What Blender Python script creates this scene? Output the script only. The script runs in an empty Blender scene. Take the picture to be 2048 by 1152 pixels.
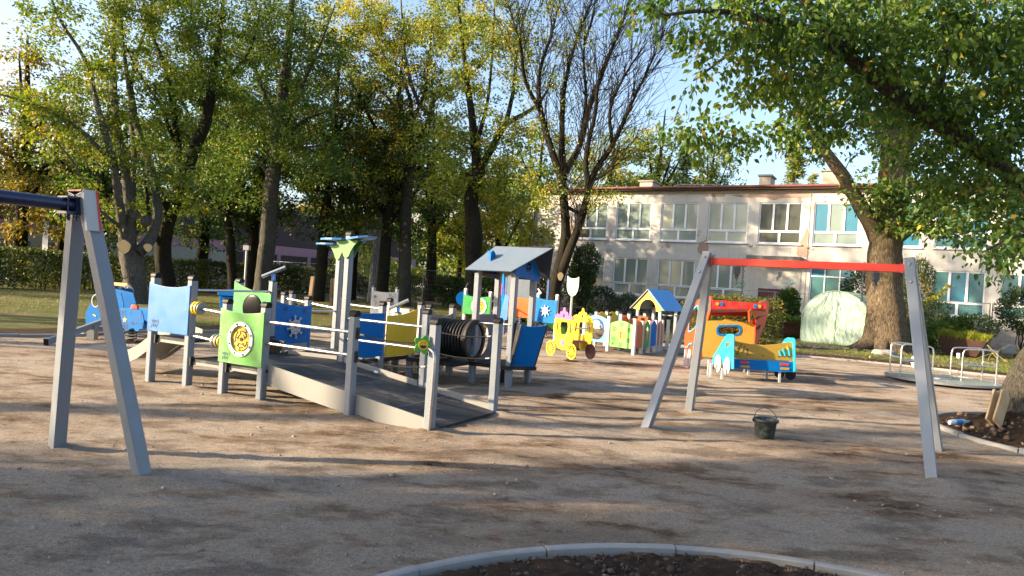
import bpy, bmesh, math, random
import numpy as np
from mathutils import Vector, Matrix
from mathutils.geometry import tessellate_polygon
random.seed(7); rng = np.random.default_rng(11)
C = bpy.context.scene.collection
V = Vector
R = math.radians
# ---------------------------------------------------------------- camera
FPX = 1420.0; ROLL = R(3.7); PITCH = R(0.44); EYE = 1.6
def ray(px, py):
    dx, dy = px-1024, py-576
    u = dx*math.cos(ROLL)+dy*math.sin(ROLL); v = -dx*math.sin(ROLL)+dy*math.cos(ROLL)
    return u, FPX*math.cos(PITCH)-v*math.sin(PITCH), -v*math.cos(PITCH)-FPX*math.sin(PITCH)
def G(px, py, z=0.0):          # point of the ground under a picture point
    a, b, c = ray(px, py); t = (z-EYE)/c
    return V((a*t, b*t, z))
def W(px, py, Y):              # point at a depth of Y metres
    a, b, c = ray(px, py); t = Y/b
    return V((a*t, Y, EYE+c*t))
cam_d = bpy.data.cameras.new("camera"); cam = bpy.data.objects.new("camera", cam_d); C.objects.link(cam)
fw = V((0, math.cos(PITCH), -math.sin(PITCH))); up = V((0, math.sin(PITCH), math.cos(PITCH))); rt = V((1, 0, 0))
ri = rt*math.cos(ROLL)+up*math.sin(ROLL); ui = up*math.cos(ROLL)-rt*math.sin(ROLL)
m = Matrix((ri, ui, -fw)).transposed().to_4x4(); m.translation = V((0, 0, EYE)); cam.matrix_world = m
cam_d.sensor_width = 36; cam_d.lens = FPX/2048*36; cam_d.clip_start = 0.05; cam_d.clip_end = 2000
bpy.context.scene.camera = cam
# ---------------------------------------------------------------- light
SUN_EL = R(19.0); SDX, SDY = -0.986, -0.165            # horizontal direction towards the sun
sc = bpy.context.scene
w = bpy.data.worlds.new("World"); sc.world = w; w.use_nodes = True
nt = w.node_tree; nt.nodes.clear()
sky = nt.nodes.new('ShaderNodeTexSky'); sky.sky_type = 'NISHITA'; sky.sun_disc = False
sky.sun_elevation = SUN_EL; sky.sun_rotation = math.atan2(SDX, SDY)
sky.air_density = 1.0; sky.dust_density = 2.6; sky.ozone_density = 2.2
bg = nt.nodes.new('ShaderNodeBackground'); bg.inputs[1].default_value = 0.11
wo = nt.nodes.new('ShaderNodeOutputWorld'); hs = nt.nodes.new('ShaderNodeHueSaturation'); hs.inputs['Saturation'].default_value = 0.92; hs.inputs['Value'].default_value = 1.06; nt.links.new(sky.outputs[0], hs.inputs['Color']); nt.links.new(hs.outputs[0], bg.inputs[0]); nt.links.new(bg.outputs[0], wo.inputs[0])
sl = bpy.data.lights.new("sun", 'SUN'); sl.energy = 5.0; sl.angle = R(0.6); sl.color = (1.0, 0.79, 0.53)
so = bpy.data.objects.new("sun", sl); C.objects.link(so)
sv = V((SDX*math.cos(SUN_EL), SDY*math.cos(SUN_EL), math.sin(SUN_EL))).normalized()
so.rotation_euler = sv.to_track_quat('Z', 'Y').to_euler(); so.location = (-40, -5, 30)
sc.view_settings.view_transform = 'Standard'; sc.view_settings.look = 'None'
sc.view_settings.exposure = 1.78; sc.view_settings.gamma = 1.0
sc.cycles.max_bounces = 6; sc.cycles.transparent_max_bounces = 6; sc.cycles.diffuse_bounces = 3
# ---------------------------------------------------------------- materials
MATS = {}
def nodes(name):
    mt = bpy.data.materials.new(name); mt.use_nodes = True; t = mt.node_tree
    b = t.nodes['Principled BSDF']; return mt, t, b
def N(t, ty, **k):
    n = t.nodes.new(ty)
    for a, v in k.items():
        if a[0] == '_': n.inputs[a[1:].replace('_', ' ')].default_value = v
        else: setattr(n, a, v)
    return n
def ramp(t, src, stops):
    r = t.nodes.new('ShaderNodeValToRGB'); cr = r.color_ramp
    while len(cr.elements) > 1: cr.elements.remove(cr.elements[-1])
    cr.elements[0].position = stops[0][0]; cr.elements[0].color = (*stops[0][1], 1)
    for p, c in stops[1:]:
        e = cr.elements.new(p); e.color = (*c, 1)
    t.links.new(src, r.inputs[0]); return r.outputs[0]
def mixc(t, fac, a, b, mode='MIX'):
    mx = t.nodes.new('ShaderNodeMix'); mx.data_type = 'RGBA'; mx.blend_type = mode
    for i, s in ((0, fac), (6, a), (7, b)):
        if hasattr(s, 'links'): t.links.new(s, mx.inputs[i])
        elif i == 0: mx.inputs[0].default_value = s
        else: mx.inputs[i].default_value = (*s, 1)
    return mx.outputs[2]
def noise(t, scale, detail=6, rough=0.6, stretch=None, rotz=0.0):
    tc = t.nodes.new('ShaderNodeNewGeometry'); src = tc.outputs['Position']
    if stretch or rotz:
        mp = t.nodes.new('ShaderNodeMapping'); mp.inputs['Scale'].default_value = stretch or (1, 1, 1); mp.inputs['Rotation'].default_value = (0, 0, rotz)
        t.links.new(src, mp.inputs[0]); src = mp.outputs[0]
    n = t.nodes.new('ShaderNodeTexNoise'); n.inputs['Scale'].default_value = scale
    n.inputs['Detail'].default_value = detail; n.inputs['Roughness'].default_value = rough
    t.links.new(src, n.inputs[0]); return n.outputs[0]
def bump(t, b, h, s, d):
    n = t.nodes.new('ShaderNodeBump'); n.inputs['Strength'].default_value = s; n.inputs['Distance'].default_value = d
    t.links.new(h, n.inputs['Height']); t.links.new(n.outputs[0], b.inputs['Normal'])
def paint(name, col, rough=0.5, metal=0.0, wear=0.25, sc=6.0, dirt=(0.20, 0.16, 0.12), spec=0.5, bmp=0.12):
    if name in MATS: return MATS[name]
    mt, t, b = nodes(name)
    n1 = noise(t, sc, 8, 0.65); f = ramp(t, n1, [(0.45, (0, 0, 0)), (0.75, (wear,)*3)])
    n2 = noise(t, sc*0.4, 3, 0.5); c0 = mixc(t, n2, tuple(x*0.90 for x in col), tuple(min(1, x*1.08) for x in col))
    t.links.new(mixc(t, f, c0, dirt), b.inputs['Base Color'])
    rr = ramp(t, n1, [(0.3, (rough*0.8,)*3), (0.8, (min(1, rough*1.35),)*3)]); t.links.new(rr, b.inputs['Roughness'])
    b.inputs['Metallic'].default_value = metal; b.inputs['Specular IOR Level'].default_value = spec
    bump(t, b, noise(t, 60, 4), bmp, 0.004); MATS[name] = mt; return mt
grey = paint('powder_grey', (0.175, 0.20, 0.235), 0.42, 0.0, 0.18)
greyb = paint('grey_board', (0.21, 0.21, 0.20), 0.5, 0, 0.25)
steel = paint('steel_tube', (0.50, 0.50, 0.50), 0.28, 0.85, 0.15)
capm = paint('dark_cap', (0.005, 0.005, 0.006), 0.5, 0, 0.0, spec=0.2)
black = paint('black_rubber', (0.012, 0.012, 0.013), 0.55, 0, 0.1, spec=0.35)
ropem = paint('rope', (0.012, 0.012, 0.014), 0.85, 0, 0.05, spec=0.2)
blueL = paint('light_blue_board', (0.030, 0.155, 0.43), 0.34, 0, 0.06)
blueM = paint('blue_board', (0.001, 0.125, 0.40), 0.5, 0, 0.01, spec=0.12)
blueR = paint('roof_blue', (0.05, 0.10, 0.24), 0.35)
green = paint('green_board', (0.085, 0.30, 0.05), 0.38, 0, 0.22, 9, (0.5, 0.52, 0.42))
greenD = paint('deep_green_board', (0.02, 0.26, 0.05), 0.4)
greenT = paint('leaf_green_board', (0.08, 0.36, 0.04), 0.4)
yellow = paint('yellow_board', (0.74, 0.47, 0.02), 0.42, 0, 0.1)
ochre = paint('ochre_board', (0.66, 0.43, 0.015), 0.42, 0, 0.08)
mustard = paint('mustard_board', (0.37, 0.235, 0.03), 0.45, 0, 0.15)
lemon = paint('lemon_board', (0.62, 0.46, 0.008), 0.4, 0, 0.08)
orange = paint('orange_board', (0.62, 0.10, 0.012), 0.42, 0, 0.1)
brick = paint('rust_board', (0.42, 0.09, 0.02), 0.45, 0, 0.1)
red = paint('red_board', (0.55, 0.03, 0.012), 0.36, 0, 0.08)
cyan = paint('cyan_board', (0.012, 0.36, 0.50), 0.35, 0, 0.08)
white = paint('white_plastic', (0.78, 0.78, 0.78), 0.4, 0, 0.1)
pink = paint('pink_board', (0.62, 0.10, 0.38), 0.4, 0, 0.1)
pale = paint('pale_grey_board', (0.42, 0.415, 0.40), 0.5, 0, 0.15)
navy = paint('navy_paint', (0.012, 0.02, 0.06), 0.3, 0.2, 0.1)
ink = paint('black_engraving', (0.02, 0.02, 0.02), 0.7)
inkB = paint('navy_engraving', (0.008, 0.03, 0.11), 0.6)
darkw = paint('dark_brown_wood', (0.07, 0.03, 0.02), 0.6)
woodm = paint('fresh_timber', (0.52, 0.34, 0.17), 0.75, 0, 0.4, 5)
dsteel = paint('dark_steel', (0.10, 0.105, 0.11), 0.45, 0.6, 0.2)
galv = paint('galvanised_steel', (0.30, 0.31, 0.32), 0.42, 0.7, 0.25)
rust = paint('rusted_steel', (0.05, 0.020, 0.013), 0.85, 0.1, 0.5, 8, (0.03, 0.012, 0.008))
concrete = paint('concrete', (0.25, 0.25, 0.245), 0.9, 0, 0.45, 5, (0.16, 0.12, 0.09), 0.2, 0.5)
# ---------------------------------------------------------------- mesh helpers
def thing(name, label, cat, loc=(0, 0, 0), rz=0, group=None):
    o = bpy.data.objects.new(name, None); C.objects.link(o); o.location = loc; o.rotation_euler = (0, 0, rz)
    o.empty_display_size = 0.2; o['label'] = label; o['category'] = cat
    if group: o['group'] = group
    return o
def tag(o, label, cat, group=None):
    o['label'] = label; o['category'] = cat
    if group: o['group'] = group
    return o
def kind(o, k): o['kind'] = k; return o
def rootloc(p):
    while p is not None and p.parent is not None: p = p.parent
    return V(p.location) if p is not None else V((0, 0, 0))
def link(name, me, mat, parent=None):
    o = bpy.data.objects.new(name, me); C.objects.link(o)
    if mat: me.materials.append(mat)
    if parent is not None: o.parent = parent
    return o
class MB:
    def __init__(s): s.v = []; s.f = []; s.sm = []
    def add(s, vs, fs, smooth=False):
        k = len(s.v); s.v += [V(x) for x in vs]; s.f += [[i+k for i in f] for f in fs]; s.sm += [smooth]*len(fs); return s
    def box(s, c, d, ax=None, ay=None, az=None):
        ax = ax or V((1, 0, 0)); ay = ay or V((0, 1, 0)); az = az or V((0, 0, 1)); c = V(c)
        vs = [c+ax*(i*d[0]/2)+ay*(j*d[1]/2)+az*(k*d[2]/2) for i in (-1, 1) for j in (-1, 1) for k in (-1, 1)]
        return s.add(vs, [[0, 1, 3, 2], [4, 6, 7, 5], [0, 4, 5, 1], [2, 3, 7, 6], [0, 2, 6, 4], [1, 5, 7, 3]])
    def beam(s, a, b, w, h, side=None, ch=0.0):   # square bar between two points; ch = chamfer
        a = V(a); b = V(b); d = (b-a).normalized(); sd = V(side) if side is not None else V((0, 0, 1))
        x = d.cross(sd)
        if x.length < 1e-4: x = d.cross(V((1, 0, 0)))
        x.normalize(); y = x.cross(d).normalized()
        if ch > 0:
            c2 = ch; pr = [(-w/2+c2, -h/2), (w/2-c2, -h/2), (w/2, -h/2+c2), (w/2, h/2-c2), (w/2-c2, h/2), (-w/2+c2, h/2), (-w/2, h/2-c2), (-w/2, -h/2+c2)]
        else: pr = [(-w/2, -h/2), (w/2, -h/2), (w/2, h/2), (-w/2, h/2)]
        n = len(pr); vs = [a+x*p+y*q for p, q in pr]+[b+x*p+y*q for p, q in pr]
        fs = [[i, (i+1) % n, n+(i+1) % n, n+i] for i in range(n)]+[list(range(n))[::-1], list(range(n, 2*n))]
        return s.add(vs, fs)
    def tube(s, pts, r, n=8, cap=True):
        pts = [V(p) for p in pts]; k = len(pts)
        rs = r if isinstance(r, (list, tuple)) else [r]*k
        vs = []; prev = None
        for i, p in enumerate(pts):
            d = (pts[min(i+1, k-1)]-pts[max(i-1, 0)]).normalized()
            if prev is None:
                x = d.cross(V((0, 0, 1)))
                if x.length < 0.05: x = d.cross(V((1, 0, 0)))
            else: x = prev-d*prev.dot(d)
            x.normalize(); y = d.cross(x); prev = x
            vs += [p+(x*math.cos(2*math.pi*j/n)+y*math.sin(2*math.pi*j/n))*rs[i] for j in range(n)]
        fs = [[i*n+j, i*n+(j+1) % n, (i+1)*n+(j+1) % n, (i+1)*n+j] for i in range(k-1) for j in range(n)]
        s.add(vs, fs, True)
        if cap: s.add([vs[j] for j in range(n)], [list(range(n))[::-1]]); s.add([vs[(k-1)*n+j] for j in range(n)], [list(range(n))])
        return s
    def plate(s, loops, o, u, v, th):  # outline(s) in (u, v) metres, extruded th along u x v; extra loops are holes
        o = V(o); u = V(u).normalized(); v = V(v).normalized(); nn = u.cross(v).normalized()
        if not isinstance(loops[0][0], (tuple, list)): loops = [loops]
        flat = [p for L in loops for p in L]
        tr = tessellate_polygon([[V((p[0], p[1], 0)) for p in L] for L in loops]); k = len(flat)
        P = [o+u*p[0]+v*p[1] for p in flat]
        vs = [p+nn*(th/2) for p in P]+[p-nn*(th/2) for p in P]; fs = []
        for t in tr:
            a, b, c = [V((flat[i][0], flat[i][1])) for i in t]
            ccw = (b-a).x*(c-a).y-(b-a).y*(c-a).x > 0; t = list(t) if ccw else list(t)[::-1]
            fs.append(t); fs.append([i+k for i in t][::-1])
        st = 0
        for li, L in enumerate(loops):
            n = len(L); ar = sum(L[i][0]*L[(i+1) % n][1]-L[(i+1) % n][0]*L[i][1] for i in range(n)); out = (ar > 0) == (li == 0)
            for i in range(n):
                q = [st+i, st+i+k, st+(i+1) % n+k, st+(i+1) % n]; fs.append(q if out else q[::-1])
            st += n
        return s.add(vs, fs)
    def dome(s, c, r, axis=(0, 0, 1), sq=1.0, n=16, k=5):
        ax = V(axis).normalized(); x = ax.cross(V((0, 0, 1)))
        if x.length < 0.05: x = V((1, 0, 0))
        x.normalize(); y = ax.cross(x); vs = []; c = V(c)
        for i in range(k):
            a = i*math.pi/2/k
            vs += [c+(x*math.cos(2*math.pi*j/n)+y*math.sin(2*math.pi*j/n))*r*math.cos(a)+ax*r*sq*math.sin(a) for j in range(n)]
        vs.append(c+ax*r*sq); fs = [[i*n+j, i*n+(j+1) % n, (i+1)*n+(j+1) % n, (i+1)*n+j] for i in range(k-1) for j in range(n)]
        fs += [[(k-1)*n+j, (k-1)*n+(j+1) % n, k*n] for j in range(n)]
        s.add(vs, fs, True); return s.add([vs[j] for j in range(n)], [list(range(n))[::-1]])
    def lines(s, polys, o, u, v, off, w=0.006, h=0.004):  # engraved line drawing as thin raised strips
        o = V(o); u = V(u).normalized(); v = V(v).normalized(); nn = u.cross(v).normalized()
        for pl in polys:
            for a, b in zip(pl[:-1], pl[1:]):
                A = o+u*a[0]+v*a[1]+nn*off; B = o+u*b[0]+v*b[1]+nn*off
                if (B-A).length > 1e-4: s.beam(A, B, w, h, nn)
        return s
    def build(s, name, mat, parent=None, bevel=0.0):
        me = bpy.data.meshes.new(name); off = rootloc(parent)
        me.from_pydata([tuple(p-off) for p in s.v], [], s.f); me.polygons.foreach_set('use_smooth', s.sm); me.update()
        o = link(name, me, mat, parent)
        if bevel > 0:
            bm = o.modifiers.new('bevel', 'BEVEL'); bm.width = bevel; bm.segments = 2; bm.limit_method = 'ANGLE'; bm.angle_limit = R(40)
        return o
def circ(cx, cy, r, n=28, ry=None): return [(cx+r*math.cos(2*math.pi*i/n), cy+(ry or r)*math.sin(2*math.pi*i/n)) for i in range(n)]
def rrect(x0, y0, x1, y1, r, n=5):
    out = []
    for cx, cy, a0 in ((x1-r, y0+r, -90), (x1-r, y1-r, 0), (x0+r, y1-r, 90), (x0+r, y0+r, 180)):
        out += [(cx+r*math.cos(R(a0+90*i/n)), cy+r*math.sin(R(a0+90*i/n))) for i in range(n+1)]
    return out
def closed(L): return list(L)+[L[0]]
def text(body, size, o, u, v, off, mat, parent, name='lettering', spacing=1.0):
    cu = bpy.data.curves.new(name, 'FONT'); cu.body = body; cu.size = size; cu.extrude = 0.0015; cu.space_line = spacing
    to = bpy.data.objects.new(name, cu); C.objects.link(to)
    dg = bpy.context.evaluated_depsgraph_get(); me = bpy.data.meshes.new_from_object(to.evaluated_get(dg)); bpy.data.objects.remove(to)
    u = V(u).normalized(); v = V(v).normalized(); nn = u.cross(v).normalized(); o = V(o)+nn*off-rootloc(parent)
    mm = Matrix((u, v, nn)).transposed().to_4x4(); mm.translation = o; me.transform(mm); me.materials.clear()
    me.name = name; return link(name, me, mat, parent)
def copy_tree(o, parent=None):
    c = o.copy(); C.objects.link(c); c.parent = parent
    for ch in list(o.children): copy_tree(ch, c)
    return c
# ================================================================ GROUND
def ground_mat():
    mt, t, b = nodes('gravelly_earth')
    big = noise(t, 0.55, 7, 0.62, (0.55, 1.3, 1), R(14)); mid = noise(t, 2.2, 9, 0.7, (0.6, 1.2, 1), R(10)); fine = noise(t, 38, 6, 0.8); grit = noise(t, 150, 3, 0.9)
    c1 = ramp(t, big, [(0.38, (0.10, 0.065, 0.04)), (0.44, (0.33, 0.235, 0.16)), (0.49, (0.54, 0.445, 0.345)), (0.62, (0.62, 0.575, 0.515))])
    c2 = ramp(t, mid, [(0.40, (0.10, 0.065, 0.04)), (0.455, (0.37, 0.27, 0.185)), (0.51, (0.61, 0.525, 0.43))])
    c = mixc(t, 0.52, c1, c2)
    c = mixc(t, ramp(t, fine, [(0.3, (0, 0, 0)), (0.7, (1, 1, 1))]), mixc(t, 1.0, c, (0.60, 0.58, 0.56), 'MULTIPLY'), mixc(t, 1.0, c, (1.25, 1.22, 1.2), 'MULTIPLY'))
    g = ramp(t, grit, [(0.40, (0.40, 0.38, 0.40)), (0.56, (1, 1, 1)), (0.66, (1.25, 1.27, 1.3))]); c = mixc(t, 0.75, c, mixc(t, 1.0, c, g, 'MULTIPLY'))
    t.links.new(c, b.inputs['Base Color']); b.inputs['Roughness'].default_value = 0.95; b.inputs['Specular IOR Level'].default_value = 0.15
    h = t.nodes.new('ShaderNodeMath'); h.operation = 'ADD'; h1 = t.nodes.new('ShaderNodeMath'); h1.operation = 'MULTIPLY'; h1.inputs[1].default_value = 3.4
    t.links.new(noise(t, 13, 9, 0.82, (0.6, 1.3, 1)), h1.inputs[0]); t.links.new(h1.outputs[0], h.inputs[0]); t.links.new(noise(t, 95, 4, 0.85), h.inputs[1])
    bump(t, b, h.outputs[0], 1.0, 0.036); return mt
earth = ground_mat()
def soil_mat():
    mt, t, b = nodes('dark_soil')
    n1 = noise(t, 14, 9, 0.75); n2 = noise(t, 90, 4, 0.8)
    c = ramp(t, n1, [(0.3, (0.018, 0.012, 0.009)), (0.55, (0.05, 0.033, 0.022)), (0.75, (0.11, 0.075, 0.05))])
    t.links.new(c, b.inputs['Base Color']); b.inputs['Roughness'].default_value = 1; b.inputs['Specular IOR Level'].default_value = 0.1
    bump(t, b, n2, 0.9, 0.02); return mt
soil = soil_mat()
def lawn_mat():
    mt, t, b = nodes('worn_lawn')
    n1 = noise(t, 0.35, 7, 0.65, (0.5, 1.4, 1)); n2 = noise(t, 40, 5, 0.8); n3 = noise(t, 2.0, 8, 0.7, (0.6, 1.3, 1))
    c = ramp(t, n1, [(0.36, (0.05, 0.07, 0.02)), (0.48, (0.09, 0.095, 0.035)), (0.58, (0.17, 0.12, 0.065))])
    c2 = ramp(t, n3, [(0.35, (0.045, 0.075, 0.018)), (0.52, (0.12, 0.125, 0.045)), (0.68, (0.28, 0.19, 0.09))])
    c = mixc(t, 0.5, c, c2); c = mixc(t, 0.5, c, mixc(t, 1.0, c, ramp(t, n2, [(0.3, (0.4, 0.4, 0.4)), (0.7, (1.5, 1.5, 1.4))]), 'MULTIPLY'))
    t.links.new(c, b.inputs['Base Color']); b.inputs['Roughness'].default_value = 1; b.inputs['Specular IOR Level'].default_value = 0.1
    bump(t, b, n2, 0.8, 0.03); return mt
lawnm = lawn_mat()
def fbm(x, y, s, o=4, seed=0):
    r = np.random.default_rng(seed); z = np.zeros_like(x); a = 1.0
    for k in range(o):
        for q in range(4):
            th = r.uniform(0, 6.28); f = s*(2**k)*r.uniform(0.7, 1.4); z += a*0.25*np.sin(f*(x*math.cos(th)+y*math.sin(th))+r.uniform(0, 6.28))
        a *= 0.55
    return z
def grid(name, xs, ys, zf, mat, knd='structure'):
    X, Y = np.meshgrid(np.array(xs), np.array(ys)); Z = zf(X, Y); nx, ny = len(xs), len(ys)
    co = np.stack([X, Y, Z], -1).reshape(-1, 3); i = np.arange((ny-1)*(nx-1)); a = (i//(nx-1))*nx+i % (nx-1)
    F = np.stack([a, a+1, a+nx+1, a+nx], 1)
    me = bpy.data.meshes.new(name); me.vertices.add(len(co)); me.vertices.foreach_set('co', co.ravel())
    me.loops.add(F.size); me.loops.foreach_set('vertex_index', F.ravel()); me.polygons.add(len(F)); me.polygons.foreach_set('loop_start', np.arange(len(F))*4)
    me.update(calc_edges=True); me.polygons.foreach_set('use_smooth', [True]*len(F)); o = link(name, me, mat); o['kind'] = knd; return o
def gz(X, Y):     # uneven raked earth
    near = np.clip((30-Y)/20, 0, 1)*np.clip((Y+12)/8, 0, 1)*np.clip((22-abs(X))/10, 0, 1)
    z = 0.013*fbm(X*0.8, Y*1.3, 2.2, 4, 3)+0.011*fbm(X*0.75, Y*1.3, 9.0, 4, 5)+0.0065*fbm(X, Y*1.2, 30.0, 3, 6)*np.clip((12-Y)/4, 0, 1)
    for fx_, fy_ in ((1.64, 8.24), (2.55, 9.80), (4.07, 6.67), (4.97, 8.07), (-3.69, 5.89), (-2.63, 5.25), (-1.72, 7.86), (-.14, 8.63), (-.77, 7.34), (-2.91, 8.47), (-3.49, 8.77), (-4.03, 8.99)): z = z+0.035*np.exp(-((X-fx_-.05)**2/0.035+(Y-fy_)**2/0.02))*(1+.4*np.sin(X*31)*np.sin(Y*37))
    bed = np.hypot(X-1.2, Y-1.85); z = z-0.10*(bed < 2.50)
    return z*near-0.012
xs = np.concatenate([[-600, -200, -80, -45], np.arange(-24, -8, 0.5), np.arange(-8, 9, 0.06), np.arange(9, 24, 0.4), [45, 80, 200, 600]])
ys = np.concatenate([[-60, -20], np.arange(-8, 2, 0.4), np.arange(2, 11, 0.045), np.arange(11, 24, 0.15), [26, 30, 40, 80, 200, 700]])
grid('ground', xs, ys, gz, earth)
# kerb lines ------------------------------------------------------
def catmull(P, k=8):
    P = [V(p) for p in P]; Q_ = [P[0]*2-P[1]]+P+[P[-1]*2-P[-2]]; out = []
    for i in range(1, len(Q_)-2):
        for j in range(k):
            t = j/k; a, b, c, d = Q_[i-1], Q_[i], Q_[i+1], Q_[i+2]
            out.append(0.5*((2*b)+(c-a)*t+(2*a-5*b+4*c-d)*t*t+(3*b-a-3*c+d)*t**3))
    out.append(P[-1]); return out
def kerb(path, w=0.08, h=0.035, seg=1.0, low=-0.12):
    mb = MB(); acc = 0; L = []; pts = [path[0]]
    for a, b in zip(path[:-1], path[1:]):
        d = (b-a).length; n = max(1, int(d/0.125))
        for i in range(1, n+1): pts.append(a+(b-a)*i/n)
    cur = [pts[0]]; dist = 0
    for a, b in zip(pts[:-1], pts[1:]):
        cur.append(b); dist += (b-a).length
        if dist > seg or b is pts[-1]:
            k = len(cur); sec = []
            jz = random.uniform(-0.010, 0.010); jl = random.uniform(-0.007, 0.007)
            for i, p in enumerate(cur):
                d = (cur[min(i+1, k-1)]-cur[max(i-1, 0)]).normalized(); nn = V((-d.y, d.x, 0)); q = p+nn*jl
                if i == 0: q = q+d*0.006
                if i == k-1: q = q-d*0.006
                sec.append([q-nn*w/2+V((0, 0, low)), q-nn*w/2+V((0, 0, h-0.008+jz)), q-nn*(w/2-0.012)+V((0, 0, h+jz)), q+nn*(w/2-0.012)+V((0, 0, h+jz)), q+nn*w/2+V((0, 0, h-0.008+jz)), q+nn*w/2+V((0, 0, low))])
            vs = [x for s_ in sec for x in s_]; fs = [[i*6+j, i*6+j+1, (i+1)*6+j+1, (i+1)*6+j] for i in range(k-1) for j in range(5)]
            fs += [[0, 5, 4, 3, 2, 1], [(k-1)*6+j for j in range(6)]]; mb.add(vs, fs); cur = [b]; dist = 0
    o = mb.build('kerb', concrete); o['kind'] = 'structure'; return o
kc = V((1.2, 1.85, 0))
kerb([kc+V((2.57*math.cos(a), 2.57*math.sin(a), 0)) for a in np.linspace(R(-20), R(200), 60)], 0.07, 0.03, 0.72)
rc = V((8.02, 9.25, 0))
kerb([rc+V((2.1*math.cos(a), 2.1*math.sin(a), 0)) for a in np.linspace(R(70), R(290), 50)], 0.075, 0.04, 0.7)
kfar = catmull([V((-30, 4.5, 0)), V((-16, 9.5, 0)), G(0, 672), G(300, 665), G(600, 662), V((-2.5, 21.0, 0)), G(1085, 666), G(1210, 676), G(1354, 691), G(1600, 712), G(1800, 731), G(2040, 757), V((19, 15.6, 0)), V((30, 11, 0))], 6)
kerb(kfar, 0.09, 0.045, 1.0)
# lawn strip behind the far kerb + bare soil margin
def strip(name, line, offs, zs, mat, knd='structure'):
    nrm = []
    for i in range(len(line)):
        d = (line[min(i+1, len(line)-1)]-line[max(i-1, 0)]).normalized(); nrm.append(V((-d.y, d.x, 0)))
    vs = []; fs = []; k = len(offs)
    for p, n_ in zip(line, nrm):
        for o_, z in zip(offs, zs):
            q = p+n_*min(o_, 1e9); vs.append(V((q.x, q.y, z)))
    fs = [[i*k+j, (i+1)*k+j, (i+1)*k+j+1, i*k+j+1] for i in range(len(line)-1) for j in range(k-1)]
    mb = MB().add(vs, fs, True); o = mb.build(name, mat); o['kind'] = knd; return o
strip('soil_margin', kfar, [0.05, 0.6, 1.35], [0.018, 0.03, 0.02], soil)
lv = [V((p.x, p.y, 0)) for p in kfar]
vs = []; fs = []
for i, p in enumerate(lv):
    d = (lv[min(i+1, len(lv)-1)]-lv[max(i-1, 0)]).normalized(); q = p+V((-d.y, d.x, 0))*1.25
    vs += [V((q.x, q.y, 0.012)), V((q.x*1.0, max(q.y, 62)+40, 0.012))]
    if i: fs.append([2*i-2, 2*i, 2*i+1, 2*i-1])
kind(MB().add(vs, fs).build('lawn', lawnm), 'structure')
# soil inside the two planting rings
def soilbed(c, rad, amp, seed, zb, extra=None):
    n = 90; xs_ = np.linspace(c.x-rad, c.x+rad, n*2); ys_ = np.linspace(c.y-rad, c.y+rad, n*2)
    def zf(X, Y):
        r = np.hypot(X-c.x, Y-c.y)/rad; z = zb+amp*fbm(X, Y, 5.0, 6, seed)*np.clip((1-r)*9, 0, 1)+0.4*amp*fbm(X, Y, 40, 4, seed+1)
        if extra is not None: z = z+extra(X, Y)
        return np.where(r > 0.985, -0.3, z)
    return grid('soil_bed', xs_, ys_, zf, soil)
soilbed(kc, 2.53, 0.030, 21, -0.005)
soilbed(rc, 2.06, 0.045, 31, 0.0, lambda X, Y: 0.30*np.exp(-((X-7.2)**2+(Y-9.2)**2)/0.5)+0.12*np.exp(-((X-6.7)**2+(Y-9.9)**2)/0.2))
# ---------------------------------------------------------------- stones, litter
def scatter(name, pts, size, mat, knd='stuff', flat=0.6):
    base = np.array([[-1, -1, -1], [1, -1, -1], [1, 1, -1], [-1, 1, -1], [-.7, -.7, 1], [.7, -.7, 1], [.7, .7, 1], [-.7, .7, 1]], float)*0.5
    fc = np.array([[0, 3, 2, 1], [4, 5, 6, 7], [0, 1, 5, 4], [1, 2, 6, 5], [2, 3, 7, 6], [3, 0, 4, 7]])
    n = len(pts); sc_ = size[:, None, None]*rng.uniform(0.5, 1.3, (n, 1, 3))*np.array([1, 1, flat]); P = base[None]*sc_+rng.normal(0, 0.12, (n, 8, 3))*size[:, None, None]
    a = rng.uniform(0, 6.28, n); ca, sa = np.cos(a)[:, None], np.sin(a)[:, None]
    X = P[:, :, 0]*ca-P[:, :, 1]*sa; Y = P[:, :, 0]*sa+P[:, :, 1]*ca; P[:, :, 0] = X; P[:, :, 1] = Y; P += pts[:, None, :]
    F = (fc[None]+np.arange(n)[:, None, None]*8).reshape(-1, 4)
    me = bpy.data.meshes.new(name); me.vertices.add(n*8); me.vertices.foreach_set('co', P.ravel()); me.loops.add(F.size); me.loops.foreach_set('vertex_index', F.ravel())
    me.polygons.add(len(F)); me.polygons.foreach_set('loop_start', np.arange(len(F))*4); me.update(calc_edges=True); o = link(name, me, mat); o['kind'] = knd; return o
def stone_mat(name, cols):
    mt, t, b = nodes(name); n1 = noise(t, 7, 2); c = ramp(t, n1, [(0.3+0.4*i/(len(cols)-1), c) for i, c in enumerate(cols)])
    t.links.new(c, b.inputs['Base Color']); b.inputs['Roughness'].default_value = 0.95; return mt
n = 26000; yy = 2.6+14*rng.random(n)**1.7; xx = (rng.random(n)*2-1)*(yy*0.78+0.3); sz = 0.003+0.005*rng.random(n)**3*(1+yy/8)
keep = (np.hypot(xx-1.2, yy-1.85) > 2.65) & (np.hypot(xx-8.02, yy-9.25) > 2.2); xx, yy, sz = xx[keep], yy[keep], sz[keep]
gzv = gz(xx, yy)
scatter('gravel', np.stack([xx, yy, gzv+sz*0.2], 1), sz, stone_mat('grit', [(0.12, 0.09, 0.07), (0.26, 0.21, 0.17), (0.38, 0.34, 0.30)]))
n = 900; yy = 3.5+18*rng.random(n)**1.3; xx = (rng.random(n)*2-1)*(yy*0.78); sz = 0.008+0.026*rng.random(n)**3
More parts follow.
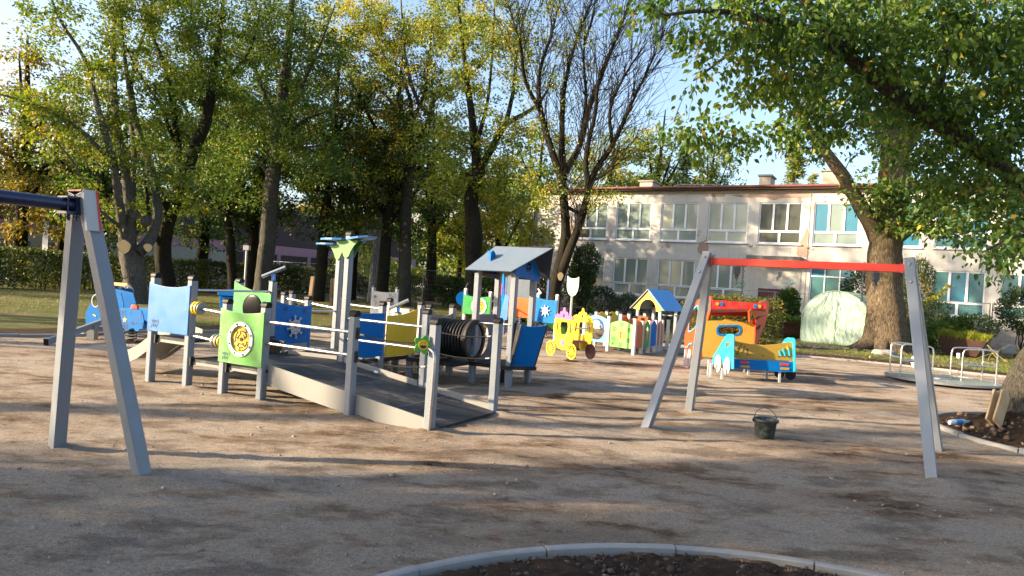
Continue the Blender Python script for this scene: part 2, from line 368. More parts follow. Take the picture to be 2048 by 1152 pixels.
keep = (np.hypot(xx-1.2, yy-1.85) > 2.7); xx, yy, sz = xx[keep], yy[keep], sz[keep]
scatter('pebbles', np.stack([xx, yy, gz(xx, yy)+sz*0.15], 1), sz, stone_mat('clod', [(0.12, 0.08, 0.05), (0.26, 0.20, 0.15), (0.40, 0.36, 0.32)]))
a = rng.uniform(R(20), R(165), 1500); r_ = 2.5*np.sqrt(rng.uniform(0.6, 0.995, 1500)); px_, py_ = 1.2+r_*np.cos(a), 1.85+r_*np.sin(a)
scatter('soil_clods', np.stack([px_, py_, np.full(1500, 0.0)], 1), 0.008+0.03*rng.random(1500)**3, stone_mat('soilclod', [(0.02, 0.014, 0.01), (0.05, 0.035, 0.025), (0.16, 0.12, 0.09)]), flat=0.8)
a = rng.uniform(0, 6.28, 900); r_ = 1.95*np.sqrt(rng.random(900)); px_, py_ = 8.02+r_*np.cos(a), 9.25+r_*np.sin(a)
scatter('soil_clods', np.stack([px_, py_, 0.02+0.30*np.exp(-((px_-7.2)**2+(py_-9.2)**2)/0.5)], 1), 0.015+0.06*rng.random(900)**3, stone_mat('soilclod2', [(0.05, 0.03, 0.018), (0.14, 0.09, 0.055), (0.28, 0.2, 0.14)]), flat=0.8)
# ================================================================ SWINGS
def swing(name, label, ap, adir, bdir, L, spread, zt, beam_mat, round_beam, feet=None, lean=0.37):
    ap = V(ap); adir = V(adir).normalized(); bdir = V(bdir).normalized()
    t = thing(name, label, 'swing frame', (ap.x, ap.y, 0))
    for k, e0 in enumerate((ap, ap+bdir*L)):
        for s in (-1, 1):
            foot = V((e0.x, e0.y, -0.06))+adir*spread*s-bdir*(lean if k == 0 else -lean)
            if feet and (k, s) in feet: foot = V((*feet[(k, s)], -0.06))
            top = V((e0.x, e0.y, zt+0.09))+adir*0.055*s+bdir*(0.0 if k == 0 else 0)
            lg = MB().beam(foot, top, 0.10, 0.10, bdir, 0.006).build('leg', grey, t)
            cp = MB().beam(top+(top-foot).normalized()*0.001, top+(top-foot).normalized()*0.008, 0.104, 0.104, bdir, 0.006).build('leg_cap', galv, lg)
            b = MB(); d = (top-foot).normalized(); od = -bdir if k == 0 else bdir; ln = adir*s*1.0
            for f in (0.07, 0.27):
                c = top-d*f; nn = (adir.cross(V((0, 0, 1)))); b.dome(c+od*0.051, 0.016, od, 0.7, 10, 3)
                out = (adir*s-d*(adir*s).dot(d)).normalized(); b.dome(c+out*0.051, 0.017, out, 0.7, 10, 3)
            b.build('bolt', galv, lg)
        br = MB(); br.plate([[(-0.07, -0.05), (0.07, -0.05), (0.06, 0.05), (-0.06, 0.05)]], V((e0.x, e0.y, zt))+bdir*(0.06 if k == 0 else -0.06), adir, V((0, 0, 1)), 0.02)
        br.box(V((e0.x, e0.y, zt)), (0.13, 0.1, 0.09), adir, bdir); br.build('bracket', beam_mat, t)
    a = V((ap.x, ap.y, zt)); 
    if round_beam: MB().tube([a+bdir*0.02, a+bdir*L*0.5, a+bdir*(L-0.02)], 0.048, 20).build('beam', beam_mat, t)
    else: MB().beam(a+bdir*0.05, a+bdir*(L-0.05), 0.09, 0.085, V((0, 0, 1)), 0.004).build('beam', beam_mat, t)
    return t, a, adir, bdir
FL, BL, FR, BR = V((1.64, 8.24)), V((2.55, 9.80)), V((4.07, 6.67)), V((4.97, 8.07))
ml = (FL+BL)/2; mr = (FR+BR)/2; d_ = (mr-ml).normalized(); ml = ml+d_*0.379; mr = mr-d_*0.37
sw, a0, ad, bd = swing('swing_frame', 'grey swing frame with a red square top beam and short hanging chains', (ml.x, ml.y, 0), (0.54, 0.84, 0), (mr.x-ml.x, mr.y-ml.y, 0), (mr-ml).length, 0.9, 2.02, red, False,
      {(0, -1): FL, (0, 1): BL, (1, -1): FR, (1, 1): BR})
Lb = (mr-ml).length
def link_chain(mb, p, n, s=0.022, r=0.0035):
    for i in range(n):
        c = p-V((0, 0, s*1.25*i)); ax = V((1, 0, 0)) if i % 2 else V((0, 1, 0))
        mb.tube([c+ax*s*0.42*math.cos(q)+V((0, 0, s*0.75*math.sin(q))) for q in np.linspace(0, 6.283, 9)], r, 5, False)
for f, knob in ((0.165, 1), (0.20, 0), (0.80, 0), (0.855, 1)):
    p = a0+bd*Lb*f; h = MB().tube([p+V((0, 0, 0.058)), p+V((0, 0, -0.06))], 0.007, 6); h.dome(p+V((0, 0, 0.043)), 0.014, (0, 0, 1), 1, 8, 3); h.box(p-V((0, 0, 0.05)), (0.05, 0.03, 0.012))
    hh = h.build('hanger_bolt', galv, sw)
    if knob:
        k = MB().box(p-V((0, 0, 0.10)), (0.07, 0.05, 0.085)); k.tube([p-V((0.02, 0, 0.15)), p-V((-0.02, 0, 0.15))], 0.022, 12); k.box(p-V((0, 0, 0.185)), (0.03, 0.05, 0.04)); link_chain(k, p-V((0, 0, 0.21)), 3)
        k.build('swivel', dsteel, sw, 0.004)
    else:
        k = MB(); link_chain(k, p-V((0, 0, 0.07)), 10, 0.026, 0.0055); k.build('chain', dsteel, sw)
sl_, a1, ad1, bd1 = swing('swing_frame', 'grey swing frame with a dark round top beam running out of the left edge', (-3.285, 5.365, 0), (0.856, -0.517, 0), (-0.517, -0.856, 0), 2.7, 0.62, 1.965, navy, True,
      {(0, -1): V((-3.69, 5.89)), (0, 1): V((-2.63, 5.25))})
tp = V((-3.285, 5.365, 2.05)); m_ = MB(); m_.plate([[(0.0, -0.27), (0.035, -0.27), (-0.055, 0.035), (-0.075, 0.035)]], tp+ad1*0.165-bd1*0.0, ad1, V((0, 0, 1)), 0.10)
m_.build('end_guard', pale, sl_, 0.003)
MB().plate([[(0.034, -0.27), (0.041, -0.27), (-0.049, 0.040), (-0.056, 0.036)]], tp+ad1*0.165+bd1*-0.045, ad1, V((0, 0, 1)), 0.012).build('red_edge', red, sl_)
m_ = MB(); m_.box(tp+V((0, 0, 0.028))-ad1*0.005, (0.20, 0.115, 0.012), ad1, bd1); m_.build('top_plate', red, sl_)
m_ = MB()
for s in (-1, 1):
    for q in (-1, 1): m_.tube([tp+ad1*0.05*s+bd1*(0.09+0.03*q)+V((0, 0, -0.02)), tp+ad1*0.05*s+bd1*(0.09+0.03*q)+V((0, 0, -0.2))], 0.008, 8); m_.dome(tp+ad1*0.05*s+bd1*(0.09+0.03*q)+V((0, 0, -0.17)), 0.016, (0, 0, -1), 0.8, 8, 3)
m_.box(tp+bd1*0.09+V((0, 0, -0.145)), (0.14, 0.10, 0.02), ad1, bd1); m_.box(tp+bd1*0.09+V((0, 0, -0.03)), (0.14, 0.10, 0.012), ad1, bd1); m_.build('clamp', navy, sl_)
# ================================================================ MAIN PLAY STRUCTURE
E_ = V((0.89, -0.456, 0)); B_ = V((0.456, 0.89, 0)); O_ = V((-2.91, 8.47, 0)); UP = V((0, 0, 1))
def Q(a, b, z=0.0): return O_+E_*a+B_*b+UP*z
ps = thing('play_structure', 'grey-posted play structure with a dark ramp, black tunnel, coloured panels and a roofed tower', 'playground set', Q(0, 0.7))
def post(a, b, h, par=ps, flat=False, capr=True, o=None, w_=0.098, mat=None, cap_mat=None, fn=None):
    p = (fn or Q)(a, b) if o is None else V(o); e1 = E_ if fn is None else fn.E
    mb = MB().beam(p+UP*(-0.1), p+UP*h, w_, w_, e1, 0.014); po = mb.build('post', mat or grey, par)
    c = MB()
    if flat: c.beam(p+UP*h, p+UP*(h+0.012), w_+0.006, w_+0.006, e1, 0.012)
    else:
        c.beam(p+UP*h, p+UP*(h+0.022), w_+0.002, w_+0.002, e1, 0.014); e2 = V((-e1.y, e1.x, 0)); prof = [(-w_/2, 0.022)]+[(-w_/2*math.cos(R(x)), 0.022+0.050*math.sin(R(x))) for x in range(15, 180, 15)]+[(w_/2, 0.022)]
        c.plate([prof], p+UP*h, e2, UP, w_-0.004); c.dome(p+UP*(h+0.022), w_*0.49, (0, 0, 1), 1.05, 12, 4)
    c.build('post_cap', cap_mat or capm, po); return po
HP = {}
for nm, (a, b, h) in dict(P1=(-2.02, 0, 1.36), P2=(-1.30, 0, 1.36), P3=(-.65, 0, 1.11), P4=(0, 0, 1.11), P5=(1.34, 0, 1.11), P6=(2.41, 0, 1.11), P7=(2.38, 1.43, 1.09), P8=(1.34, 1.43, 1.12),
                          P10=(-2.06, 1.43, 1.33), P12=(-1.42, 2.22, 1.12), P13=(0, 2.25, 1.13), P14=(0, 3.03, 1.04), R1=(-1.14, 3.94, 1.12), R2=(-.38, 3.80, 1.12), R3=(.27, 3.09, 1.12), R4=(.27, 3.77, 1.12),
                          S=(-3.26, 3.76, 1.12), Q1=(-2.55, 4.27, 1.12), W=(-2.7, 3.0, 1.12)).items():
    HP[nm] = (a, b, h); post(a, b, h)
post(-1.38, 1.43, 1.39, flat=True)
# telescopes
def telescope(base, d, par=ps, s=1.0):
    m = MB().box(base+UP*0.05*s, (0.05*s, 0.05*s, 0.1*s)); m.build('telescope_mount', blueL, par, 0.004)
    d = V(d).normalized(); c = base+UP*0.13*s; MB().tube([c-d*0.18*s, c+d*0.18*s], 0.028*s, 14).build('telescope', steel, par)
telescope(Q(-1.38, 1.43, 1.40), (0.85, 0.1, 0.42))
p_ = post(-0.52, 3.35, 0.98, flat=True); telescope(Q(-0.52, 3.35, 0.99), (0.85, 0.1, 0.45))
def ptop(L, z0, zl, zr, sag, n=10):   # panel outline with a dished top
    return [(0, z0), (L, z0)]+[(L*(1-i/n), zr+(zl-zr)*i/n-sag*4*(i/n)*(1-i/n)) for i in range(n+1)]
def frame(A, B): A = V(A); B = V(B); u = (B-A); return A, u.normalized(), u.length
def screws(mb, pts, o, u, off):
    nn = V(u).cross(UP).normalized()
    for a, b in pts: mb.dome(V(o)+V(u)*a+UP*b+nn*off, 0.008, nn, 0.6, 8, 2)
def panel(A, B, z0, zl, zr, sag, mat, par=ps, off=0.058, th=0.018, holes=(), name='panel', ext=0.04):
    o, u, L = frame(A, B); o = o-u*ext; L += 2*ext; nn = u.cross(UP).normalized(); o = o+nn*off
    ob = MB().plate([ptop(L, z0, zl, zr, sag)]+list(holes), o, u, UP, th).build(name, mat, par, 0.002)
    m = MB(); screws(m, [(0.05, z0+0.07), (L-0.05, z0+0.07), (0.05, zl-0.08), (L-0.05, zr-0.08), (0.05, (z0+zl)/2), (L-0.05, (z0+zr)/2)], o, u, th/2); m.build('screw', galv, ob)
    return ob, o, u, L
def pixtext(s, ob, o, u, th, x, z, size, mat=inkB): text(s, size, V(o)+V(u)*x+UP*z, u, UP, th/2+0.001, mat, ob, 'logo', 0.62)
# light-blue and green front panels
ob, o, u, L = panel(Q(-2.02, -.0), Q(-1.30, -.0), 0.665, 1.30, 1.30, 0.045, blueL, ext=0.03); pixtext('vinci\nplay', ob, o, u, 0.018, 0.08, 0.775, 0.085)
ob, o, u, L = panel(Q(-.65, 0), Q(0, 0), 0.40, 1.06, 1.06, 0.04, green, ext=0.04, holes=[circ(0.37, 0.705, 0.165, 32)]); pixtext('vinci\nplay', ob, o, u, 0.018, 0.07, 0.49, 0.075)
def maze(o, u, cx, cz, r, par, sc_=1.0):
    nn = V(u).cross(UP).normalized(); c = V(o)+V(u)*cx+UP*cz
    d = MB().plate([circ(0, 0, r*0.80, 32)], c-nn*0.006, u, UP, 0.008).build('maze_disc', yellow, par)
    rg = MB().plate([circ(0, 0, r, 36), circ(0, 0, r*0.78, 36)], c+nn*0.016, u, UP, 0.016).build('rim', white, par, 0.003)
    m = MB()
    for i in range(8):
        a = R(45*i+20); m.dome(c+V(u)*r*0.89*math.cos(a)+UP*r*0.89*math.sin(a)+nn*0.024, r*0.075, nn, 0.9, 10, 3)
    m.build('rivet', galv, rg)
    L_ = []; rr_ = random.Random(5)
    for q, (rad, spans) in enumerate(((0.66, ((10, 70), (95, 150), (180, 230), (250, 330))), (0.48, ((30, 95), (130, 200), (225, 290), (310, 350))), (0.28, ((0, 60), (110, 190), (240, 310))))):
        for a0_, a1_ in spans: L_.append([(r*rad*math.cos(R(x)), r*rad*math.sin(R(x))) for x in np.linspace(a0_, a1_, 7)])
    for a in (20, 100, 165, 230, 300): L_.append([(r*0.3*math.cos(R(a)), r*0.3*math.sin(R(a))), (r*0.5*math.cos(R(a+8)), r*0.5*math.sin(R(a+8)))]); L_.append([(r*0.5*math.cos(R(a+30)), r*0.5*math.sin(R(a+30))), (r*0.68*math.cos(R(a+34)), r*0.68*math.sin(R(a+34)))])
    g = MB().lines(L_, c, u, UP, 0.001, r*0.055, 0.004); g.plate([circ(0, 0, r*0.12, 12)], c+nn*0.002, u, UP, 0.006); g.build('maze_track', ink, d)
maze(o, u, 0.37, 0.705, 0.21, ob)
# green panel with dark window bubble at the rear, wheel panel, blue and mustard panels
def bubble_mat():
    mt, t, b = nodes('smoked_dome'); b.inputs['Base Color'].default_value = (0.004, 0.005, 0.007, 1); b.inputs['Roughness'].default_value = 0.25; b.inputs['Specular IOR Level'].default_value = 0.08; return mt
bub = bubble_mat()
ob, o, u, L = panel(Q(-2.06, 1.43), Q(-1.38, 1.43), 0.66, 1.36, 1.22, 0.05, greenD, holes=[circ(0.40, 0.98, 0.2, 32)])
MB().dome(o+u*0.40+UP*0.98, 0.205, u.cross(UP), 0.12, 28, 7).build('window_bubble', bub, ob)
def ship_wheel(o, u, cx, cz, r, par):
    nn = V(u).cross(UP).normalized(); c = V(o)+V(u)*cx+UP*cz+nn*0.04; L_ = []
    for i in range(8):
        a = R(45*i+8)
        for da, rr in ((-20, 0.76), (-12, 0.76), (-6, 0.78), (-3.5, 1.0), (-7, 1.08), (-6, 1.2), (0, 1.25), (6, 1.2), (7, 1.08), (3.5, 1.0), (6, 0.78), (12, 0.76), (20, 0.76)):
            L_.append((r*rr*math.cos(a+R(da)), r*rr*math.sin(a+R(da))))
    holes = []
    for i in range(8):
        a = R(45*i+30); holes.append([(r*0.50*math.cos(a)+r*0.09*math.cos(x), r*0.50*math.sin(a)+r*0.09*math.sin(x)) for x in np.linspace(0, 6.283, 9)[:-1]])
    wob = MB().plate([L_]+holes, c, u, UP, 0.014).build('ship_wheel', pale, par, 0.002)
    MB().dome(c+nn*0.007, r*0.13, nn, 0.7, 12, 3).build('hub', inkB, wob)
    m = MB()
    for i in range(8): a = R(45*i+8); m.plate([circ(r*1.13*math.cos(a), r*1.13*math.sin(a), r*0.045, 10)], c+nn*0.008, u, UP, 0.004)
    m.build('peg', galv, wob)
    MB().tube([c-nn*0.06, c], 0.02, 10).build('axle', galv, wob)
def compass(o, u, x, z, s, par):
    for ch, dx_, dz_ in (('N', 0, 1), ('W', -1, 0), ('E', 1, 0), ('S', 0, -1)): text(ch, s*0.9, V(o)+V(u)*(x+dx_*s*0.95-s*0.25)+UP*(z+dz_*s*0.85-s*0.3), u, UP, 0.011, inkB, par)
    L_ = [[(x+s*0.45*math.cos(R(a)), z+s*0.45*math.sin(R(a))), (x-s*0.45*math.cos(R(a)), z-s*0.45*math.sin(R(a)))] for a in (0, 45, 90, 135)]
    return L_
def flower_l(x, z, r): return [(x+r*(0.6+0.4*math.cos(5*t_))*math.cos(t_), z+r*(0.6+0.4*math.cos(5*t_))*math.sin(t_)) for t_ in np.linspace(0, 6.283, 36)]
def heart(x, z, r): return [(x+r*0.06*16*math.sin(t_)**3, z+r*0.06*(13*math.cos(t_)-5*math.cos(2*t_)-2*math.cos(3*t_))) for t_ in np.linspace(0, 6.283, 22)]
def wheel_panel(A, B, z0, zl, zr, par, mirror=False):
    ob, o, u, L = panel(A, B, z0, zl, zr, 0.035, blueM, par=par)
    s = L/0.88; cx = L*(0.52 if not mirror else 0.5); cz = z0+(zl-z0)*0.47
    ship_wheel(o, u, cx, cz, 0.165*s, ob)
    D_ = compass(o, u, L*0.26, zl-0.13, 0.058*s, ob); D_ += [flower_l(L*0.80, zl-0.15, 0.06*s), heart(L*0.80, z0+0.25, 0.05*s), flower_l(L*0.25, z0+0.1, 0.05)]
    D_ += [[(L*0.22+0.12*math.cos(t_)*s, cz+0.15*math.sin(t_)*s) for t_ in np.linspace(a_, a_+0.35, 4)] for a_ in (1.7, 2.4, 3.1, 3.8, 4.5)]
    D_ += [[(L*0.15, z0+0.06), (L*0.22, z0+0.13)], [(L*0.15, z0+0.13), (L*0.22, z0+0.06)], [(L*0.6, z0+0.1), (L*0.7, z0+0.11), (L*0.75, z0+0.09)]]
    MB().lines(D_, o, u, UP, 0.0105, 0.007, 0.003).build('engraving', inkB, ob)
wheel_panel(Q(-1.40, 1.50), Q(-1.42, 2.19), 0.37, 1.11, 1.04, ps)
panel(Q(0.0, 1.51), Q(0, 2.20), 0.40, 1.03, 1.03, 0.0, blueM, ext=0.02)
panel(Q(0.0, 2.30), Q(0, 3.07), 0.385, 1.0, 1.10, 0.04, ochre, ext=0.0)
panel(Q(.27, 3.06), Q(.27, 3.80), 0.30, 1.10, 1.06, 0.09, greyb, ext=0.0, off=0.02)
def gear(c, u, r, n, mat, par, nn):
    L_ = []
    for i in range(n):
        a = 2*math.pi*i/n
        for da, rr in ((0, 0.8), (0.25, 1), (0.5, 1), (0.75, 0.8)): L_.append((r*rr*math.cos(a+da*2*math.pi/n), r*rr*math.sin(a+da*2*math.pi/n)))
    return MB().plate([L_], c, u, UP, 0.014).build('gear', mat, par)
def gear_panel(A, B, z0, zt, mat, par, s=1.0):
    ob, o, u, L = panel(A, B, z0, zt, zt, 0.04*s, mat, par=par); nn = u.cross(UP).normalized()
    gear(o+u*L*0.62+UP*(z0+(zt-z0)*0.42)+nn*0.03, u, 0.11*L, 11, blueL, ob, nn); gear(o+u*L*0.45+UP*(z0+(zt-z0)*0.30)+nn*0.03, u, 0.09*L, 10, yellow, ob, nn)
    gear(o+u*L*0.32+UP*(z0+(zt-z0)*0.62)+nn*0.03, u, 0.06*L, 8, yellow, ob, nn); gear(o+u*L*0.66+UP*(z0+(zt-z0)*0.66)+nn*0.03, u, 0.06*L, 8, yellow, ob, nn)
    Hh = zt-z0; D_ = [flower_l(L*0.14, z0+Hh*0.80, 0.06*L), [(L*0.14, z0+Hh*0.7), (L*0.14, z0+Hh*0.62)], [(L*0.18, z0+Hh*0.5), (L*0.18, z0+Hh*0.62), (L*0.32, z0+Hh*0.63)], [(L*0.53, z0+Hh*0.52), (L*0.53, z0+Hh*0.67), (L*0.66, z0+Hh*0.68)],
        [(L*0.68, z0+Hh*0.8), (L*0.68, z0+Hh*0.9), (L*0.74, z0+Hh*0.9), (L*0.74, z0+Hh*0.78), (L*0.82, z0+Hh*0.84), (L*0.82, z0+Hh*0.76)]]+[[(L*0.86, z0+Hh*(0.8+0.05*i)), (L*0.92, z0+Hh*(0.8+0.06*i))] for i in range(3)]
    D_ += [[(L*0.6, z0+Hh*0.2), (L*0.9, z0+Hh*0.2)], [(L*0.8, z0+Hh*0.2), (L*0.8, z0+Hh*0.6)], [(L*0.88, z0+Hh*0.2), (L*0.94, z0+Hh*0.4)]]
    MB().lines(D_, o, u, UP, 0.0105, 0.008, 0.003).build('engraving', ink, ob)
gear_panel(Q(-1.14, 3.94), Q(-.38, 3.80), 0.42, 1.07, pale, ps)
# decks, ramp
def deck(pts, z, th=0.035, name='deck', mat=None):
    m = MB(); top = [V((p.x, p.y, z)) for p in pts]; bot = [V((p.x, p.y, z-th)) for p in pts]; k = len(pts)
    m.add(top+bot, [list(range(k)), list(range(k, 2*k))[::-1]]+[[i, i+k, (i+1) % k+k, (i+1) % k] for i in range(k)]); return m.build(name, mat or deckm, ps)
def deck_mat():
    mt, t, b = nodes('anti_slip_deck'); n1 = noise(t, 3.0, 9, 0.72, (1.0, 2.2, 1), R(30)); n2 = noise(t, 22, 4, 0.8); n3 = noise(t, 120, 3)
    c = ramp(t, n1, [(0.40, (0.012, 0.014, 0.018)), (0.56, (0.022, 0.023, 0.027)), (0.63, (0.09, 0.09, 0.09)), (0.72, (0.035, 0.034, 0.033))])
    c = mixc(t, ramp(t, n2, [(0.62, (0, 0, 0)), (0.74, (0.4, 0.4, 0.4))]), c, (0.24, 0.21, 0.18)); t.links.new(c, b.inputs['Base Color'])
    b.inputs['Roughness'].default_value = 0.6; b.inputs['Specular IOR Level'].default_value = 0.3; bump(t, b, n3, 0.35, 0.003); return mt
deckm = deck_mat()
deck([Q(-2.0, 0), Q(-1.28, 0), Q(-1.28, 1.43), Q(-2.0, 1.43)], 0.60)
deck([Q(-1.28, 0), Q(0.05, 0), Q(0.05, 1.43), Q(-1.28, 1.43)], 0.37)
deck([Q(-1.34, 1.44), Q(-0.02, 1.44), Q(-0.02, 3.85), Q(-1.34, 3.85)], 0.345)
deck([Q(0.0, 3.0), Q(0.84, 3.0), Q(0.84, 3.85), Q(0.0, 3.85)], 0.30)
deck([Q(-3.2, 3.0), Q(-1.36, 3.0), Q(-1.36, 3.9), Q(-3.2, 3.9)], 0.30)
def prism_strip(a0, a1, b, z0t, z1t, hb, th, name, mat, round_end=False):
    L_ = [(a0, z0t-hb), (a1-(0.0), z1t-hb)]
    if round_end: L_ = [(a0, z0t-hb), (a1, 0.005), (a1+0.02, 0.06)]+[(a1-0.02-0.05*(1-math.cos(x)), 0.10+0.05*math.sin(x)) for x in np.linspace(0, math.pi/2, 5)]+[(a0, z0t)]
    else: L_ += [(a1, z1t), (a0, z0t)]
    return MB().plate([L_], Q(0, b), E_, UP, th).build(name, mat, ps, 0.002)
m = MB(); m.add([Q(0.05, 0.06, 0.37), Q(2.45, 0.06, 0.03), Q(2.45, 1.37, 0.03), Q(0.05, 1.37, 0.37), Q(0.05, 0.06, 0.34), Q(2.45, 0.06, 0.003), Q(2.45, 1.37, 0.003), Q(0.05, 1.37, 0.34)],
                [[0, 1, 2, 3], [7, 6, 5, 4], [0, 4, 5, 1], [1, 5, 6, 2], [2, 6, 7, 3], [3, 7, 4, 0]]); m.build('ramp', deckm, ps)
m = MB()
for f in (0.36, 0.72): m.beam(Q(0.05+2.4*f, 0.07, 0.3715-0.34*f), Q(0.05+2.4*f, 1.36, 0.3715-0.34*f), 0.006, 0.003)
m.build('ramp_joint', greyb, ps)
for b_ in (0.035, 1.395):
    MB().plate([[(0.06, 0.19), (1.28, 0.02), (1.28, 0.265), (0.06, 0.435)]], Q(0, b_), E_, UP, 0.018).build('ramp_board', greyb, ps, 0.002)
    MB().plate([[(1.40, -0.02), (2.34, -0.02), (2.37, 0.05), (2.36, 0.10), (2.33, 0.125), (1.40, 0.25)]], Q(0, b_), E_, UP, 0.018).build('ramp_board', greyb, ps, 0.002)
m = MB().beam(Q(-1.28, 0.02, 0.325), Q(-0.02, 0.02, 0.325), 0.03, 0.05); m.beam(Q(-2.0, 0.02, 0.55), Q(-1.3, 0.02, 0.55), 0.03, 0.05); m.build('deck_edge', greyb, ps)
m = MB()
for a, b in ((0.7, 0.5), (0.5, 1.0), (-0.7, 0.9), (-0.7, 2.2), (-0.6, 3.2)): m.beam(Q(a, b, -0.05), Q(a, b, 0.26 if a > 0 else 0.31), 0.06, 0.06)
m.build('deck_support', greyb, ps)
m = MB()
for a, b, z in ((-1.93, -.005, 0.56), (-1.23, -.005, 0.34), (-0.585, -.005, 0.33), (0.07, 1.43, 0.33), (0.34, 3.72, 0.27)): m.box(Q(a, b, z), (0.022, 0.06, 0.11), E_, B_)
m.build('deck_bracket', black, ps)
m = MB(); m.beam(Q(-1.3, 1.46, 0.42), Q(-1.36, 2.16, 0.42), 0.03, 0.09); m.beam(Q(-1.0, 1.44, 0.395), Q(-0.15, 1.5, 0.40), 0.04, 0.05); m.build('kick_board', greyb, ps)
m = MB(); m.beam(Q(-1.1, 1.50, 0.37), Q(-0.2, 1.56, 0.385), 0.05, 0.05); m.beam(Q(0.02, 2.9, 0.31), Q(0.8, 2.98, 0.30), 0.03, 0.06); m.beam(Q(-0.02, 1.5, 0.33), Q(-0.02, 3.0, 0.33), 0.03, 0.06); m.build('deck_beam', black, ps)
# rails
def rail(A, B, z0, z1, r=0.019, mat=steel, par=ps):
    A = V((A.x, A.y, z0)); B = V((B.x, B.y, z1)); o = MB().tube([A, (A+B)/2, B], r, 12).build('rail', mat, par)
    m = MB(); d = (B-A).normalized(); m.tube([A, A+d*0.012], r*1.6, 12); m.tube([B-d*0.012, B], r*1.6, 12); m.build('rail_flange', galv, o); return o
rail(Q(0.05, 0), Q(1.29, 0), 0.945, 0.935); rail(Q(0.05, 0), Q(1.29, 0), 0.69, 0.68)
rail(Q(0.05, 1.43), Q(1.29, 1.43), 0.965, 0.955); rail(Q(0.05, 1.43), Q(1.29, 1.43), 0.685, 0.675)
rail(Q(-1.25, 0), Q(-0.7, 0), 1.02, 0.99); rail(Q(-1.25, 0), Q(-0.7, 0), 0.66, 0.63)
rail(Q(-1.30, 0.05), Q(-2.06+0.66, 1.40), 1.24, 1.24, 0.016)
rail(Q(-2.65, 3.0), Q(-1.42, 2.9), 1.07, 0.985); rail(Q(-1.42, 2.27), Q(-1.38, 2.80), 0.95, 0.95, 0.016)
rail(Q(-2.5, 4.27), Q(-1.2, 3.95), 1.0, 0.98); rail(Q(0.84, 3.52), Q(1.49, 3.52), 0.93, 0.95, 0.017); rail(Q(0.89, 4.23), Q(1.44, 4.23), 0.5, 0.5, 0.017)
def rope(A, B, sag):
    A = V(A); B = V(B); d = (B-A); pts = [A+d*t_-UP*sag*4*t_*(1-t_) for t_ in np.linspace(0.07, 0.93, 14)]
    o = MB().tube(pts, 0.008, 8).build('rope', ropem, ps); m = MB(); m.tube([A+d*0.02, pts[0]-(pts[0]-A)*0.35], 0.005, 6); m.tube([pts[0]-(pts[0]-A)*0.4, pts[1]-(pts[1]-pts[0])*0.6], 0.013, 8); m.build('rope_end', galv, o); m = MB(); m.tube([B-d*0.02, pts[-1]+(B-pts[-1])*0.35], 0.005, 6); m.tube([pts[-1]+(B-pts[-1])*0.4, pts[-2]+(pts[-1]-pts[-2])*0.6], 0.013, 8); m.build('rope_end', galv, o)
    pl = MB(); dd = d.normalized()
    for P_, s in ((A, 1), (B, -1)):
        c = P_+dd*0.004*s; nb = V((dd.x, dd.y, 0)).normalized(); pl.plate([rrect(-0.022, -0.065, 0.022, 0.065, 0.02)], c, V((-nb.y, nb.x, 0)), UP, 0.012); pl.tube([c+dd*0.004*s, c+dd*0.03*s], 0.012, 8)
    pl.build('rope_bracket', black, o)
rope(Q(1.395, 0, 0.93), Q(2.355, 0, 0.93), 0.045); rope(Q(1.395, 0, 0.67), Q(2.355, 0, 0.67), 0.045)
rope(Q(1.395, 1.43, 0.93), Q(2.33, 1.43, 0.93), 0.04); rope(Q(1.395, 1.43, 0.66), Q(2.33, 1.43, 0.66), 0.04)
rope(Q(-3.2, 3.8, 0.93), Q(-2.6, 4.25, 0.93), 0.03)
# rollers on the left rails
def roller(c, d, r, w_, mats):
    d = V(d).normalized()
    for i, mt_ in enumerate(mats): MB().tube([c+d*(i*w_), c+d*(i*w_+w_*0.85)], r*(1.0 if i % 2 == 0 else 0.86), 24).build('roller_disc', mt_, ps)
roller(Q(-1.22, 0, 1.018), E_, 0.085, 0.028, [yellow, greyb, yellow, greyb]); roller(Q(-0.83, 0, 0.638), E_, 0.085, 0.03, [galv, yellow, greyb, yellow])
# flower on bent handle
c = Q(2.41, -0.075, 0.9); fv = V((0.30, -0.95, 0)).normalized(); fu = V((0.95, 0.30, 0)).normalized()
MB().tube([Q(2.34, -0.06, 0.86), Q(2.40, -0.065, 0.86), Q(2.45, -0.065, 0.83), Q(2.465, -0.065, 0.76), Q(2.46, -0.065, 0.4), Q(2.45, -0.065, 0.02)], 0.017, 12).build('handle', steel, ps)
fl = MB().plate([[(0.105*(0.84+0.16*math.cos(5*t_))*math.cos(t_), 0.105*(0.84+0.16*math.cos(5*t_))*math.sin(t_)) for t_ in np.linspace(0, 6.283, 61)[:-1]]], Q(2.335, -0.10, 0.90), fu, UP, 0.02).build('flower', greenT, ps, 0.002)
fo = Q(2.335, -0.10, 0.90)+fu.cross(UP)*0.014; fc = MB().plate([circ(0, 0, 0.052, 24)], fo, fu, UP, 0.012).build('smiling_face', yellow, fl)
m = MB().plate([[(0.034*math.cos(x), 0.034*math.sin(x)-0.004) for x in np.linspace(math.pi, 2*math.pi, 10)]], fo+fu.cross(UP)*0.007, fu, UP, 0.003); m.plate([circ(-0.016, 0.022, 0.006, 8)], fo+fu.cross(UP)*0.007, fu, UP, 0.003); m.plate([circ(0.016, 0.022, 0.006, 8)], fo+fu.cross(UP)*0.007, fu, UP, 0.003); m.build('mouth', ink, fc)
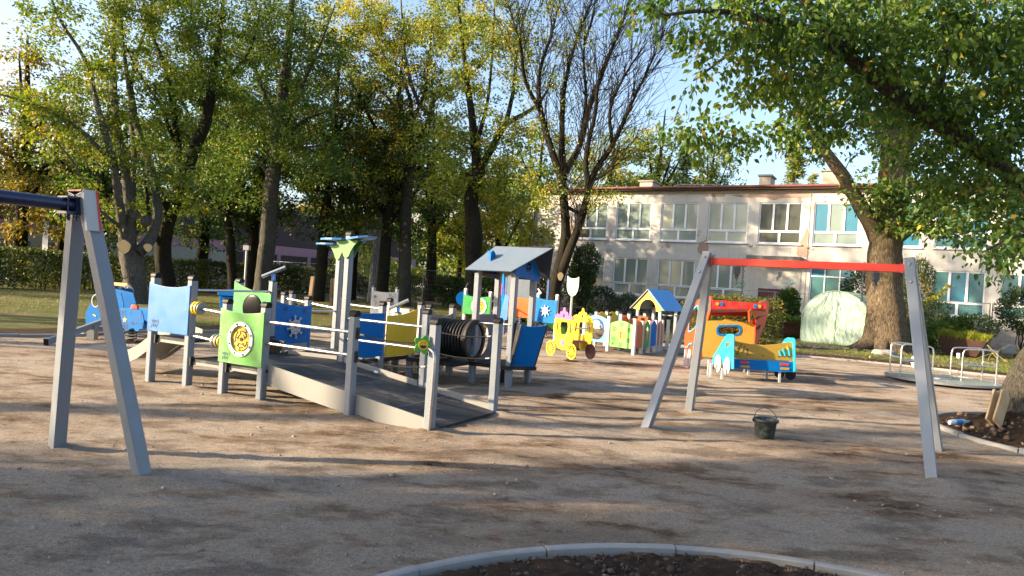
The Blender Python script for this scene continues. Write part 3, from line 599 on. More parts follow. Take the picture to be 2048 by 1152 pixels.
# tall posts with leaf heads
for a, b, rr_ in ((-1.38, 2.84, 0), (0, 1.43, 1)):
    post(a, b, 2.09); z = 1.78
    for s in (-1, 1):
        L_ = [(0.0, 0), (0.045, 0.03), (0.075, 0.10), (0.12, 0.17), (0.185, 0.235), (0.19, 0.255), (-0.19, 0.255), (-0.185, 0.235), (-0.12, 0.17), (-0.075, 0.10), (-0.045, 0.03)]
        MB().plate([L_], Q(a, b+0.058*s, z), E_, UP, 0.018).build('leaf_bracket', paint('bracket_green', (0.06, 0.24, 0.035), 0.45), ps, 0.002)
    for s in (-1, 1):   # two wings with a notched tip
        ux = (E_*s+UP*(-0.02 if s < 0 else 0.16)).normalized(); vy = B_
        L_ = [(0.0, -0.13), (0.15, -0.17), (0.30, -0.16), (0.46, -0.10), (0.43, -0.03), (0.455, 0.03), (0.43, 0.06), (0.455, 0.11), (0.30, 0.16), (0.15, 0.17), (0.0, 0.13)]
        L_ = [(x_*(0.72 if s > 0 and rr_ else 0.85), y_) for x_, y_ in L_]
        MB().plate([L_], Q(a+0.05*s, b, z+0.262), ux, vy, 0.026).build('leaf_wing', paint('wing_blue', (0.015, 0.15, 0.38), 0.4), ps)
# tunnel
def tunnel():
    m = MB(); n = 28; vs = []; ks = 150; A = Q(0.26, 3.45, 0.66); L_ = 0.62
    for i in range(ks+1):
        t_ = i/ks; r = 0.285+0.022*(1 if math.sin(t_*math.pi*2*11) > 0 else -1)*min(1, abs(math.sin(t_*math.pi*2*11))*2.0)
        vs += [A+E_*L_*t_+(B_*math.cos(2*math.pi*j/n)+UP*math.sin(2*math.pi*j/n))*r for j in range(n)]
    m.add(vs, [[i*n+j, i*n+(j+1) % n, (i+1)*n+(j+1) % n, (i+1)*n+j] for i in range(ks) for j in range(n)], True); tn = m.build('tunnel', black, ps)
    m = MB(); m.tube([A, A+E_*L_], 0.258, 28, False); ob = m.build('lit_tunnel_lining', paint('lit_inside_grey', (0.50, 0.52, 0.52), 0.6), tn)  # pale grey paints the inside of the tube as lit
    MB().plate([circ(0, 0, 0.325, 36), circ(0, 0, 0.262, 36)], A+E_*(L_+0.01), B_, UP, 0.05).build('tunnel_rim', black, tn, 0.01)
    MB().plate([circ(0, 0, 0.257, 30)], A+E_*0.30, B_, UP, 0.008).build('lit_inside_disc', paint('lit_inside_grey', (0.50, 0.52, 0.52), 0.6), tn)  # added disc coloured like the lit inside of the tunnel
tunnel()
# roofed tower
for a, b in ((.84, 3.55), (1.49, 3.55), (1.49, 4.23), (.84, 4.23)):
    mb = MB().beam(Q(a, b, -0.1), Q(a, b, 1.79), 0.098, 0.098, E_, 0.014).build('post', grey, ps)
deck([Q(.80, 3.5), Q(1.54, 3.5), Q(1.84, 3.80), Q(1.54, 4.28), Q(.80, 4.28)], 0.31, 0.05)
m = MB().beam(Q(.8, 3.49, 0.285), Q(1.54, 3.49, 0.285), 0.03, 0.06); m.beam(Q(1.2, 3.9, -0.05), Q(1.2, 3.9, 0.25), 0.07, 0.07); m.build('deck_frame', black, ps)
o, u, L = frame(Q(.84, 3.60), Q(.84, 4.18)); MB().plate([[(0, .30), (L, .30), (L, 1.06), (0, 1.06)], circ(L/2-0.14, 0.66, 0.27, 30)[::1]], o, u, UP, 0.016).build('tunnel_panel', paint('slate_board', (0.07, 0.10, 0.14), 0.5), ps)
# leaning bow panels (front, right)
fo = [V(Q(1.56, 3.50, 0.32)), V(Q(1.92, 3.60, 0.32)), V(Q(2.25, 3.62, 0.98)), V(Q(1.86, 3.46, 0.99))]
def quad(name, P, th, mat, dip=0.0):
    a, b, c, d = P; nn = (b-a).cross(d-a).normalized(); top = [c+(d-c)*t_-UP*dip*4*t_*(1-t_) for t_ in np.linspace(0, 1, 7)]
    pts = [a, b]+top; k = len(pts); m = MB(); m.add([p+nn*th/2 for p in pts]+[p-nn*th/2 for p in pts], [list(range(k)), list(range(k, 2*k))[::-1]]+[[i, i+k, (i+1) % k+k, (i+1) % k] for i in range(k)]); return m.build(name, mat, ps, 0.002)
bw = [Q(1.52, 3.50, 0.32), Q(1.80, 3.78, 0.32), Q(1.96, 3.80, 0.98), Q(1.68, 3.46, 0.97)]
quad('bow_panel', bw, 0.018, blueM, 0.03)
quad('bow_side', [Q(1.5, 3.62, 0.33), Q(1.56, 3.47, 0.33), Q(1.72, 3.44, 0.98), Q(1.5, 3.62, 0.99)], 0.018, black)
quad('bow_side', [Q(1.80, 3.82, 0.32), Q(1.52, 4.2, 0.32), Q(1.56, 4.25, 1.0), Q(1.96, 3.84, 0.98)], 0.018, black, 0.03)
text('vinci\nplay', 0.06, Q(1.56, 3.50, 0.37), (Q(1.80, 3.78)-Q(1.52, 3.50)), V((0.1, -0.02, 1)), 0.014, inkB, ps, 'logo')
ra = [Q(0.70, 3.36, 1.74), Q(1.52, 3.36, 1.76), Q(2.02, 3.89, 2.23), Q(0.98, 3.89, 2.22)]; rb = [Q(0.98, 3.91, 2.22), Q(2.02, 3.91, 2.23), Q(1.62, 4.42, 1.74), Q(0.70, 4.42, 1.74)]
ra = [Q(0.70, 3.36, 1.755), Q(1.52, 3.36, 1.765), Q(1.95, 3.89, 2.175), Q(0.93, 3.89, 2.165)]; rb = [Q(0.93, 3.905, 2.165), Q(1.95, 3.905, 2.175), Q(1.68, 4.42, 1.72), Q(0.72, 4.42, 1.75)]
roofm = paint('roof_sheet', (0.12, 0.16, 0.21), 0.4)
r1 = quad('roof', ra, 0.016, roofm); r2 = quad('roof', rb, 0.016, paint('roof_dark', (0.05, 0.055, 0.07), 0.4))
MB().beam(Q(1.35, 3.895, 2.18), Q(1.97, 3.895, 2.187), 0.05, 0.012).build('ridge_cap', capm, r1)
ch = Q(1.02, 3.55, 1.93); MB().plate([[(0, -0.08), (0.11, 0.02), (0.11, 0.08), (0.055, 0.13), (0, 0.08)]], ch+UP*0.03, (B_+E_*0.25), UP, 0.05).build('chimney', blueM, r1)
for a_, b0, b1, nm in ((1.54, 3.42, 4.36, 'gable'), (0.80, 3.44, 4.34, 'gable')):
    A = Q(a_, b0, 0); B = Q(a_, b1, 0); o, u, L = frame(A, B); dx_ = 0.0
    g = MB().plate([[(0, 1.755), (0.08, 1.70), (L-0.03, 1.64), (L, 1.745), (L/2, 2.10)], circ(L/2, 1.87, 0.075, 20)], o, u, UP, 0.018).build(nm, blueM, ps)
    MB().plate([circ(L/2, 1.87, 0.095, 24), circ(L/2, 1.87, 0.07, 24)], o+u.cross(UP)*0.012, u, UP, 0.008).build('round_frame', inkB, g)
    m = MB().plate([circ(L/2, 1.87, 0.073, 20)], o, u, UP, 0.004); m.build('window_pane', bub, g)
    m = MB().beam(o+u*L/2+UP*1.80+u.cross(UP)*0.012, o+u*L/2+UP*1.94+u.cross(UP)*0.012, 0.014, 0.008); m.beam(o+u*(L/2-0.07)+UP*1.87+u.cross(UP)*0.012, o+u*(L/2+0.07)+UP*1.87+u.cross(UP)*0.012, 0.014, 0.008); m.build('glazing_bar', blueL, g)
m = MB().beam(Q(0.84, 3.60, 1.70), Q(0.84, 4.2, 1.70), 0.06, 0.04); m.beam(Q(1.44, 3.6, 1.68), Q(1.44, 4.2, 1.68), 0.06, 0.04); m.build('roof_tie', darkw, ps)
# slide
m = MB(); sp = [(0, 0.60), (0.18, 0.56), (0.42, 0.42), (0.66, 0.27), (0.84, 0.19), (1.0, 0.165)]
vs = []; [vs.extend([Q(-2.05-x, 0.30, z), Q(-2.05-x, 0.78, z), Q(-2.05-x, 0.78, z-0.02), Q(-2.05-x, 0.30, z-0.02)]) for x, z in sp]
m.add(vs, [[i*4+j, i*4+(j+1) % 4, i*4+4+(j+1) % 4, i*4+4+j] for i in range(len(sp)-1) for j in range(4)]); m.build('slide_bed', greyb, ps)
for b_ in (0.28, 0.80):
    L_ = [(-x, z-0.07) for x, z in sp]+[(-1.06, 0.16), (-1.07, 0.22)]+[(-x, z+(0.05 if x < 0.1 else 0.12)) for x, z in sp[::-1]]
    MB().plate([L_], Q(-2.03, b_), E_, UP, 0.018).build('slide_side', greyb, ps, 0.002)
MB().beam(Q(-2.98, 0.34, -0.05), Q(-2.98, 0.34, 0.12), 0.03, 0.03).beam(Q(-2.98, 0.74, -0.05), Q(-2.98, 0.74, 0.12), 0.03, 0.03).build('slide_leg', galv, ps)
quad('deck_skirt_shadow', [Q(-1.98, 1.40, 0.18), Q(-1.25, 1.40, 0.16), Q(-1.05, 1.40, 0.55), Q(-1.98, 1.40, 0.56)], 0.012, black)  # black sheet for the side skirt and the shadow under the deck
tg = MB().add([Q(0.2, 3.6, 0.28), Q(0.32, 3.6, 0.27), Q(0.24, 3.55, 0.10), Q(0.18, 3.56, 0.11), Q(0.2, 3.62, 0.28), Q(0.32, 3.62, 0.27), Q(0.25, 3.57, 0.10), Q(0.18, 3.575, 0.11)], [[0, 1, 2, 3], [7, 6, 5, 4], [0, 4, 5, 1], [1, 5, 6, 2], [2, 6, 7, 3], [3, 7, 4, 0]])
tg.build('paper_tag', white, ps)
for a_, b_ in ((0.62, 1.384),): MB().box(Q(a_, b_-0.002, 0.30), (0.06, 0.003, 0.03), E_, B_).build('label_plate', white, ps)
# ================================================================ OTHER EQUIPMENT
def spring(mb, c, r, h, turns=4.5, wire=0.012):
    n = int(turns*14); mb.tube([c+V((r*math.cos(i*2*math.pi/14), r*math.sin(i*2*math.pi/14), h*i/n)) for i in range(n+1)], wire, 6)
# police car spring rocker
bp = G(262, 684); t = thing('spring_rocker', 'blue car-shaped spring rocker with a red roof light and a yellow star', 'spring rocker', bp)
m = MB(); spring(m, bp+V((0, 0, 0.02)), 0.09, 0.24); m.box(bp+V((0, 0, 0.01)), (0.3, 0.3, 0.02)); m.box(bp+V((0, 0, 0.27)), (0.3, 0.2, 0.03)); m.build('spring', black, t)
cu = V((0.93, -0.36, 0)).normalized()
CS = lambda L: [(x*0.80+0.10, z*0.78-0.04) for x, z in L]
car = [(-.42, .40), (-.36, .36), (-.30, .345), (-.24, .39), (-.17, .40), (-.12, .345), (-.03, .345), (.04, .40), (.14, .42), (.20, .36), (.27, .35), (.34, .41), (.44, .43), (.45, .62), (.42, .74), (.36, .86), (.22, .90), (-.28, .88), (-.38, .80), (-.44, .66), (-.44, .50)]
for k, s in enumerate((-1, 1)):
    o = bp+V((cu.y, -cu.x, 0))*0.14*(-s) if False else bp+cu.cross(UP)*0.14*(1 if k == 0 else -1)
    ob = MB().plate([CS(car)], o, cu, UP, 0.018).build('car_side', blueM, t, 0.002)
    D_ = [closed([(.02, .70), (.05, .84), (.34, .84), (.38, .70)]), closed([(-.36, .66), (-.30, .83), (-.14, .83), (-.12, .66)]), [(-.26, .68), (-.25, .80), (-.2, .8), (-.2, .68)], closed(circ(0.10, 0.54, 0.05, 14)), closed(circ(0.10, 0.54, 0.032, 12)), closed([(.20, .51), (.40, .53), (.41, .57), (.24, .57)]), [(.12, .64), (.40, .65)], closed(circ(-0.10, 0.43, 0.055, 14, 0.085)), closed(circ(-0.10, 0.43, 0.03, 12, 0.05)), [(-.2, .42), (-.18, .52), (-.08, .56), (0.0, .50)], closed(circ(-0.36, 0.45, 0.04, 14, 0.075)), [(.42, .44), (.43, .5)]]
    if k == 0:
        MB().lines([CS(q) for q in D_], o, cu, UP, 0.0105, 0.010, 0.003).build('engraving', inkB, ob)
        st = [((0.075 if i % 2 == 0 else 0.032)*math.sin(i*math.pi/5)-0.14, (0.075 if i % 2 == 0 else 0.032)*math.cos(i*math.pi/5)+0.60) for i in range(10)]
        MB().plate([CS(st)], o+cu.cross(UP)*0.012, cu, UP, 0.006).build('star', yellow, ob)
MB().plate([CS([(0.02, .885), (.24, .885), (.23, .95), (.19, .985), (.08, .985), (.03, .95)])], bp+cu.cross(UP)*0.14, cu, UP, 0.05).build('roof_light', red, t, 0.006)
MB().box(bp+V((0, 0, 0.42)), (0.3, 0.28, 0.03), cu, cu.cross(UP)).build('seat', black, t)
# seesaw behind
def GP_(px, Y): q = W(px, 560, Y); return V((q.x, q.y, 0))
A = G(92, 690); A.z = 0.05; Bq = W(214, 640, 14.2); t = thing('seesaw', 'long grey seesaw beam tilted up to a blue car-shaped end panel', 'seesaw', (A+(Bq-A)*0.6).to_2d().to_3d())
bt = A+(Bq-A)*1.2
MB().beam(A, bt, 0.075, 0.11, UP, 0.004).build('beam', grey, t); MB().beam(A-(Bq-A).normalized()*0.01, A, 0.08, 0.115, UP).build('end_cap', capm, t)
mid = A+(bt-A)*0.62; MB().beam(V((mid.x, mid.y, -0.05)), mid, 0.14, 0.14).build('pivot_post', galv, t)
sc0 = GP_(222, 14.6); sc0.z = -0.20; su = V((0.95, -0.25, 0)).normalized()
for k in (1, -1):
    L_ = [(-.40, .40), (-.42, .62), (-.30, .84), (-.18, 1.06), (-.10, 1.14), (.15, 1.12), (.42, 1.08), (.50, .90), (.50, .42), (.3, .36), (-.2, .36)]
    ob = MB().plate([L_, circ(-0.18, 0.88, 0.09, 16, 0.12)], sc0+su.cross(UP)*0.16*k, su, UP, 0.018).build('side_panel', blueM, t, 0.002)
    MB().plate([circ(-0.18, 0.88, 0.105, 16, 0.135), circ(-0.18, 0.88, 0.085, 16, 0.115)], sc0+su.cross(UP)*(0.16*k+0.012), su, UP, 0.006).build('window_rim', pale, ob)
MB().box(sc0+V((0, 0, 0.72)), (0.4, 0.28, 0.03), su, su.cross(UP)).build('seat', black, t); MB().tube([sc0+V((-0.2, -0.2, 0.6)), sc0+V((-0.05, -0.35, 0.58))], 0.016, 8).build('handle', mustard, t)
# bag on the seesaw
def bag(name, label, cat, c, r, mat, sq=(1, 1, 1)):
    bm = bmesh.new(); bmesh.ops.create_icosphere(bm, subdivisions=4, radius=1.0); me = bpy.data.meshes.new(name)
    for v in bm.verts:
        n_ = v.co.copy(); k = 1+0.10*math.sin(n_.x*7+n_.z*3)*math.cos(n_.y*6)+0.05*math.sin(n_.z*15+n_.x*9)
        if n_.z > 0.6: k *= 1-0.9*(n_.z-0.6)
        v.co = V((n_.x*r*sq[0]*k, n_.y*r*sq[1]*k, n_.z*r*sq[2]*k))
    bm.to_mesh(me); bm.free(); me.polygons.foreach_set('use_smooth', [True]*len(me.polygons)); o = link(name, me, mat); o.location = c; return tag(o, label, cat)
bg_ = bag('refuse_sack', 'dark navy plastic sack on the lawn in front of the pruned tree trunk', 'sack', W(242, 592, 18.0)+V((0, 0, 0)), 0.28, paint('plastic_navy', (0.015, 0.03, 0.07), 0.25, 0, 0, bmp=0.6), (1, 1, 1.15))
bag('refuse_sack', 'small pale blue plastic bag lying against the dark sack', 'sack', W(255, 586, 18.1)+V((0, 0, 0)), 0.15, paint('plastic_pale', (0.25, 0.42, 0.58), 0.3, 0, 0, bmp=0.6), (0.9, 1, 1.4))
# timber guard frame near the tree
o1 = W(222, 567, 22.5); o2 = W(257, 570, 22.3); t = thing('tree_guard', 'low fresh timber frame guarding the pruned pale tree', 'tree guard', (o1.x, o1.y, 0))
for nm, a, b, s_ in (('rail', o1, o2, 0.10), ('post', V((o1.x, o1.y, 0)), o1, 0.09), ('post', V((o2.x, o2.y, 0)), o2, 0.13)): MB().beam(a, b, s_, s_).build(nm, woodm, t)
# blue litter bin behind the posts
bb = W(468, 600, 15.2); bb.z = 0; t = thing('litter_bin', 'tall blue bin with a sloping lid behind the grey posts', 'bin', bb)
MB().add([bb+V((x*w_, y*w_, z)) for z, w_ in ((0.0, 0.17), (0.92, 0.225)) for x, y in ((-1, -1), (1, -1), (1, 1), (-1, 1))], [[3, 2, 1, 0], [4, 5, 6, 7], [0, 1, 5, 4], [1, 2, 6, 5], [2, 3, 7, 6], [3, 0, 4, 7]]).build('bin_body', blueM, t, 0.012)
MB().plate([[(-.25, .93), (.25, .93), (.26, 1.0), (.14, 1.06), (-.16, 1.06), (-.27, .98)]], bb, V((1, 0, 0)), UP, 0.5).build('lid', blueM, t, 0.01)
# far gear panel, standing alone
A = W(746, 600, 19.6); B = W(793, 603, 19.6); A.z = B.z = 0; t = thing('activity_board', 'grey gear activity panel on two posts, standing apart near the lawn', 'play panel', (A+B)/2)
class _F: pass
for P_ in (A, B): post(0, 0, 1.22, t, o=P_, w_=0.09)
gear_panel(A, B, 0.30, 1.14, pale, t, 0.8)
# second structure at the back ------------------------------------
def GP(px, Y): q = W(px, 560, Y); return V((q.x, q.y, 0))
A1, A2, A3, A4 = GP(933, 21.5), GP(983, 21.2), GP(1079, 21.2), GP(1117, 20.8); t2 = thing('play_structure', 'distant play structure with green maze panel, orange wall and blue wheel panel', 'playground set', GP(1020, 21.3))
wpost = paint('white_post', (0.46, 0.465, 0.47), 0.45)
for P_, h in ((A1, 1.27), (A2, 1.22), (A3, 1.27), (A4, 1.27)): post(0, 0, h, t2, o=P_, w_=0.085, mat=wpost, cap_mat=wpost)
u_ = (A2-A1).normalized(); L = (A2-A1).length
ob, o, u, L = panel(A1, A2, 0.62-0.05, 1.15, 1.15, 0.05, greenD, par=t2, holes=[circ(L*0.6, 0.83, 0.2, 28)]); maze(o, u, L*0.6, 0.83, 0.25, ob)
wheel_panel(A3, A4, 0.48, 1.22, 1.17, t2, True)
c_ = A3+V((0, 0, 1.33)); MB().tube([c_-V((0.0, 0, 0.05)), c_+V((0, 0, 0.05))], 0.02, 8).tube([c_+V((0.08, -0.05, 0)), c_+V((-0.02, 0.02, 0.14))], 0.03, 8).build('telescope', wpost, t2)
H1, H2 = GP(1014, 22.0), GP(1068, 21.6)
for P_ in (H1, H2, H1+V((0.5, 0.9, 0)), H2+V((0.5, 0.9, 0))): post(0, 0, 1.75, t2, o=P_, w_=0.085, mat=blueR)
panel(H1, H2, 0.55, 1.18, 1.16, 0.02, orange, par=t2); MB().plate([[(0, 1.16), ((H2-H1).length, 1.14), ((H2-H1).length, 1.85), (0, 1.80)]], H1+V((0, -0.03, 0)), H2-H1, UP, 0.02).build('wall_panel', paint('slate_board', (0.07, 0.10, 0.14)), t2)
P0 = GP(1006, 21.2); MB().plate([[(-0.10, 0.5), (0.10, 0.55), (0.13, 1.2), (0.08, 1.75), (0.02, 1.9), (-0.05, 1.7), (-0.12, 1.2)]], P0, V((0.5, -0.85, 0)), UP, 0.03).build('rocket_panel', blueM, t2)
MB().plate([[(-0.05, 1.2), (0.03, 1.2), (0.03, 1.55), (-0.04, 1.5)]], P0+V((-0.02, -0.03, 0)), V((0.5, -0.85, 0)), UP, 0.012).build('window_patch', pink, t2)
MB().plate([[(-0.13, 0.45), (0.13, 0.5), (0.15, 1.2), (0.0, 1.25)]], GP(1012, 20.9), V((0.8, -0.5, 0)), UP, 0.03).build('fin_panel', blueL, t2)
MB().tube([H1+V((0, 0, 0.5)), A2+V((0, 0, 0.75))], 0.02, 8).tube([A2+V((0, 0, 1.0)), H1+V((0, 0, 1.0))], 0.02, 8).build('rail', steel, t2)
MB().plate([[(0, 0.42), (0.5, 0.1), (0.6, 0.1), (0.6, 0.3), (0.2, 0.55), (0, 0.55)]], GP(1096, 21.6), V((1, 0, 0)), UP, 0.5).build('slide_chute', greenT, t2)
# crocodile rocker
cp = GP(1044, 22.4); t = thing('spring_rocker', 'green long spiky-backed animal spring rocker beside the orange wall', 'spring rocker', cp)
L_ = [(-.30, .84), (-.28, .93), (-.12, 1.02)]+[(-.12+0.06*i, 1.02+(0.06 if i % 2 else 0.01)) for i in range(1, 8)]+[(.45, 1.16), (.66, 1.18), (.78, 1.05), (.70, .88), (.50, .90), (.30, .86), (.0, .87)]
L_ = [(x*0.62, z*0.8+0.16) for x, z in L_]
for s in (-1, 1): MB().plate([L_], cp+V((0, 0.12*s, -0.05)), V((1, 0.1, 0)), UP, 0.02).build('body_panel', greenT, t)
m = MB(); spring(m, cp, 0.08, 0.72, 6); m.box(cp+V((0.05, 0, 0.78)), (0.35, 0.22, 0.04)); m.build('spring', black, t)
# blue drum object hanging on the fence line
# carriage rocker -------------------------------------------------
cb = G(1142, 722); t = thing('spring_rocker', 'yellow carriage-shaped spring rocker with spoked wheels and a pink crown', 'spring rocker', cb)
m = MB(); spring(m, cb+V((0, 0, 0)), 0.09, 0.25, 3.5); m.tube([cb, cb+V((0, 0, 0.012))], 0.16, 16); m.box(cb+V((0, 0, 0.27)), (0.3, 0.3, 0.03)); m.build('spring', black, t)
cu = V((0.55, -0.835, 0)); cw = V((0.835, 0.55, 0))
body = [(-.36, .42), (-.22, .28), (0, .24), (.22, .28), (.36, .42), (.42, .62), (.45, .85), (.42, 1.06), (.34, 1.10), (-.34, 1.10), (-.42, 1.06), (-.45, .85), (-.42, .62)]
hol = [[(-.11, .66), (.11, .66), (.17, .86), (.14, 1.0), (-.14, 1.0), (-.17, .86)], [(-.33, .74), (-.27, .70), (-.24, .96), (-.30, .98)], [(.27, .70), (.33, .74), (.30, .98), (.24, .96)]]
crown = [(-.36, 1.08), (.36, 1.08), (.40, 1.14), (.26, 1.20), (.20, 1.16), (.16, 1.26), (.06, 1.28), (.03, 1.38), (-.03, 1.38), (-.06, 1.28), (-.16, 1.26), (-.20, 1.16), (-.26, 1.20), (-.40, 1.14)]
for k, off in enumerate((-0.24, 0.27)):
    o = cb+cw*off+cu*0.0; s_ = 0.80
    sc_f = lambda L: [(x*s_, z*s_+0.04) for x, z in L]
    ob = MB().plate([sc_f(body)]+[sc_f(h) for h in hol], o, cu, UP, 0.02).build('side_panel', lemon, t, 0.002)
    MB().plate([sc_f(crown), [(x*s_, z*s_+0.04) for x, z in circ(0, 1.16, 0.04, 10, 0.05)]], o-cw*0.022, cu, UP, 0.02).build('crown', pink if k == 0 else lemon, ob, 0.002)
    if k == 0:
        hd = [(0.07*(0.6+0.4*abs(math.cos(2.5*a)))*math.cos(a), 0.40+0.07*(0.6+0.4*abs(math.cos(2.5*a)))*math.sin(a)) for a in np.linspace(0, 6.283, 40)[:-1]]
        MB().plate([hd], o-cw*0.016, cu, UP, 0.008).build('crest', pink, ob); mm_ = MB(); [mm_.dome(o+cu*x+UP*z-cw*0.012, 0.018, -cw, 0.6, 10, 3) for x, z in ((-.08, .50), (.10, .50), (.30, .70))]; mm_.build('bolt', black, ob)
    for wx in (-.38, .34):
        c = o+cu*wx+UP*0.24-cw*0.035; r = 0.165
        if k == 1 and wx > 0:
            MB().plate([circ(0, 0, r, 24)], c, cu, UP, 0.018).build('wheel', paint('back_of_wheel', (0.07, 0.02, 0.03), 0.5), t); continue
        if k == 1: c = c+cw*0.07
        wob = MB().plate([circ(0, 0, r, 30), circ(0, 0, r*0.82, 30)], c, cu, UP, 0.02)
        for i in range(12):
            a = R(30*i); d = cu*math.cos(a)+UP*math.sin(a); wob.beam(c+d*r*0.15, c+d*r*0.85, 0.011, 0.018, cw)
        wob.plate([circ(0, 0, r*0.22, 14)], c, cu, UP, 0.024); wob.build('wheel', yellow, t)
MB().box(cb+UP*0.44, (0.34, 0.46, 0.03), cu, cw).build('seat', paint('plum_board', (0.22, 0.03, 0.16), 0.4), t); MB().box(cb+UP*0.34, (0.24, 0.2, 0.18), cu, cw).build('seat_base', mustard, t)
MB().tube([cb-cw*0.24+cu*0.2+UP*0.72, cb+cw*0.27+cu*0.2+UP*0.72], 0.016, 10).build('handle', steel, t)
# white tulip board on a pole
tb = GP(1146, 17.6); t = thing('pole_sign', 'white tulip-shaped board on a tall white pole behind the carriage', 'board', tb)
MB().beam(tb, tb+UP*1.62, 0.05, 0.05, None, 0.006).build('pole', wpost, t)
L_ = [(-.145, 1.86), (-.10, 1.82), (-.06, 1.80), (.06, 1.80), (.10, 1.82), (.145, 1.85), (.148, 1.62), (.13, 1.50), (.09, 1.41), (.03, 1.36), (-.03, 1.36), (-.09, 1.41), (-.13, 1.50), (-.148, 1.62)]
ob = MB().plate([L_], tb+V((0, -0.035, 0)), V((0.97, -0.25, 0)), UP, 0.02).build('board', paint('bright_white', (0.86, 0.86, 0.86), 0.3, 0, 0.03), t); MB().beam(tb+V((-0.012, -0.05, 1.38)), tb+V((-0.012, -0.05, 1.79)), 0.008, 0.004).build('seam', galv, ob)
# ---------------------------------------------------------------- panel maze with little house
c0 = V((3.13, 17.74, 0)); dl = V((-.71, .70, 0)).normalized(); dr = V((0.50, 0.866, 0)).normalized(); t = thing('panel_maze', 'low maze of coloured play panels on white posts with a small blue-roofed house', 'playground set', c0+dl*0.8+dr*1.1)
def wp(p, h=0.90): return post(0, 0, h, t, o=p, w_=0.09, mat=wpost, fn=None)
LP = [c0+dl*0.80*i for i in range(3)]; RP = [c0+dr*0.54*(i+1) for i in range(5)]
for p in LP: wp(p)
for p in RP: wp(p, 0.84)
for p in (c0+dl*1.6+dr*0.75, c0+dl*1.6+dr*1.5, c0+dl*1.6+dr*2.3, c0+dl*0.8+dr*2.7, c0+dr*1.4+dl*0.8, c0+dl*0.8+dr*0.8): wp(p, 0.95)
def arch(L, z0, z1, rise, n=12): return [(0, z0), (L, z0)]+[(L*(1-i/n), z1+rise*math.sin(math.pi*i/n)) for i in range(n+1)]
def apanel(A, B, z0, z1, rise, mat, holes=(), off=0.0):
    o, u, L = frame(A, B); o = o+u*0.045; L -= 0.09; return MB().plate([arch(L, z0, z1, rise)]+list(holes), o+u.cross(UP)*off, u, UP, 0.02).build('panel', mat, t, 0.002), o, u, L
mirror = nodes('steel_mirror'); mirror[2].inputs['Metallic'].default_value = 1; mirror[2].inputs['Roughness'].default_value = 0.07; mirror[2].inputs['Base Color'].default_value = (0.6, 0.6, 0.6, 1); mirror = mirror[0]
blueS = paint('sky_blue_board', (0.06, 0.28, 0.60), 0.4)
greenS = paint('apple_green_board', (0.12, 0.44, 0.06), 0.42)
ob, o, u, L = apanel(LP[2], LP[1], 0.20, 0.80, 0.09, blueS, [circ(0.355, 0.53, 0.27, 32)]); MB().dome(o+u*0.355+UP*0.53, 0.285, u.cross(UP), 0.35, 32, 6).build('mirror_dome', mirror, ob)
ob, o, u, L = apanel(LP[1], LP[0], 0.13, 0.72, 0.09, greenS); nn = u.cross(UP)
MB().plate([circ(L*0.5, 0.46, 0.125, 26)], o+nn*0.018, u, UP, 0.016).build('dial', yellow, ob)
MB().plate([[(L*.5-.02, .37), (L*.5+.02, .37), (L*.5+.02, .48), (L*.5+.05, .48), (L*.5, .56), (L*.5-.05, .48), (L*.5-.02, .48)]], o+nn*0.029, u, UP, 0.005).build('arrow', darkw, ob)
D_ = []
for a in (90, 30, 150, 210, 330, 270):
    x, z = L*0.5+0.26*math.cos(R(a)), 0.46+0.26*math.sin(R(a)); D_ += [flower_l(x, z, 0.05), closed(circ(x, z, 0.065, 14, 0.055))]
MB().lines(D_, o, u, UP, 0.0105, 0.008, 0.003).build('engraving', ink, ob)
text('vinci\nplay', 0.045, o+u*0.08+UP*0.22, u, UP, 0.012, ink, ob, 'logo', 0.62)
cols = [brick, greenD, blueM, brick]
for i in range(4):
    A = c0+dr*0.54*i; B = c0+dr*0.54*(i+1); o, u, L = frame(A, B)
    hs = [circ(L*0.42, 0.50, 0.15, 20, 0.2)] if i == 1 else ()
    ob, o, u, L = apanel(A, B, 0.16, 0.70, 0.13, cols[i], hs, 0.03)
    if i == 0: MB().lines([[(L*0.5+0.14*math.cos(a)*(1-a/20), 0.62+0.10*math.sin(a)*(1-a/20)) for a in np.linspace(0, 14, 40)], [(L*0.5+0.12*math.cos(a)*(1-a/20), 0.36+0.09*math.sin(a)*(1-a/20)) for a in np.linspace(0, 14, 40)]], o, u, UP, 0.011, 0.008, 0.003).build('engraving', darkw, ob)
    if i == 1: MB().plate([circ(L*0.42, 0.50, 0.15, 20, 0.2)], o-u.cross(UP)*0.25, u, UP, 0.01).build('back_disc', orange, ob)
    if i in (1, 2, 3):
        q = MB(); rr_ = random.Random(i)
        for j in range(7): q.beam(o+u*(L*0.2+rr_.random()*L*0.6)+UP*(0.3+0.5*rr_.random())+u.cross(UP)*0.014, o+u*(L*0.2+rr_.random()*L*0.6)+UP*(0.3+0.5*rr_.random())+u.cross(UP)*0.014, 0.012, 0.006) if i == 2 else q.dome(o+u*(L*0.72+0.06*math.cos(j))+UP*(0.66+0.05*math.sin(j*1.3))+u.cross(UP)*0.01, 0.018, u.cross(UP), 0.4, 8, 2)
        q.build('detail', white if i != 2 else pale, ob)
apanel(c0+dl*1.6+dr*0.75, c0+dl*1.6+dr*1.5, 0.25, 0.85, 0.1, lemon); apanel(c0+dl*1.6+dr*1.5, c0+dl*1.6+dr*2.3, 0.25, 0.85, 0.1, lemon); apanel(c0+dl*0.8+dr*2.7, c0+dl*0.8+dr*2.0, 0.25, 0.8, 0.1, blueS)
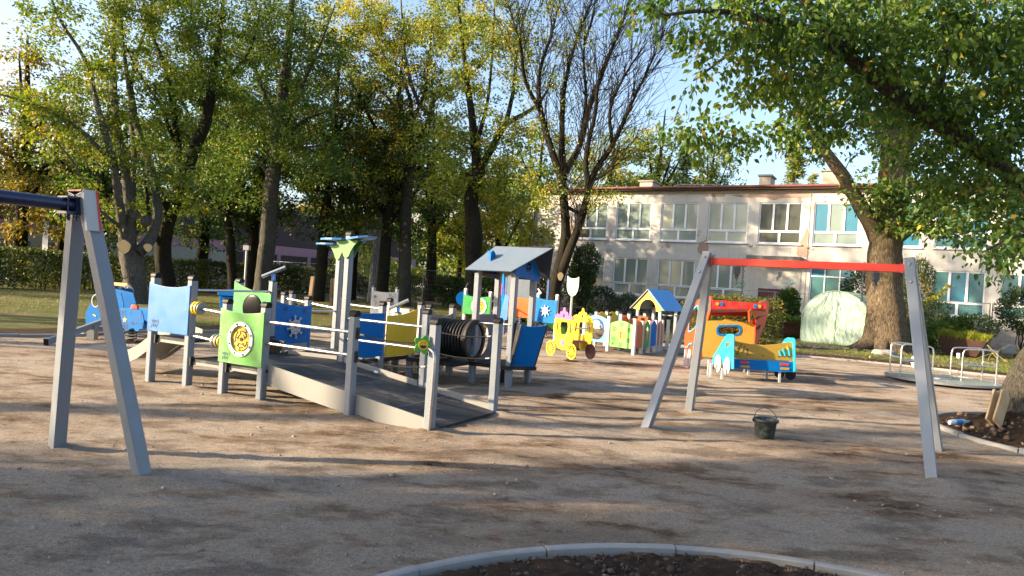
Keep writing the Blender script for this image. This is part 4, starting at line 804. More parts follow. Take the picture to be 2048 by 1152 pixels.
apanel(c0+dl*1.6, c0+dl*1.6+dr*0.75, 0.25, 0.8, 0.1, greenS); apanel(c0+dl*0.8+dr*0.8, c0+dr*1.4+dl*0.8, 0.25, 0.8, 0.12, orange); apanel(c0+dr*1.4+dl*0.8, c0+dr*1.7, 0.25, 0.8, 0.12, orange)
# house roof over the rear right corner
hA = GP(1280, 19.9); hB = GP(1325, 19.35); hu = (hB-hA); hL = hu.length; hu.normalize(); hd = V((-hu.y, hu.x, 0))
if hd.y < 0: hd = -hd
for p in (hA, hB, hA+hd*0.75, hB+hd*0.75): post(0, 0, 1.16, t, o=p, w_=0.085, mat=wpost)
gt = [(-.12, 1.10), (.10, 1.06)]+[(hL*0.5-(hL*0.5-0.10)*math.cos(x), 1.10+0.28*math.sin(x)) for x in np.linspace(0, math.pi, 12)]+[(hL-.10, 1.06), (hL+.12, 1.10), (hL*0.5, 1.62)]
for k in (0, 1): MB().plate([gt], hA+hd*(0.75*k)-hd*0.06*(1-2*k), hu, UP, 0.02).build('gable', lemon if k == 0 else orange, t, 0.002)
for s in (-1, 1):
    a = hA+hu*(hL/2)-hd*0.12+UP*1.66; e_ = hA+hu*(hL/2+s*(hL/2+0.20))-hd*0.12+UP*1.10; P4_ = [a, e_, e_+hd*1.0, a+hd*1.0]
    if s < 0: P4_ = P4_[::-1]
    nn = (P4_[1]-P4_[0]).cross(P4_[3]-P4_[0]).normalized(); m = MB(); m.add([p+nn*0.01 for p in P4_]+[p-nn*0.01 for p in P4_], [[0, 1, 2, 3], [7, 6, 5, 4], [0, 4, 5, 1], [1, 5, 6, 2], [2, 6, 7, 3], [3, 7, 4, 0]]); m.build('roof', blueS if s > 0 else greyb, t)
MB().box(hB+hd*0.4+hu*0.12+UP*0.98, (0.30, 0.5, 0.02), hu, hd).build('counter', greyb, t)
# ---------------------------------------------------------------- bus-shaped climbing set
t = thing('play_vehicle', 'large red and mustard lorry-shaped play set with cyan ends and a blue bumper', 'playground set', V((4.9, 14.6, 0)))
XF = V((1, 0, 0))
def FP(px, py, Y): return W(px, py, Y)
def pplate(name, pix, Y0, Y1, th, mat, holes=(), x0=None, x1=None):   # outline given as picture points on a standing board from depth Y0 (left) to Y1 (right)
    x0 = x0 if x0 is not None else min(p[0] for p in pix); x1 = x1 if x1 is not None else max(p[0] for p in pix)
    A = W(x0, 650, Y0); B = W(x1, 650, Y1); A.z = B.z = 0; u = (B-A).normalized(); nn = u.cross(UP)
    def cv(q):
        a, b, c = ray(*q); d = V((a, b, c)); s_ = (A.x*nn.x+A.y*nn.y)/(d.x*nn.x+d.y*nn.y); P_ = V((0, 0, EYE))+d*s_; return ((P_-A).dot(u), P_.z)
    return MB().plate([[cv(q) for q in pix]]+[[cv(q) for q in h] for h in holes], A, u, UP, th).build(name, mat, t, 0.002), A, u, cv
# big mustard back wall with the blue-rimmed window
wl = rrect(1436, 653, 1479, 668, 7)
ob, A, u, cv = pplate('rear_wall', [(1405, 714), (1403, 642), (1424, 641), (1446, 641), (1450, 637.5), (1468, 638.5), (1474, 643), (1494, 644.5), (1500, 643), (1512, 641), (1508, 700), (1506, 722)], 14.95, 14.75, 0.02, mustard, [wl])
c = [cv(p) for p in wl]; cx_, cz_ = sum(p[0] for p in c)/len(c), sum(p[1] for p in c)/len(c)
MB().plate([[((p[0]-cx_)*1.18+cx_, (p[1]-cz_)*1.45+cz_) for p in c], c], A+u.cross(UP)*0.014, u, UP, 0.012).build('window_rim', blueM, ob)
MB().plate([[((p[0]-cx_)+cx_, (p[1]-cz_)+cz_) for p in [(cx_+0.11*math.cos(x), cz_-0.05+0.11*math.sin(x)) for x in np.linspace(0, math.pi, 12)]+[(cx_+0.075*math.cos(x), cz_-0.05+0.075*math.sin(x)) for x in np.linspace(math.pi, 0, 12)]]], A-u.cross(UP)*0.1, u, UP, 0.01).build('steering_wheel', orange, ob)
# red left side (seen obliquely) 
wn = [(1379, 660), (1381, 640), (1387, 622), (1396, 613), (1399, 625), (1398, 645), (1390, 656), (1382, 662)]
ob, A, u, cv = pplate('left_side', [(1371, 714), (1370, 690), (1371, 655), (1375, 632), (1383, 614), (1396, 600), (1410, 594), (1422, 592), (1424, 600), (1421, 625), (1413, 655), (1407, 690), (1403, 720), (1398, 722), (1385, 712), (1378, 700)], 16.4, 14.8, 0.03, paint('orange_red_board', (0.60, 0.055, 0.012), 0.4), [wn])
cc = [cv(p) for p in wn]; mx, mz = sum(p[0] for p in cc)/len(cc), sum(p[1] for p in cc)/len(cc)
MB().plate([[((p[0]-mx)*1.08+mx, (p[1]-mz)*1.12+mz) for p in cc], cc], A+u.cross(UP)*0.02, u, UP, 0.014).build('window_rim', cyan, ob)
hdl = [cv(p) for p in ((1374, 695), (1379, 694), (1381, 689), (1388, 687))]; MB().tube([A+u.cross(UP)*0.03+u*p[0]+UP*p[1] for p in hdl], 0.02, 8).build('handle', cyan, ob)
for q, px_ in enumerate((1381,)): 
    p = cv((px_, 716)); MB().plate([circ(p[0], p[1], 0.10, 20, 0.2)], A+u.cross(UP)*0.03, u, UP, 0.02).build('wheel', pale, ob)
b_ = GP(1381, 15.9); MB().beam(b_, b_+UP*0.35, 0.05, 0.05).build('leg', wpost, t)
ob, A, u, cv = pplate('side_slot', [(1416, 597), (1422, 596), (1422, 622), (1414, 624)], 14.80, 14.70, 0.01, darkw)
# roof beam and right bracket
ob, A, u, cv = pplate('roof_board', [(1423, 600), (1533, 607), (1532, 618), (1424, 618)], 14.55, 14.35, 0.02, paint('dark_red_board', (0.42, 0.012, 0.012), 0.4))
for px_, py_, mt_ in ((1434.5, 607.5, mustard), (1443, 608, blueM), (1510.5, 612, blueM), (1519, 612.5, mustard)):
    p = cv((px_, py_)); MB().plate([circ(p[0], p[1], 0.036, 18)], A+u.cross(UP)*0.018, u, UP, 0.014).build('lamp_disc', mt_, ob)
r0 = [W(1424, 618, 14.6), W(1532, 619, 14.4), W(1532, 624, 15.9), W(1425, 626, 16.1)]; m = MB(); m.add([p for p in r0]+[p+UP*0.03 for p in r0], [[3, 2, 1, 0], [4, 5, 6, 7], [0, 1, 5, 4], [1, 2, 6, 5], [2, 3, 7, 6], [3, 0, 4, 7]]); m.build('roof', red, t)
ob, A, u, cv = pplate('rear_header', [(1421, 624), (1500, 622), (1500, 634), (1480, 632), (1421, 631)], 15.9, 15.8, 0.02, red)
ob, A, u, cv = pplate('right_side', [(1498, 644), (1497, 622), (1520, 604), (1530, 600), (1537, 602), (1536, 625), (1528, 650), (1517, 675), (1512, 690), (1508, 690), (1510, 650)], 14.3, 16.0, 0.03, orange, [[(1501, 634), (1505, 626), (1510, 628), (1509, 640), (1501, 644)]])
ob, A, u, cv = pplate('right_side_face', [(1511, 640), (1533, 628), (1528, 650), (1513, 687), (1509, 687)], 14.5, 15.3, 0.02, red)
pplate('side_slot', [(1515, 662), (1521, 650), (1521, 654), (1516, 664)], 14.4, 14.8, 0.012, darkw)
# front mustard board and blue bumper
ob, A, u, cv = pplate('front_board', [(1469, 681), (1478, 684), (1500, 688), (1530, 690), (1555, 688), (1575, 684), (1588, 685), (1586, 722), (1469, 716)], 13.95, 13.85, 0.02, mustard)
m = MB(); L_ = [[cv(q) for q in pl] for pl in ([(1483, 687), (1479, 696), (1474, 706)], [(1489, 691), (1487, 700), (1484, 706)], [(1496, 697), (1494, 706)])]; m.lines(L_, A, u, UP, 0.011, 0.012, 0.004)
for q in ((1474, 708), (1495, 709), (1526, 711), (1557, 713), (1578, 714)): p = cv(q); m.box(A+u*p[0]+UP*p[1]+u.cross(UP)*0.014, (0.04, 0.01, 0.012), u, u.cross(UP))
for q in ((1476, 697), (1494, 699)): p = cv(q); m.plate([circ(p[0], p[1], 0.02, 10)], A+u.cross(UP)*0.014, u, UP, 0.004)
m.build('engraving', ink, ob)
for q0, q1, w_ in (((1558, 702), (1562, 711), 0.035), ((1566, 697), (1570, 711), 0.038), ((1577, 699), (1579, 711), 0.032)):
    a_, b2 = cv(q0), cv(q1); MB().tube([A+u*a_[0]+UP*a_[1]+u.cross(UP)*0.012, A+u*b2[0]+UP*b2[1]+u.cross(UP)*0.012], w_/1.6, 8).build('grip_slot', cyan, ob)
a_ = cv((1574, 693)); b2 = cv((1576.5, 698)); MB().tube([A+u*a_[0]+UP*a_[1]+u.cross(UP)*0.014, A+u*b2[0]+UP*b2[1]+u.cross(UP)*0.014], 0.02, 8).build('yellow_peg', lemon, ob)
ob, A, u, cv = pplate('bumper', [(1469, 718), (1590, 724), (1590, 744), (1560, 744), (1520, 740), (1469, 736)], 13.9, 13.8, 0.03, blueM)
for x0_, x1_, y_, mt_ in ((1480, 1498, 723.5, red), (1480, 1499, 732, mustard), (1559, 1577, 728, red), (1560, 1578, 736.5, mustard)):
    p, q = cv((x0_, y_)), cv((x1_, y_+0.6)); MB().plate([rrect(p[0], p[1]-0.022, q[0], p[1]+0.022, 0.018)], A+u.cross(UP)*0.022, u, UP, 0.012).build('lamp_strip', mt_, ob)
ob, A, u, cv = pplate('side_fin', [(1426, 728), (1427, 713), (1434, 702), (1451, 673), (1456, 668), (1466, 668), (1469, 673), (1468, 738), (1465, 738), (1450, 733), (1446, 726)], 14.35, 13.75, 0.025, cyan, [[(1451, 685), (1462, 686), (1460, 690), (1456, 694), (1453, 692)]])
for px_, py_ in ((1438.5, 727), (1456.5, 732)):
    p = cv((px_, py_)); wb = MB().plate([circ(p[0], p[1], 0.095, 26, 0.175)], A+u.cross(UP)*0.03, u, UP, 0.02).build('wheel', pale, t, 0.003)
    MB().lines([flower_l(p[0], p[1]+0.04, 0.04), flower_l(p[0], p[1]-0.05, 0.035)], A+u.cross(UP)*0.03, u, UP, 0.0115, 0.007, 0.003).build('engraving', greyb, wb)
for px_, Y_, z1 in ((1429, 14.3, 0.3), (1434, 14.1, 0.25), (1457, 13.8, 0.2), (1572, 13.85, 0.25), (1546, 14.3, 0.25), (1509, 15.0, 0.2), (1500, 15.4, 0.2), (1385, 15.6, 0.2)):
    b_ = GP(px_, Y_); MB().beam(b_-UP*0.05, b_+UP*z1, 0.04, 0.04).build('leg', wpost, t)
ob, A, u, cv = pplate('right_fin', [(1565, 686), (1571, 678), (1576, 675), (1588, 676), (1590, 682), (1590, 742), (1588, 745), (1586, 690)], 14.6, 13.82, 0.025, cyan)
for px_, py_ in ((1559, 746), (1581, 750)):
    p = W(px_, py_, 14.2); MB().plate([circ(0, 0, 0.10, 20)], p, V((0.9, -0.4, 0)), UP, 0.03).build('wheel', black, t)
r0 = [GP(1470, 13.95), GP(1588, 13.85), GP(1588, 14.75), GP(1500, 14.9)]; m = MB(); m.add([p+UP*0.32 for p in r0]+[p+UP*0.36 for p in r0], [[3, 2, 1, 0], [4, 5, 6, 7], [0, 1, 5, 4], [1, 2, 6, 5], [2, 3, 7, 6], [3, 0, 4, 7]]); m.build('deck', black, t)
# ---------------------------------------------------------------- roundabout
mc = V(((G(1776, 754)+G(1992, 774))/2)); mc.z = 0; t = thing('merry_go_round', 'low pale roundabout disc with bent steel rails, right of the swing frame', 'roundabout', mc)
discm = paint('worn_green_plate', (0.15, 0.19, 0.17), 0.55, 0.1, 0.6, 5, (0.34, 0.31, 0.26))
m = MB().tube([mc+UP*0.03, mc+UP*0.075], 1.10, 56); m.build('disc', discm, t); MB().plate([circ(0, 0, 1.13, 60), circ(0, 0, 1.09, 60)], mc+UP*0.06, V((1, 0, 0)), V((0, 1, 0)), 0.05).build('rim', galv, t, 0.004)
MB().tube([mc-UP*0.05, mc+UP*0.09], 0.2, 20).build('hub', galv, t)
def bent(a0_, zt, r=0.017):
    d = V((math.cos(R(a0_)), math.sin(R(a0_)), 0)); s = V((-d.y, d.x, 0)); p0 = mc+d*0.98+s*0.30; p1 = mc+d*0.98-s*0.30; q0 = mc+d*0.30+s*0.26; q1 = mc+d*0.30-s*0.26
    def arcf(a, b, z): 
        k = 0.09; ab = (b-a).normalized(); return [a+UP*0.07, a+UP*(z-k), a+ab*k*0.3+UP*(z-k*0.3), a+ab*k+UP*z, b-ab*k+UP*(z-0.02), b-ab*k*0.3+UP*(z-k*0.5), b+UP*(z-k-0.05), b+UP*0.07]
    m = MB(); m.tube(arcf(p0, q0, zt), r, 10); m.tube(arcf(p1, q1, zt), r, 10); m.tube([p0+UP*zt*0.55, q0+UP*zt*0.55], r*0.8, 8); m.tube([p1+UP*zt*0.55, q1+UP*zt*0.55], r*0.8, 8); m.tube([p0+UP*zt*0.97, p1+UP*zt*0.97], r, 8); m.tube([p0+UP*zt*0.62, p1+UP*zt*0.62], r*0.8, 8)
    m.build('hand_rail', steel, t); MB().box(mc+d*0.62+UP*zt*0.52, (0.34, 0.52, 0.02), d, s).build('seat', galv, t)
bent(-8, 0.80); bent(172, 0.80)
ct = V((*(GP(1917, 16.0).to_2d()), 0)); tag(MB().tube([W(1917, 716, 16.0), W(1917, 708, 16.0)+UP*0.02], 0.035, 14).build('paper_cup', white), 'white paper cup left on the roundabout seat rail', 'cup')
bag('plastic_bag', 'crumpled white plastic bag hanging beside the roundabout rail', 'bag', W(1830, 722, 16.6), 0.12, paint('bag_white', (0.6, 0.58, 0.55), 0.4, bmp=0.6), (0.7, 0.7, 1.3))
# ---------------------------------------------------------------- bucket
bk = G(1529, 874); t = thing('bucket', 'dirty dark plastic bucket with a raised wire handle standing on the earth', 'bucket', bk)
m = MB(); n = 32; prof = [(0.098, 0.0), (0.102, 0.02), (0.118, 0.17), (0.122, 0.175), (0.128, 0.178), (0.131, 0.215), (0.124, 0.215), (0.118, 0.18), (0.095, 0.03), (0.0, 0.028)]
vs = [bk+V((r*math.cos(2*math.pi*j/n)*1.05, r*math.sin(2*math.pi*j/n)*1.05, z)) for r, z in prof for j in range(n)]
m.add(vs, [[i*n+j, i*n+(j+1) % n, (i+1)*n+(j+1) % n, (i+1)*n+j] for i in range(len(prof)-1) for j in range(n)], True)
bkm, bt_, bb_ = nodes('bucket_plastic'); n1 = noise(bt_, 22, 3); n2 = noise(bt_, 9, 6, 0.7)
cbk = ramp(bt_, n1, [(0.42, (0.008, 0.011, 0.015)), (0.52, (0.018, 0.022, 0.028)), (0.58, (0.02, 0.04, 0.022)), (0.64, (0.09, 0.10, 0.12)), (0.68, (0.015, 0.017, 0.02))]); cbk = mixc(bt_, ramp(bt_, n2, [(0.5, (0, 0, 0)), (0.72, (0.3, 0.3, 0.3))]), cbk, (0.10, 0.085, 0.07)); bt_.links.new(cbk, bb_.inputs['Base Color']); bb_.inputs['Roughness'].default_value = 0.5
bo = m.build('bucket_body', bkm, t)
MB().plate([circ(0, 0, 0.098, 24)], bk+UP*0.03, XF, V((0, 1, 0)), 0.004).build('dried_mortar', concrete, t)
MB().tube([bk+V((-0.135, 0, 0.19))]+[bk+V((-0.135*math.cos(x), 0.05*math.sin(x), 0.19+0.14*math.sin(x))) for x in np.linspace(0.2, math.pi-0.2, 12)]+[bk+V((0.135, 0, 0.19))], 0.004, 6).build('handle', black, t)
MB().box(bk+V((-0.142, 0, 0.19)), (0.014, 0.03, 0.035)).box(bk+V((0.142, 0, 0.19)), (0.014, 0.03, 0.035)).build('handle_lug', black, t)
# boards leaning on the right tree, bottle
def plank(label, a, b, w_, th, side): return tag(MB().beam(a, b, w_, th, side).build('plank', woodm), label, 'plank')
pb = G(1992, 872); pb.z = 0.16; plank('fresh pale timber board leaning on the right-hand trunk, front one', pb, pb+V((0.34, 0.36, 0.36)), 0.15, 0.028, V((0.5, -0.6, 0.5)))
plank('second timber board leaning on the trunk behind the front one', pb+V((-0.03, 0.10, 0.0)), pb+V((0.28, 0.44, 0.36)), 0.14, 0.028, V((0.5, -0.6, 0.5)))
q = G(1918, 860); q.z = 0.11; bo = thing('bottle', 'clear plastic bottle with a blue label lying in the tree ring', 'bottle', q)
gm, gt_, gb = nodes('pet_plastic'); gb.inputs['Base Color'].default_value = (0.55, 0.65, 0.72, 1); gb.inputs['Roughness'].default_value = 0.15; gb.inputs['Transmission Weight'].default_value = 0.5
dv = V((0.93, 0.25, 0.05)).normalized(); MB().tube([q-dv*0.17, q-dv*0.15, q+dv*0.06, q+dv*0.11, q+dv*0.15], [0.03, 0.038, 0.038, 0.018, 0.014], 14).build('bottle_body', gm, bo)
MB().tube([q-dv*0.08, q+dv*0.03], 0.0395, 14).build('bottle_label', blueL, bo); MB().tube([q+dv*0.15, q+dv*0.175], 0.016, 10).build('bottle_cap', blueM, bo)
# ================================================================ SCHOOL BUILDING
FA = V((6.4, 43.0, 0)); FD = V((0.863, -0.505, 0)); FN = V((-0.505, -0.863, 0))   # facade origin, direction, outward normal
def F(s, z, out=0.0): return FA+FD*s+UP*z+FN*out
bd_ = thing('school_building', 'two-storey cream rendered building with peeling plaster, white windows and a flat roof', 'building', F(8, 0))
def wall_mat():
    mt, t, b = nodes('peeling_render')
    tc = t.nodes.new('ShaderNodeNewGeometry'); n1 = noise(t, 0.55, 7, 0.62); n2 = noise(t, 3.0, 6, 0.7); n3 = noise(t, 0.9, 2, 0.5, (1, 1, 0.5))
    c = mixc(t, ramp(t, n2, [(0.3, (0, 0, 0)), (0.7, (1, 1, 1))]), (0.47, 0.45, 0.42), (0.55, 0.53, 0.50))
    st = noise(t, 2.2, 5, 0.7, (2.2, 2.2, 0.12)); c = mixc(t, ramp(t, st, [(0.52, (0, 0, 0)), (0.75, (0.4, 0.4, 0.4))]), c, (0.30, 0.27, 0.24))
    c = mixc(t, ramp(t, n1, [(0.655, (0, 0, 0)), (0.665, (0.75, 0.75, 0.75))]), c, (0.36, 0.24, 0.19))
    t.links.new(c, b.inputs['Base Color']); b.inputs['Roughness'].default_value = 0.92; b.inputs['Specular IOR Level'].default_value = 0.15
    bump(t, b, n2, 0.25, 0.02); return mt
wallm = wall_mat(); frm = paint('window_white', (0.74, 0.76, 0.79), 0.35, 0, 0.12, 2.0); bare = paint('bare_plaster', (0.34, 0.235, 0.19), 0.95, 0, 0.3, 4, (0.22, 0.15, 0.12)); bare2 = paint('grey_plaster', (0.40, 0.38, 0.35), 0.95, 0, 0.3, 4)
PITCHW = 2.785; S0 = -0.39; EAVE = 7.55; SL, SR = -6.2, 27.0
cells_s = [SL]; wins = []
for i in range(-1, 10):
    a = S0+PITCHW*i; wins.append((i, a, a+2.2)); cells_s += [a, a+2.2]
cells_s.append(SR); zb = [-0.5, 1.36, 3.53, 4.62, 6.85, EAVE]
def is_open(i, zi):    # i = bay index, zi 1 lower, 3 upper
    if zi == 1 and i == 3: return False
    return zi in (1, 3)
m = MB(); dp = 0.16
for k in range(len(cells_s)-1):
    for zi in range(5):
        bay = (k-1)//2-1 if k % 2 == 1 else None
        if bay is not None and is_open(bay, zi):
            s0, s1, z0, z1 = cells_s[k], cells_s[k+1], zb[zi], zb[zi+1]
            for q in ([(s0, z0), (s0, z1)], [(s1, z1), (s1, z0)], [(s0, z1), (s1, z1)], [(s1, z0), (s0, z0)]):
                a, b = q; m.add([F(*a), F(*a, -dp), F(*b, -dp), F(*b)], [[0, 1, 2, 3]])
            continue
        m.add([F(cells_s[k], zb[zi]), F(cells_s[k+1], zb[zi]), F(cells_s[k+1], zb[zi+1]), F(cells_s[k], zb[zi+1])], [[0, 1, 2, 3]])
for s_ in (SL, SR): 
    q = [F(s_, -0.5), F(s_, -0.5, -11), F(s_, EAVE, -11), F(s_, EAVE)]; m.add(q, [[3, 2, 1, 0] if s_ == SL else [0, 1, 2, 3]])
m.add([F(SL, -0.5, -11), F(SR, -0.5, -11), F(SR, EAVE, -11), F(SL, EAVE, -11)], [[3, 2, 1, 0]])
wl_ = m.build('wall', wallm, bd_)
m = MB().add([F(SL-0.35, EAVE+0.0, 0.42), F(SR+0.3, EAVE+0.0, 0.42), F(SR+0.3, EAVE+0.35, -11.3), F(SL-0.35, EAVE+0.35, -11.3), F(SL-0.35, EAVE+0.18, 0.42), F(SR+0.3, EAVE+0.18, 0.42), F(SR+0.3, EAVE+0.55, -11.3), F(SL-0.35, EAVE+0.55, -11.3)], [[3, 2, 1, 0], [4, 5, 6, 7], [0, 1, 5, 4], [1, 2, 6, 5], [2, 3, 7, 6], [3, 0, 4, 7]])
rf = m.build('roof', paint('roof_brown', (0.12, 0.06, 0.045), 0.7, 0, 0.3), bd_)
MB().tube([F(SL-0.35, EAVE+0.12, 0.49), F(10, EAVE+0.14, 0.49), F(SR+0.3, EAVE+0.12, 0.49)], 0.07, 10).build('gutter', paint('gutter_brown', (0.17, 0.06, 0.045), 0.5), rf)
MB().box(F((SL+SR)/2, EAVE-0.10, 0.03), (SR-SL, 0.06, 0.16), FD, FN).build('cornice', paint('cornice_cream', (0.48, 0.40, 0.30), 0.8), bd_)
m = MB(); [m.beam(F(s_, EAVE+0.33, 0.1), F(s_+2.6, EAVE+0.33, 0.1), 0.025, 0.025) for s_ in (3.2, 9.2)]; [m.beam(F(s_, EAVE+0.15, 0.1), F(s_, EAVE+0.33, 0.1), 0.02, 0.02) for s_ in (3.2, 4.5, 5.8, 9.2, 10.5, 11.8)]; m.build('snow_guard', galv, rf)
for s_, w_, h_ in ((1.0, 0.8, 0.35), (7.95, 0.6, 0.55), (11.35, 0.85, 0.75)):
    c = MB().box(F(s_, EAVE+0.35+h_/2, -1.6), (w_, 1.3, h_), FD, FN).build('chimney', paint('chimney_render', (0.46, 0.38, 0.28), 0.9), rf)
    MB().box(F(s_, EAVE+0.35+h_+0.05, -1.6), (w_+0.16, 1.46, 0.10), FD, FN).build('chimney_cap', concrete, c)
MB().tube([F(SL+0.18, -0.1, 0.10), F(SL+0.18, 3.5, 0.10), F(SL+0.18, EAVE, 0.10)], 0.06, 10).build('downpipe', paint('pipe_brown', (0.11, 0.03, 0.03), 0.5), bd_)
MB().tube([F(13.9, -0.1, 0.08), F(13.9, EAVE, 0.08)], 0.05, 8).build('downpipe', paint('pipe_brown', (0.11, 0.03, 0.03), 0.5), bd_)
def glass(name, col, rough=0.12, spec=0.55):
    mt, t, b = nodes(name); n1 = noise(t, 0.8, 4, 0.6, (1, 1, 0.6)); t.links.new(mixc(t, n1, tuple(x*0.7 for x in col), tuple(x*1.4 for x in col)), b.inputs['Base Color']); b.inputs['Roughness'].default_value = rough; b.inputs['Specular IOR Level'].default_value = spec; b.inputs['Coat Weight'].default_value = 0.7; b.inputs['Coat Roughness'].default_value = 0.03; bump(t, b, noise(t, 1.3, 2), 0.05, 0.05); return mt
gG = glass('glass_green_blind', (0.18, 0.23, 0.205)); gP = glass('glass_pale_blind', (0.34, 0.35, 0.28)); gB = glass('glass_blue_blind', (0.035, 0.15, 0.22)); gT = glass('glass_teal_blind', (0.06, 0.155, 0.165)); gD = glass('glass_dark', (0.06, 0.065, 0.05)); curt = paint('curtain', (0.34, 0.29, 0.18), 0.9)
def window(s0, s1, z0, z1, mats, style=0, sill=True):
    o = -dp+0.05; fr = MB(); w = 0.07; H_ = z1-z0; W_ = s1-s0; trz = z0+H_*0.30
    def bar(a, b, c, d, th=0.06): fr.box(F((a+b)/2, (c+d)/2, o+th/2), (b-a, th, d-c), FD, FN)
    bar(s0, s0+w, z0, z1); bar(s1-w, s1, z0, z1); bar(s0+w, s1-w, z1-w, z1); bar(s0+w, s1-w, z0, z0+w*1.2)
    panes = []
    if style == 0:
        bar(s0+w, s1-w, trz-0.06, trz+0.06, 0.064); x1 = s0+W_*0.335; x2 = s0+W_*0.665
        for x in (x1, x2): bar(x-0.055, x+0.055, trz+0.06, z1-w, 0.062)
        xm = s0+W_*0.5; bar(xm-0.06, xm+0.06, z0+w*1.2, trz-0.06, 0.062)
        panes = [(s0+w, x1-0.055, trz+0.06, z1-w), (x1+0.055, x2-0.055, trz+0.06, z1-w), (x2+0.055, s1-w, trz+0.06, z1-w), (s0+w, xm-0.06, z0+w*1.2, trz-0.06), (xm+0.06, s1-w, z0+w*1.2, trz-0.06)]
    else:   # gridded stair window
        x1 = s0+W_*0.33; x2 = s0+W_*0.66; za = z0+H_*0.74
        for x in (x1, x2): bar(x-0.03, x+0.03, z0+w*1.2, z1-w, 0.05)
        for a, b in ((s0+w, x1-0.03), (x1+0.03, x2-0.03), (x2+0.03, s1-w)): bar(a, b, za-0.03, za+0.03, 0.048)
        for a, b in ((s0+w, x1-0.03), (x1+0.03, x2-0.03), (x2+0.03, s1-w)): panes += [(a, b, z0+w*1.2, za-0.03), (a, b, za+0.03, z1-w)]
    fo = fr.build('window', frm, bd_, 0.006)
    for i, (a, b, c, d) in enumerate(panes): MB().box(F((a+b)/2, (c+d)/2, o+0.012), (b-a, 0.012, d-c), FD, FN).build('pane', mats[i % len(mats)], fo)
    if sill: MB().box(F((s0+s1)/2, z0-0.035, 0.0), (W_+0.14, 0.22, 0.05), FD, FN).build('sill', frm, fo)
    return fo
for i, a, b in wins:
    for zi in (1, 3):
        if not is_open(i, zi): continue
        z0, z1 = zb[zi], zb[zi+1]
        if zi == 3:
            ms = {-1: [gD, gG, gG, gD, gG], 0: [gG]*5, 1: [gP, gG, gP, gG, gG], 2: [gP]*5, 3: [gD]*5, 4: [gB, gG, gB, gG, gG]}.get(i, [gB, gT, gB, gT, gB]); fo = window(a, b, z0, z1, ms)
            if i == 3:
                m = MB()
                for f, w_ in ((0.10, .13), (0.17, .10), (0.40, .22), (0.47, .10), (0.72, .12), (0.80, .14)): m.box(F(a+2.2*f, z0+1.45, -dp+0.0615), (w_, 0.003, 1.25), FD, FN)
                for f, w_ in ((0.42, .4), (0.78, .3)): m.box(F(a+2.2*f, z0+0.25, -dp+0.0615), (w_, 0.003, 0.30), FD, FN)
                m.build('curtain', curt, fo)
        else:
            st = 1 if i in (-1, 4) else 0; ms = [gG]*6 if i < 3 else [gT, gB, gT, gT, gT, gB]
            window(a, b, z0 if st == 0 else z0, z1, ms, st)
# door, canopy, meter, lamp
dr_ = MB().box(F(9.05, 1.07, 0.02), (1.75, 0.08, 2.2), FD, FN).build('door', paint('door_red_brown', (0.07, 0.012, 0.014), 0.5), bd_)
m = MB()
for i in range(4):
    for j in range(4): m.box(F(8.35+0.46*i, 0.35+0.5*j, 0.07), (0.34, 0.03, 0.38), FD, FN)
m.build('door_panel', paint('door_red_brown', (0.07, 0.012, 0.014), 0.5), dr_)
m = MB().box(F(9.0, 3.78, 0.45), (2.75, 1.0, 0.24), FD, FN); m.box(F(10.15, 3.75, 0.5), (0.42, 0.92, 0.22), FD, FN); m.build('canopy', paint('canopy_slab', (0.17, 0.16, 0.145), 0.9, 0, 0.6, 3, (0.05, 0.05, 0.045)), bd_)
m = MB().plate([circ(9.05, 2.95, 0.15, 20)], F(0, 0, 0.06), FD, UP, 0.08); m.plate([circ(9.05, 2.72, 0.06, 14)], F(0, 0, 0.06), FD, UP, 0.06); m.build('wall_lamp', paint('lamp_grey', (0.5, 0.5, 0.48), 0.5), bd_)
def patch(pts, mat, name='bare_patch', off=0.004): # irregular patch where the render has fallen off
    k = len(pts); P_ = catmull([V((p[0], p[1], 0)) for p in pts+[pts[0]]], 5)[:-1]; rr_ = random.Random(int(pts[0][0]*10)); 
    L_ = [(p.x+rr_.uniform(-.03, .03), p.y+rr_.uniform(-.03, .03)) for p in P_]; MB().plate([L_], F(0, 0, off), FD, UP, 0.004).build(name, mat, wl_)
patch([(10.45, 5.5), (10.62, 5.2), (10.60, 4.7), (10.65, 4.1), (10.25, 3.95), (10.05, 4.1), (10.05, 4.55), (10.25, 5.0)], bare); patch([(4.75, 4.55), (5.1, 4.7), (5.3, 4.4), (5.2, 3.95), (4.95, 3.85), (4.7, 4.1)], bare)
patch([(6.2, 7.30), (10.3, 7.34), (10.4, 7.1), (9.3, 7.12), (8.6, 6.98), (8.2, 7.14), (7.0, 7.16)], bare); patch([(5.0, 7.30), (6.0, 7.32), (5.9, 7.18), (5.1, 7.20)], bare)
patch([(-0.85, 5.9), (-0.55, 5.8), (-0.5, 5.2), (-0.8, 4.5), (-1.1, 4.2), (-0.9, 5.0)], bare2); patch([(-1.0, 4.0), (-0.6, 4.05), (-0.55, 3.8), (-0.9, 3.75)], bare2)
patch([(-4.9, 6.1), (-4.4, 5.8), (-4.5, 5.2), (-4.8, 5.4)], bare2); patch([(-5.3, 4.9), (-5.0, 5.0), (-4.9, 4.3), (-5.2, 3.9), (-5.4, 4.3)], bare2); patch([(-4.05, 5.6), (-3.3, 5.6), (-3.2, 4.9), (-3.6, 4.5), (-4.0, 4.9)], bare); patch([(-5.4, 3.4), (-5.25, 3.6), (-5.2, 2.9), (-5.35, 2.6)], bare2)
gr_ = paint('teal_spray', (0.25, 0.50, 0.45), 0.8); mp_ = paint('mural_peach', (0.62, 0.36, 0.26), 0.85)
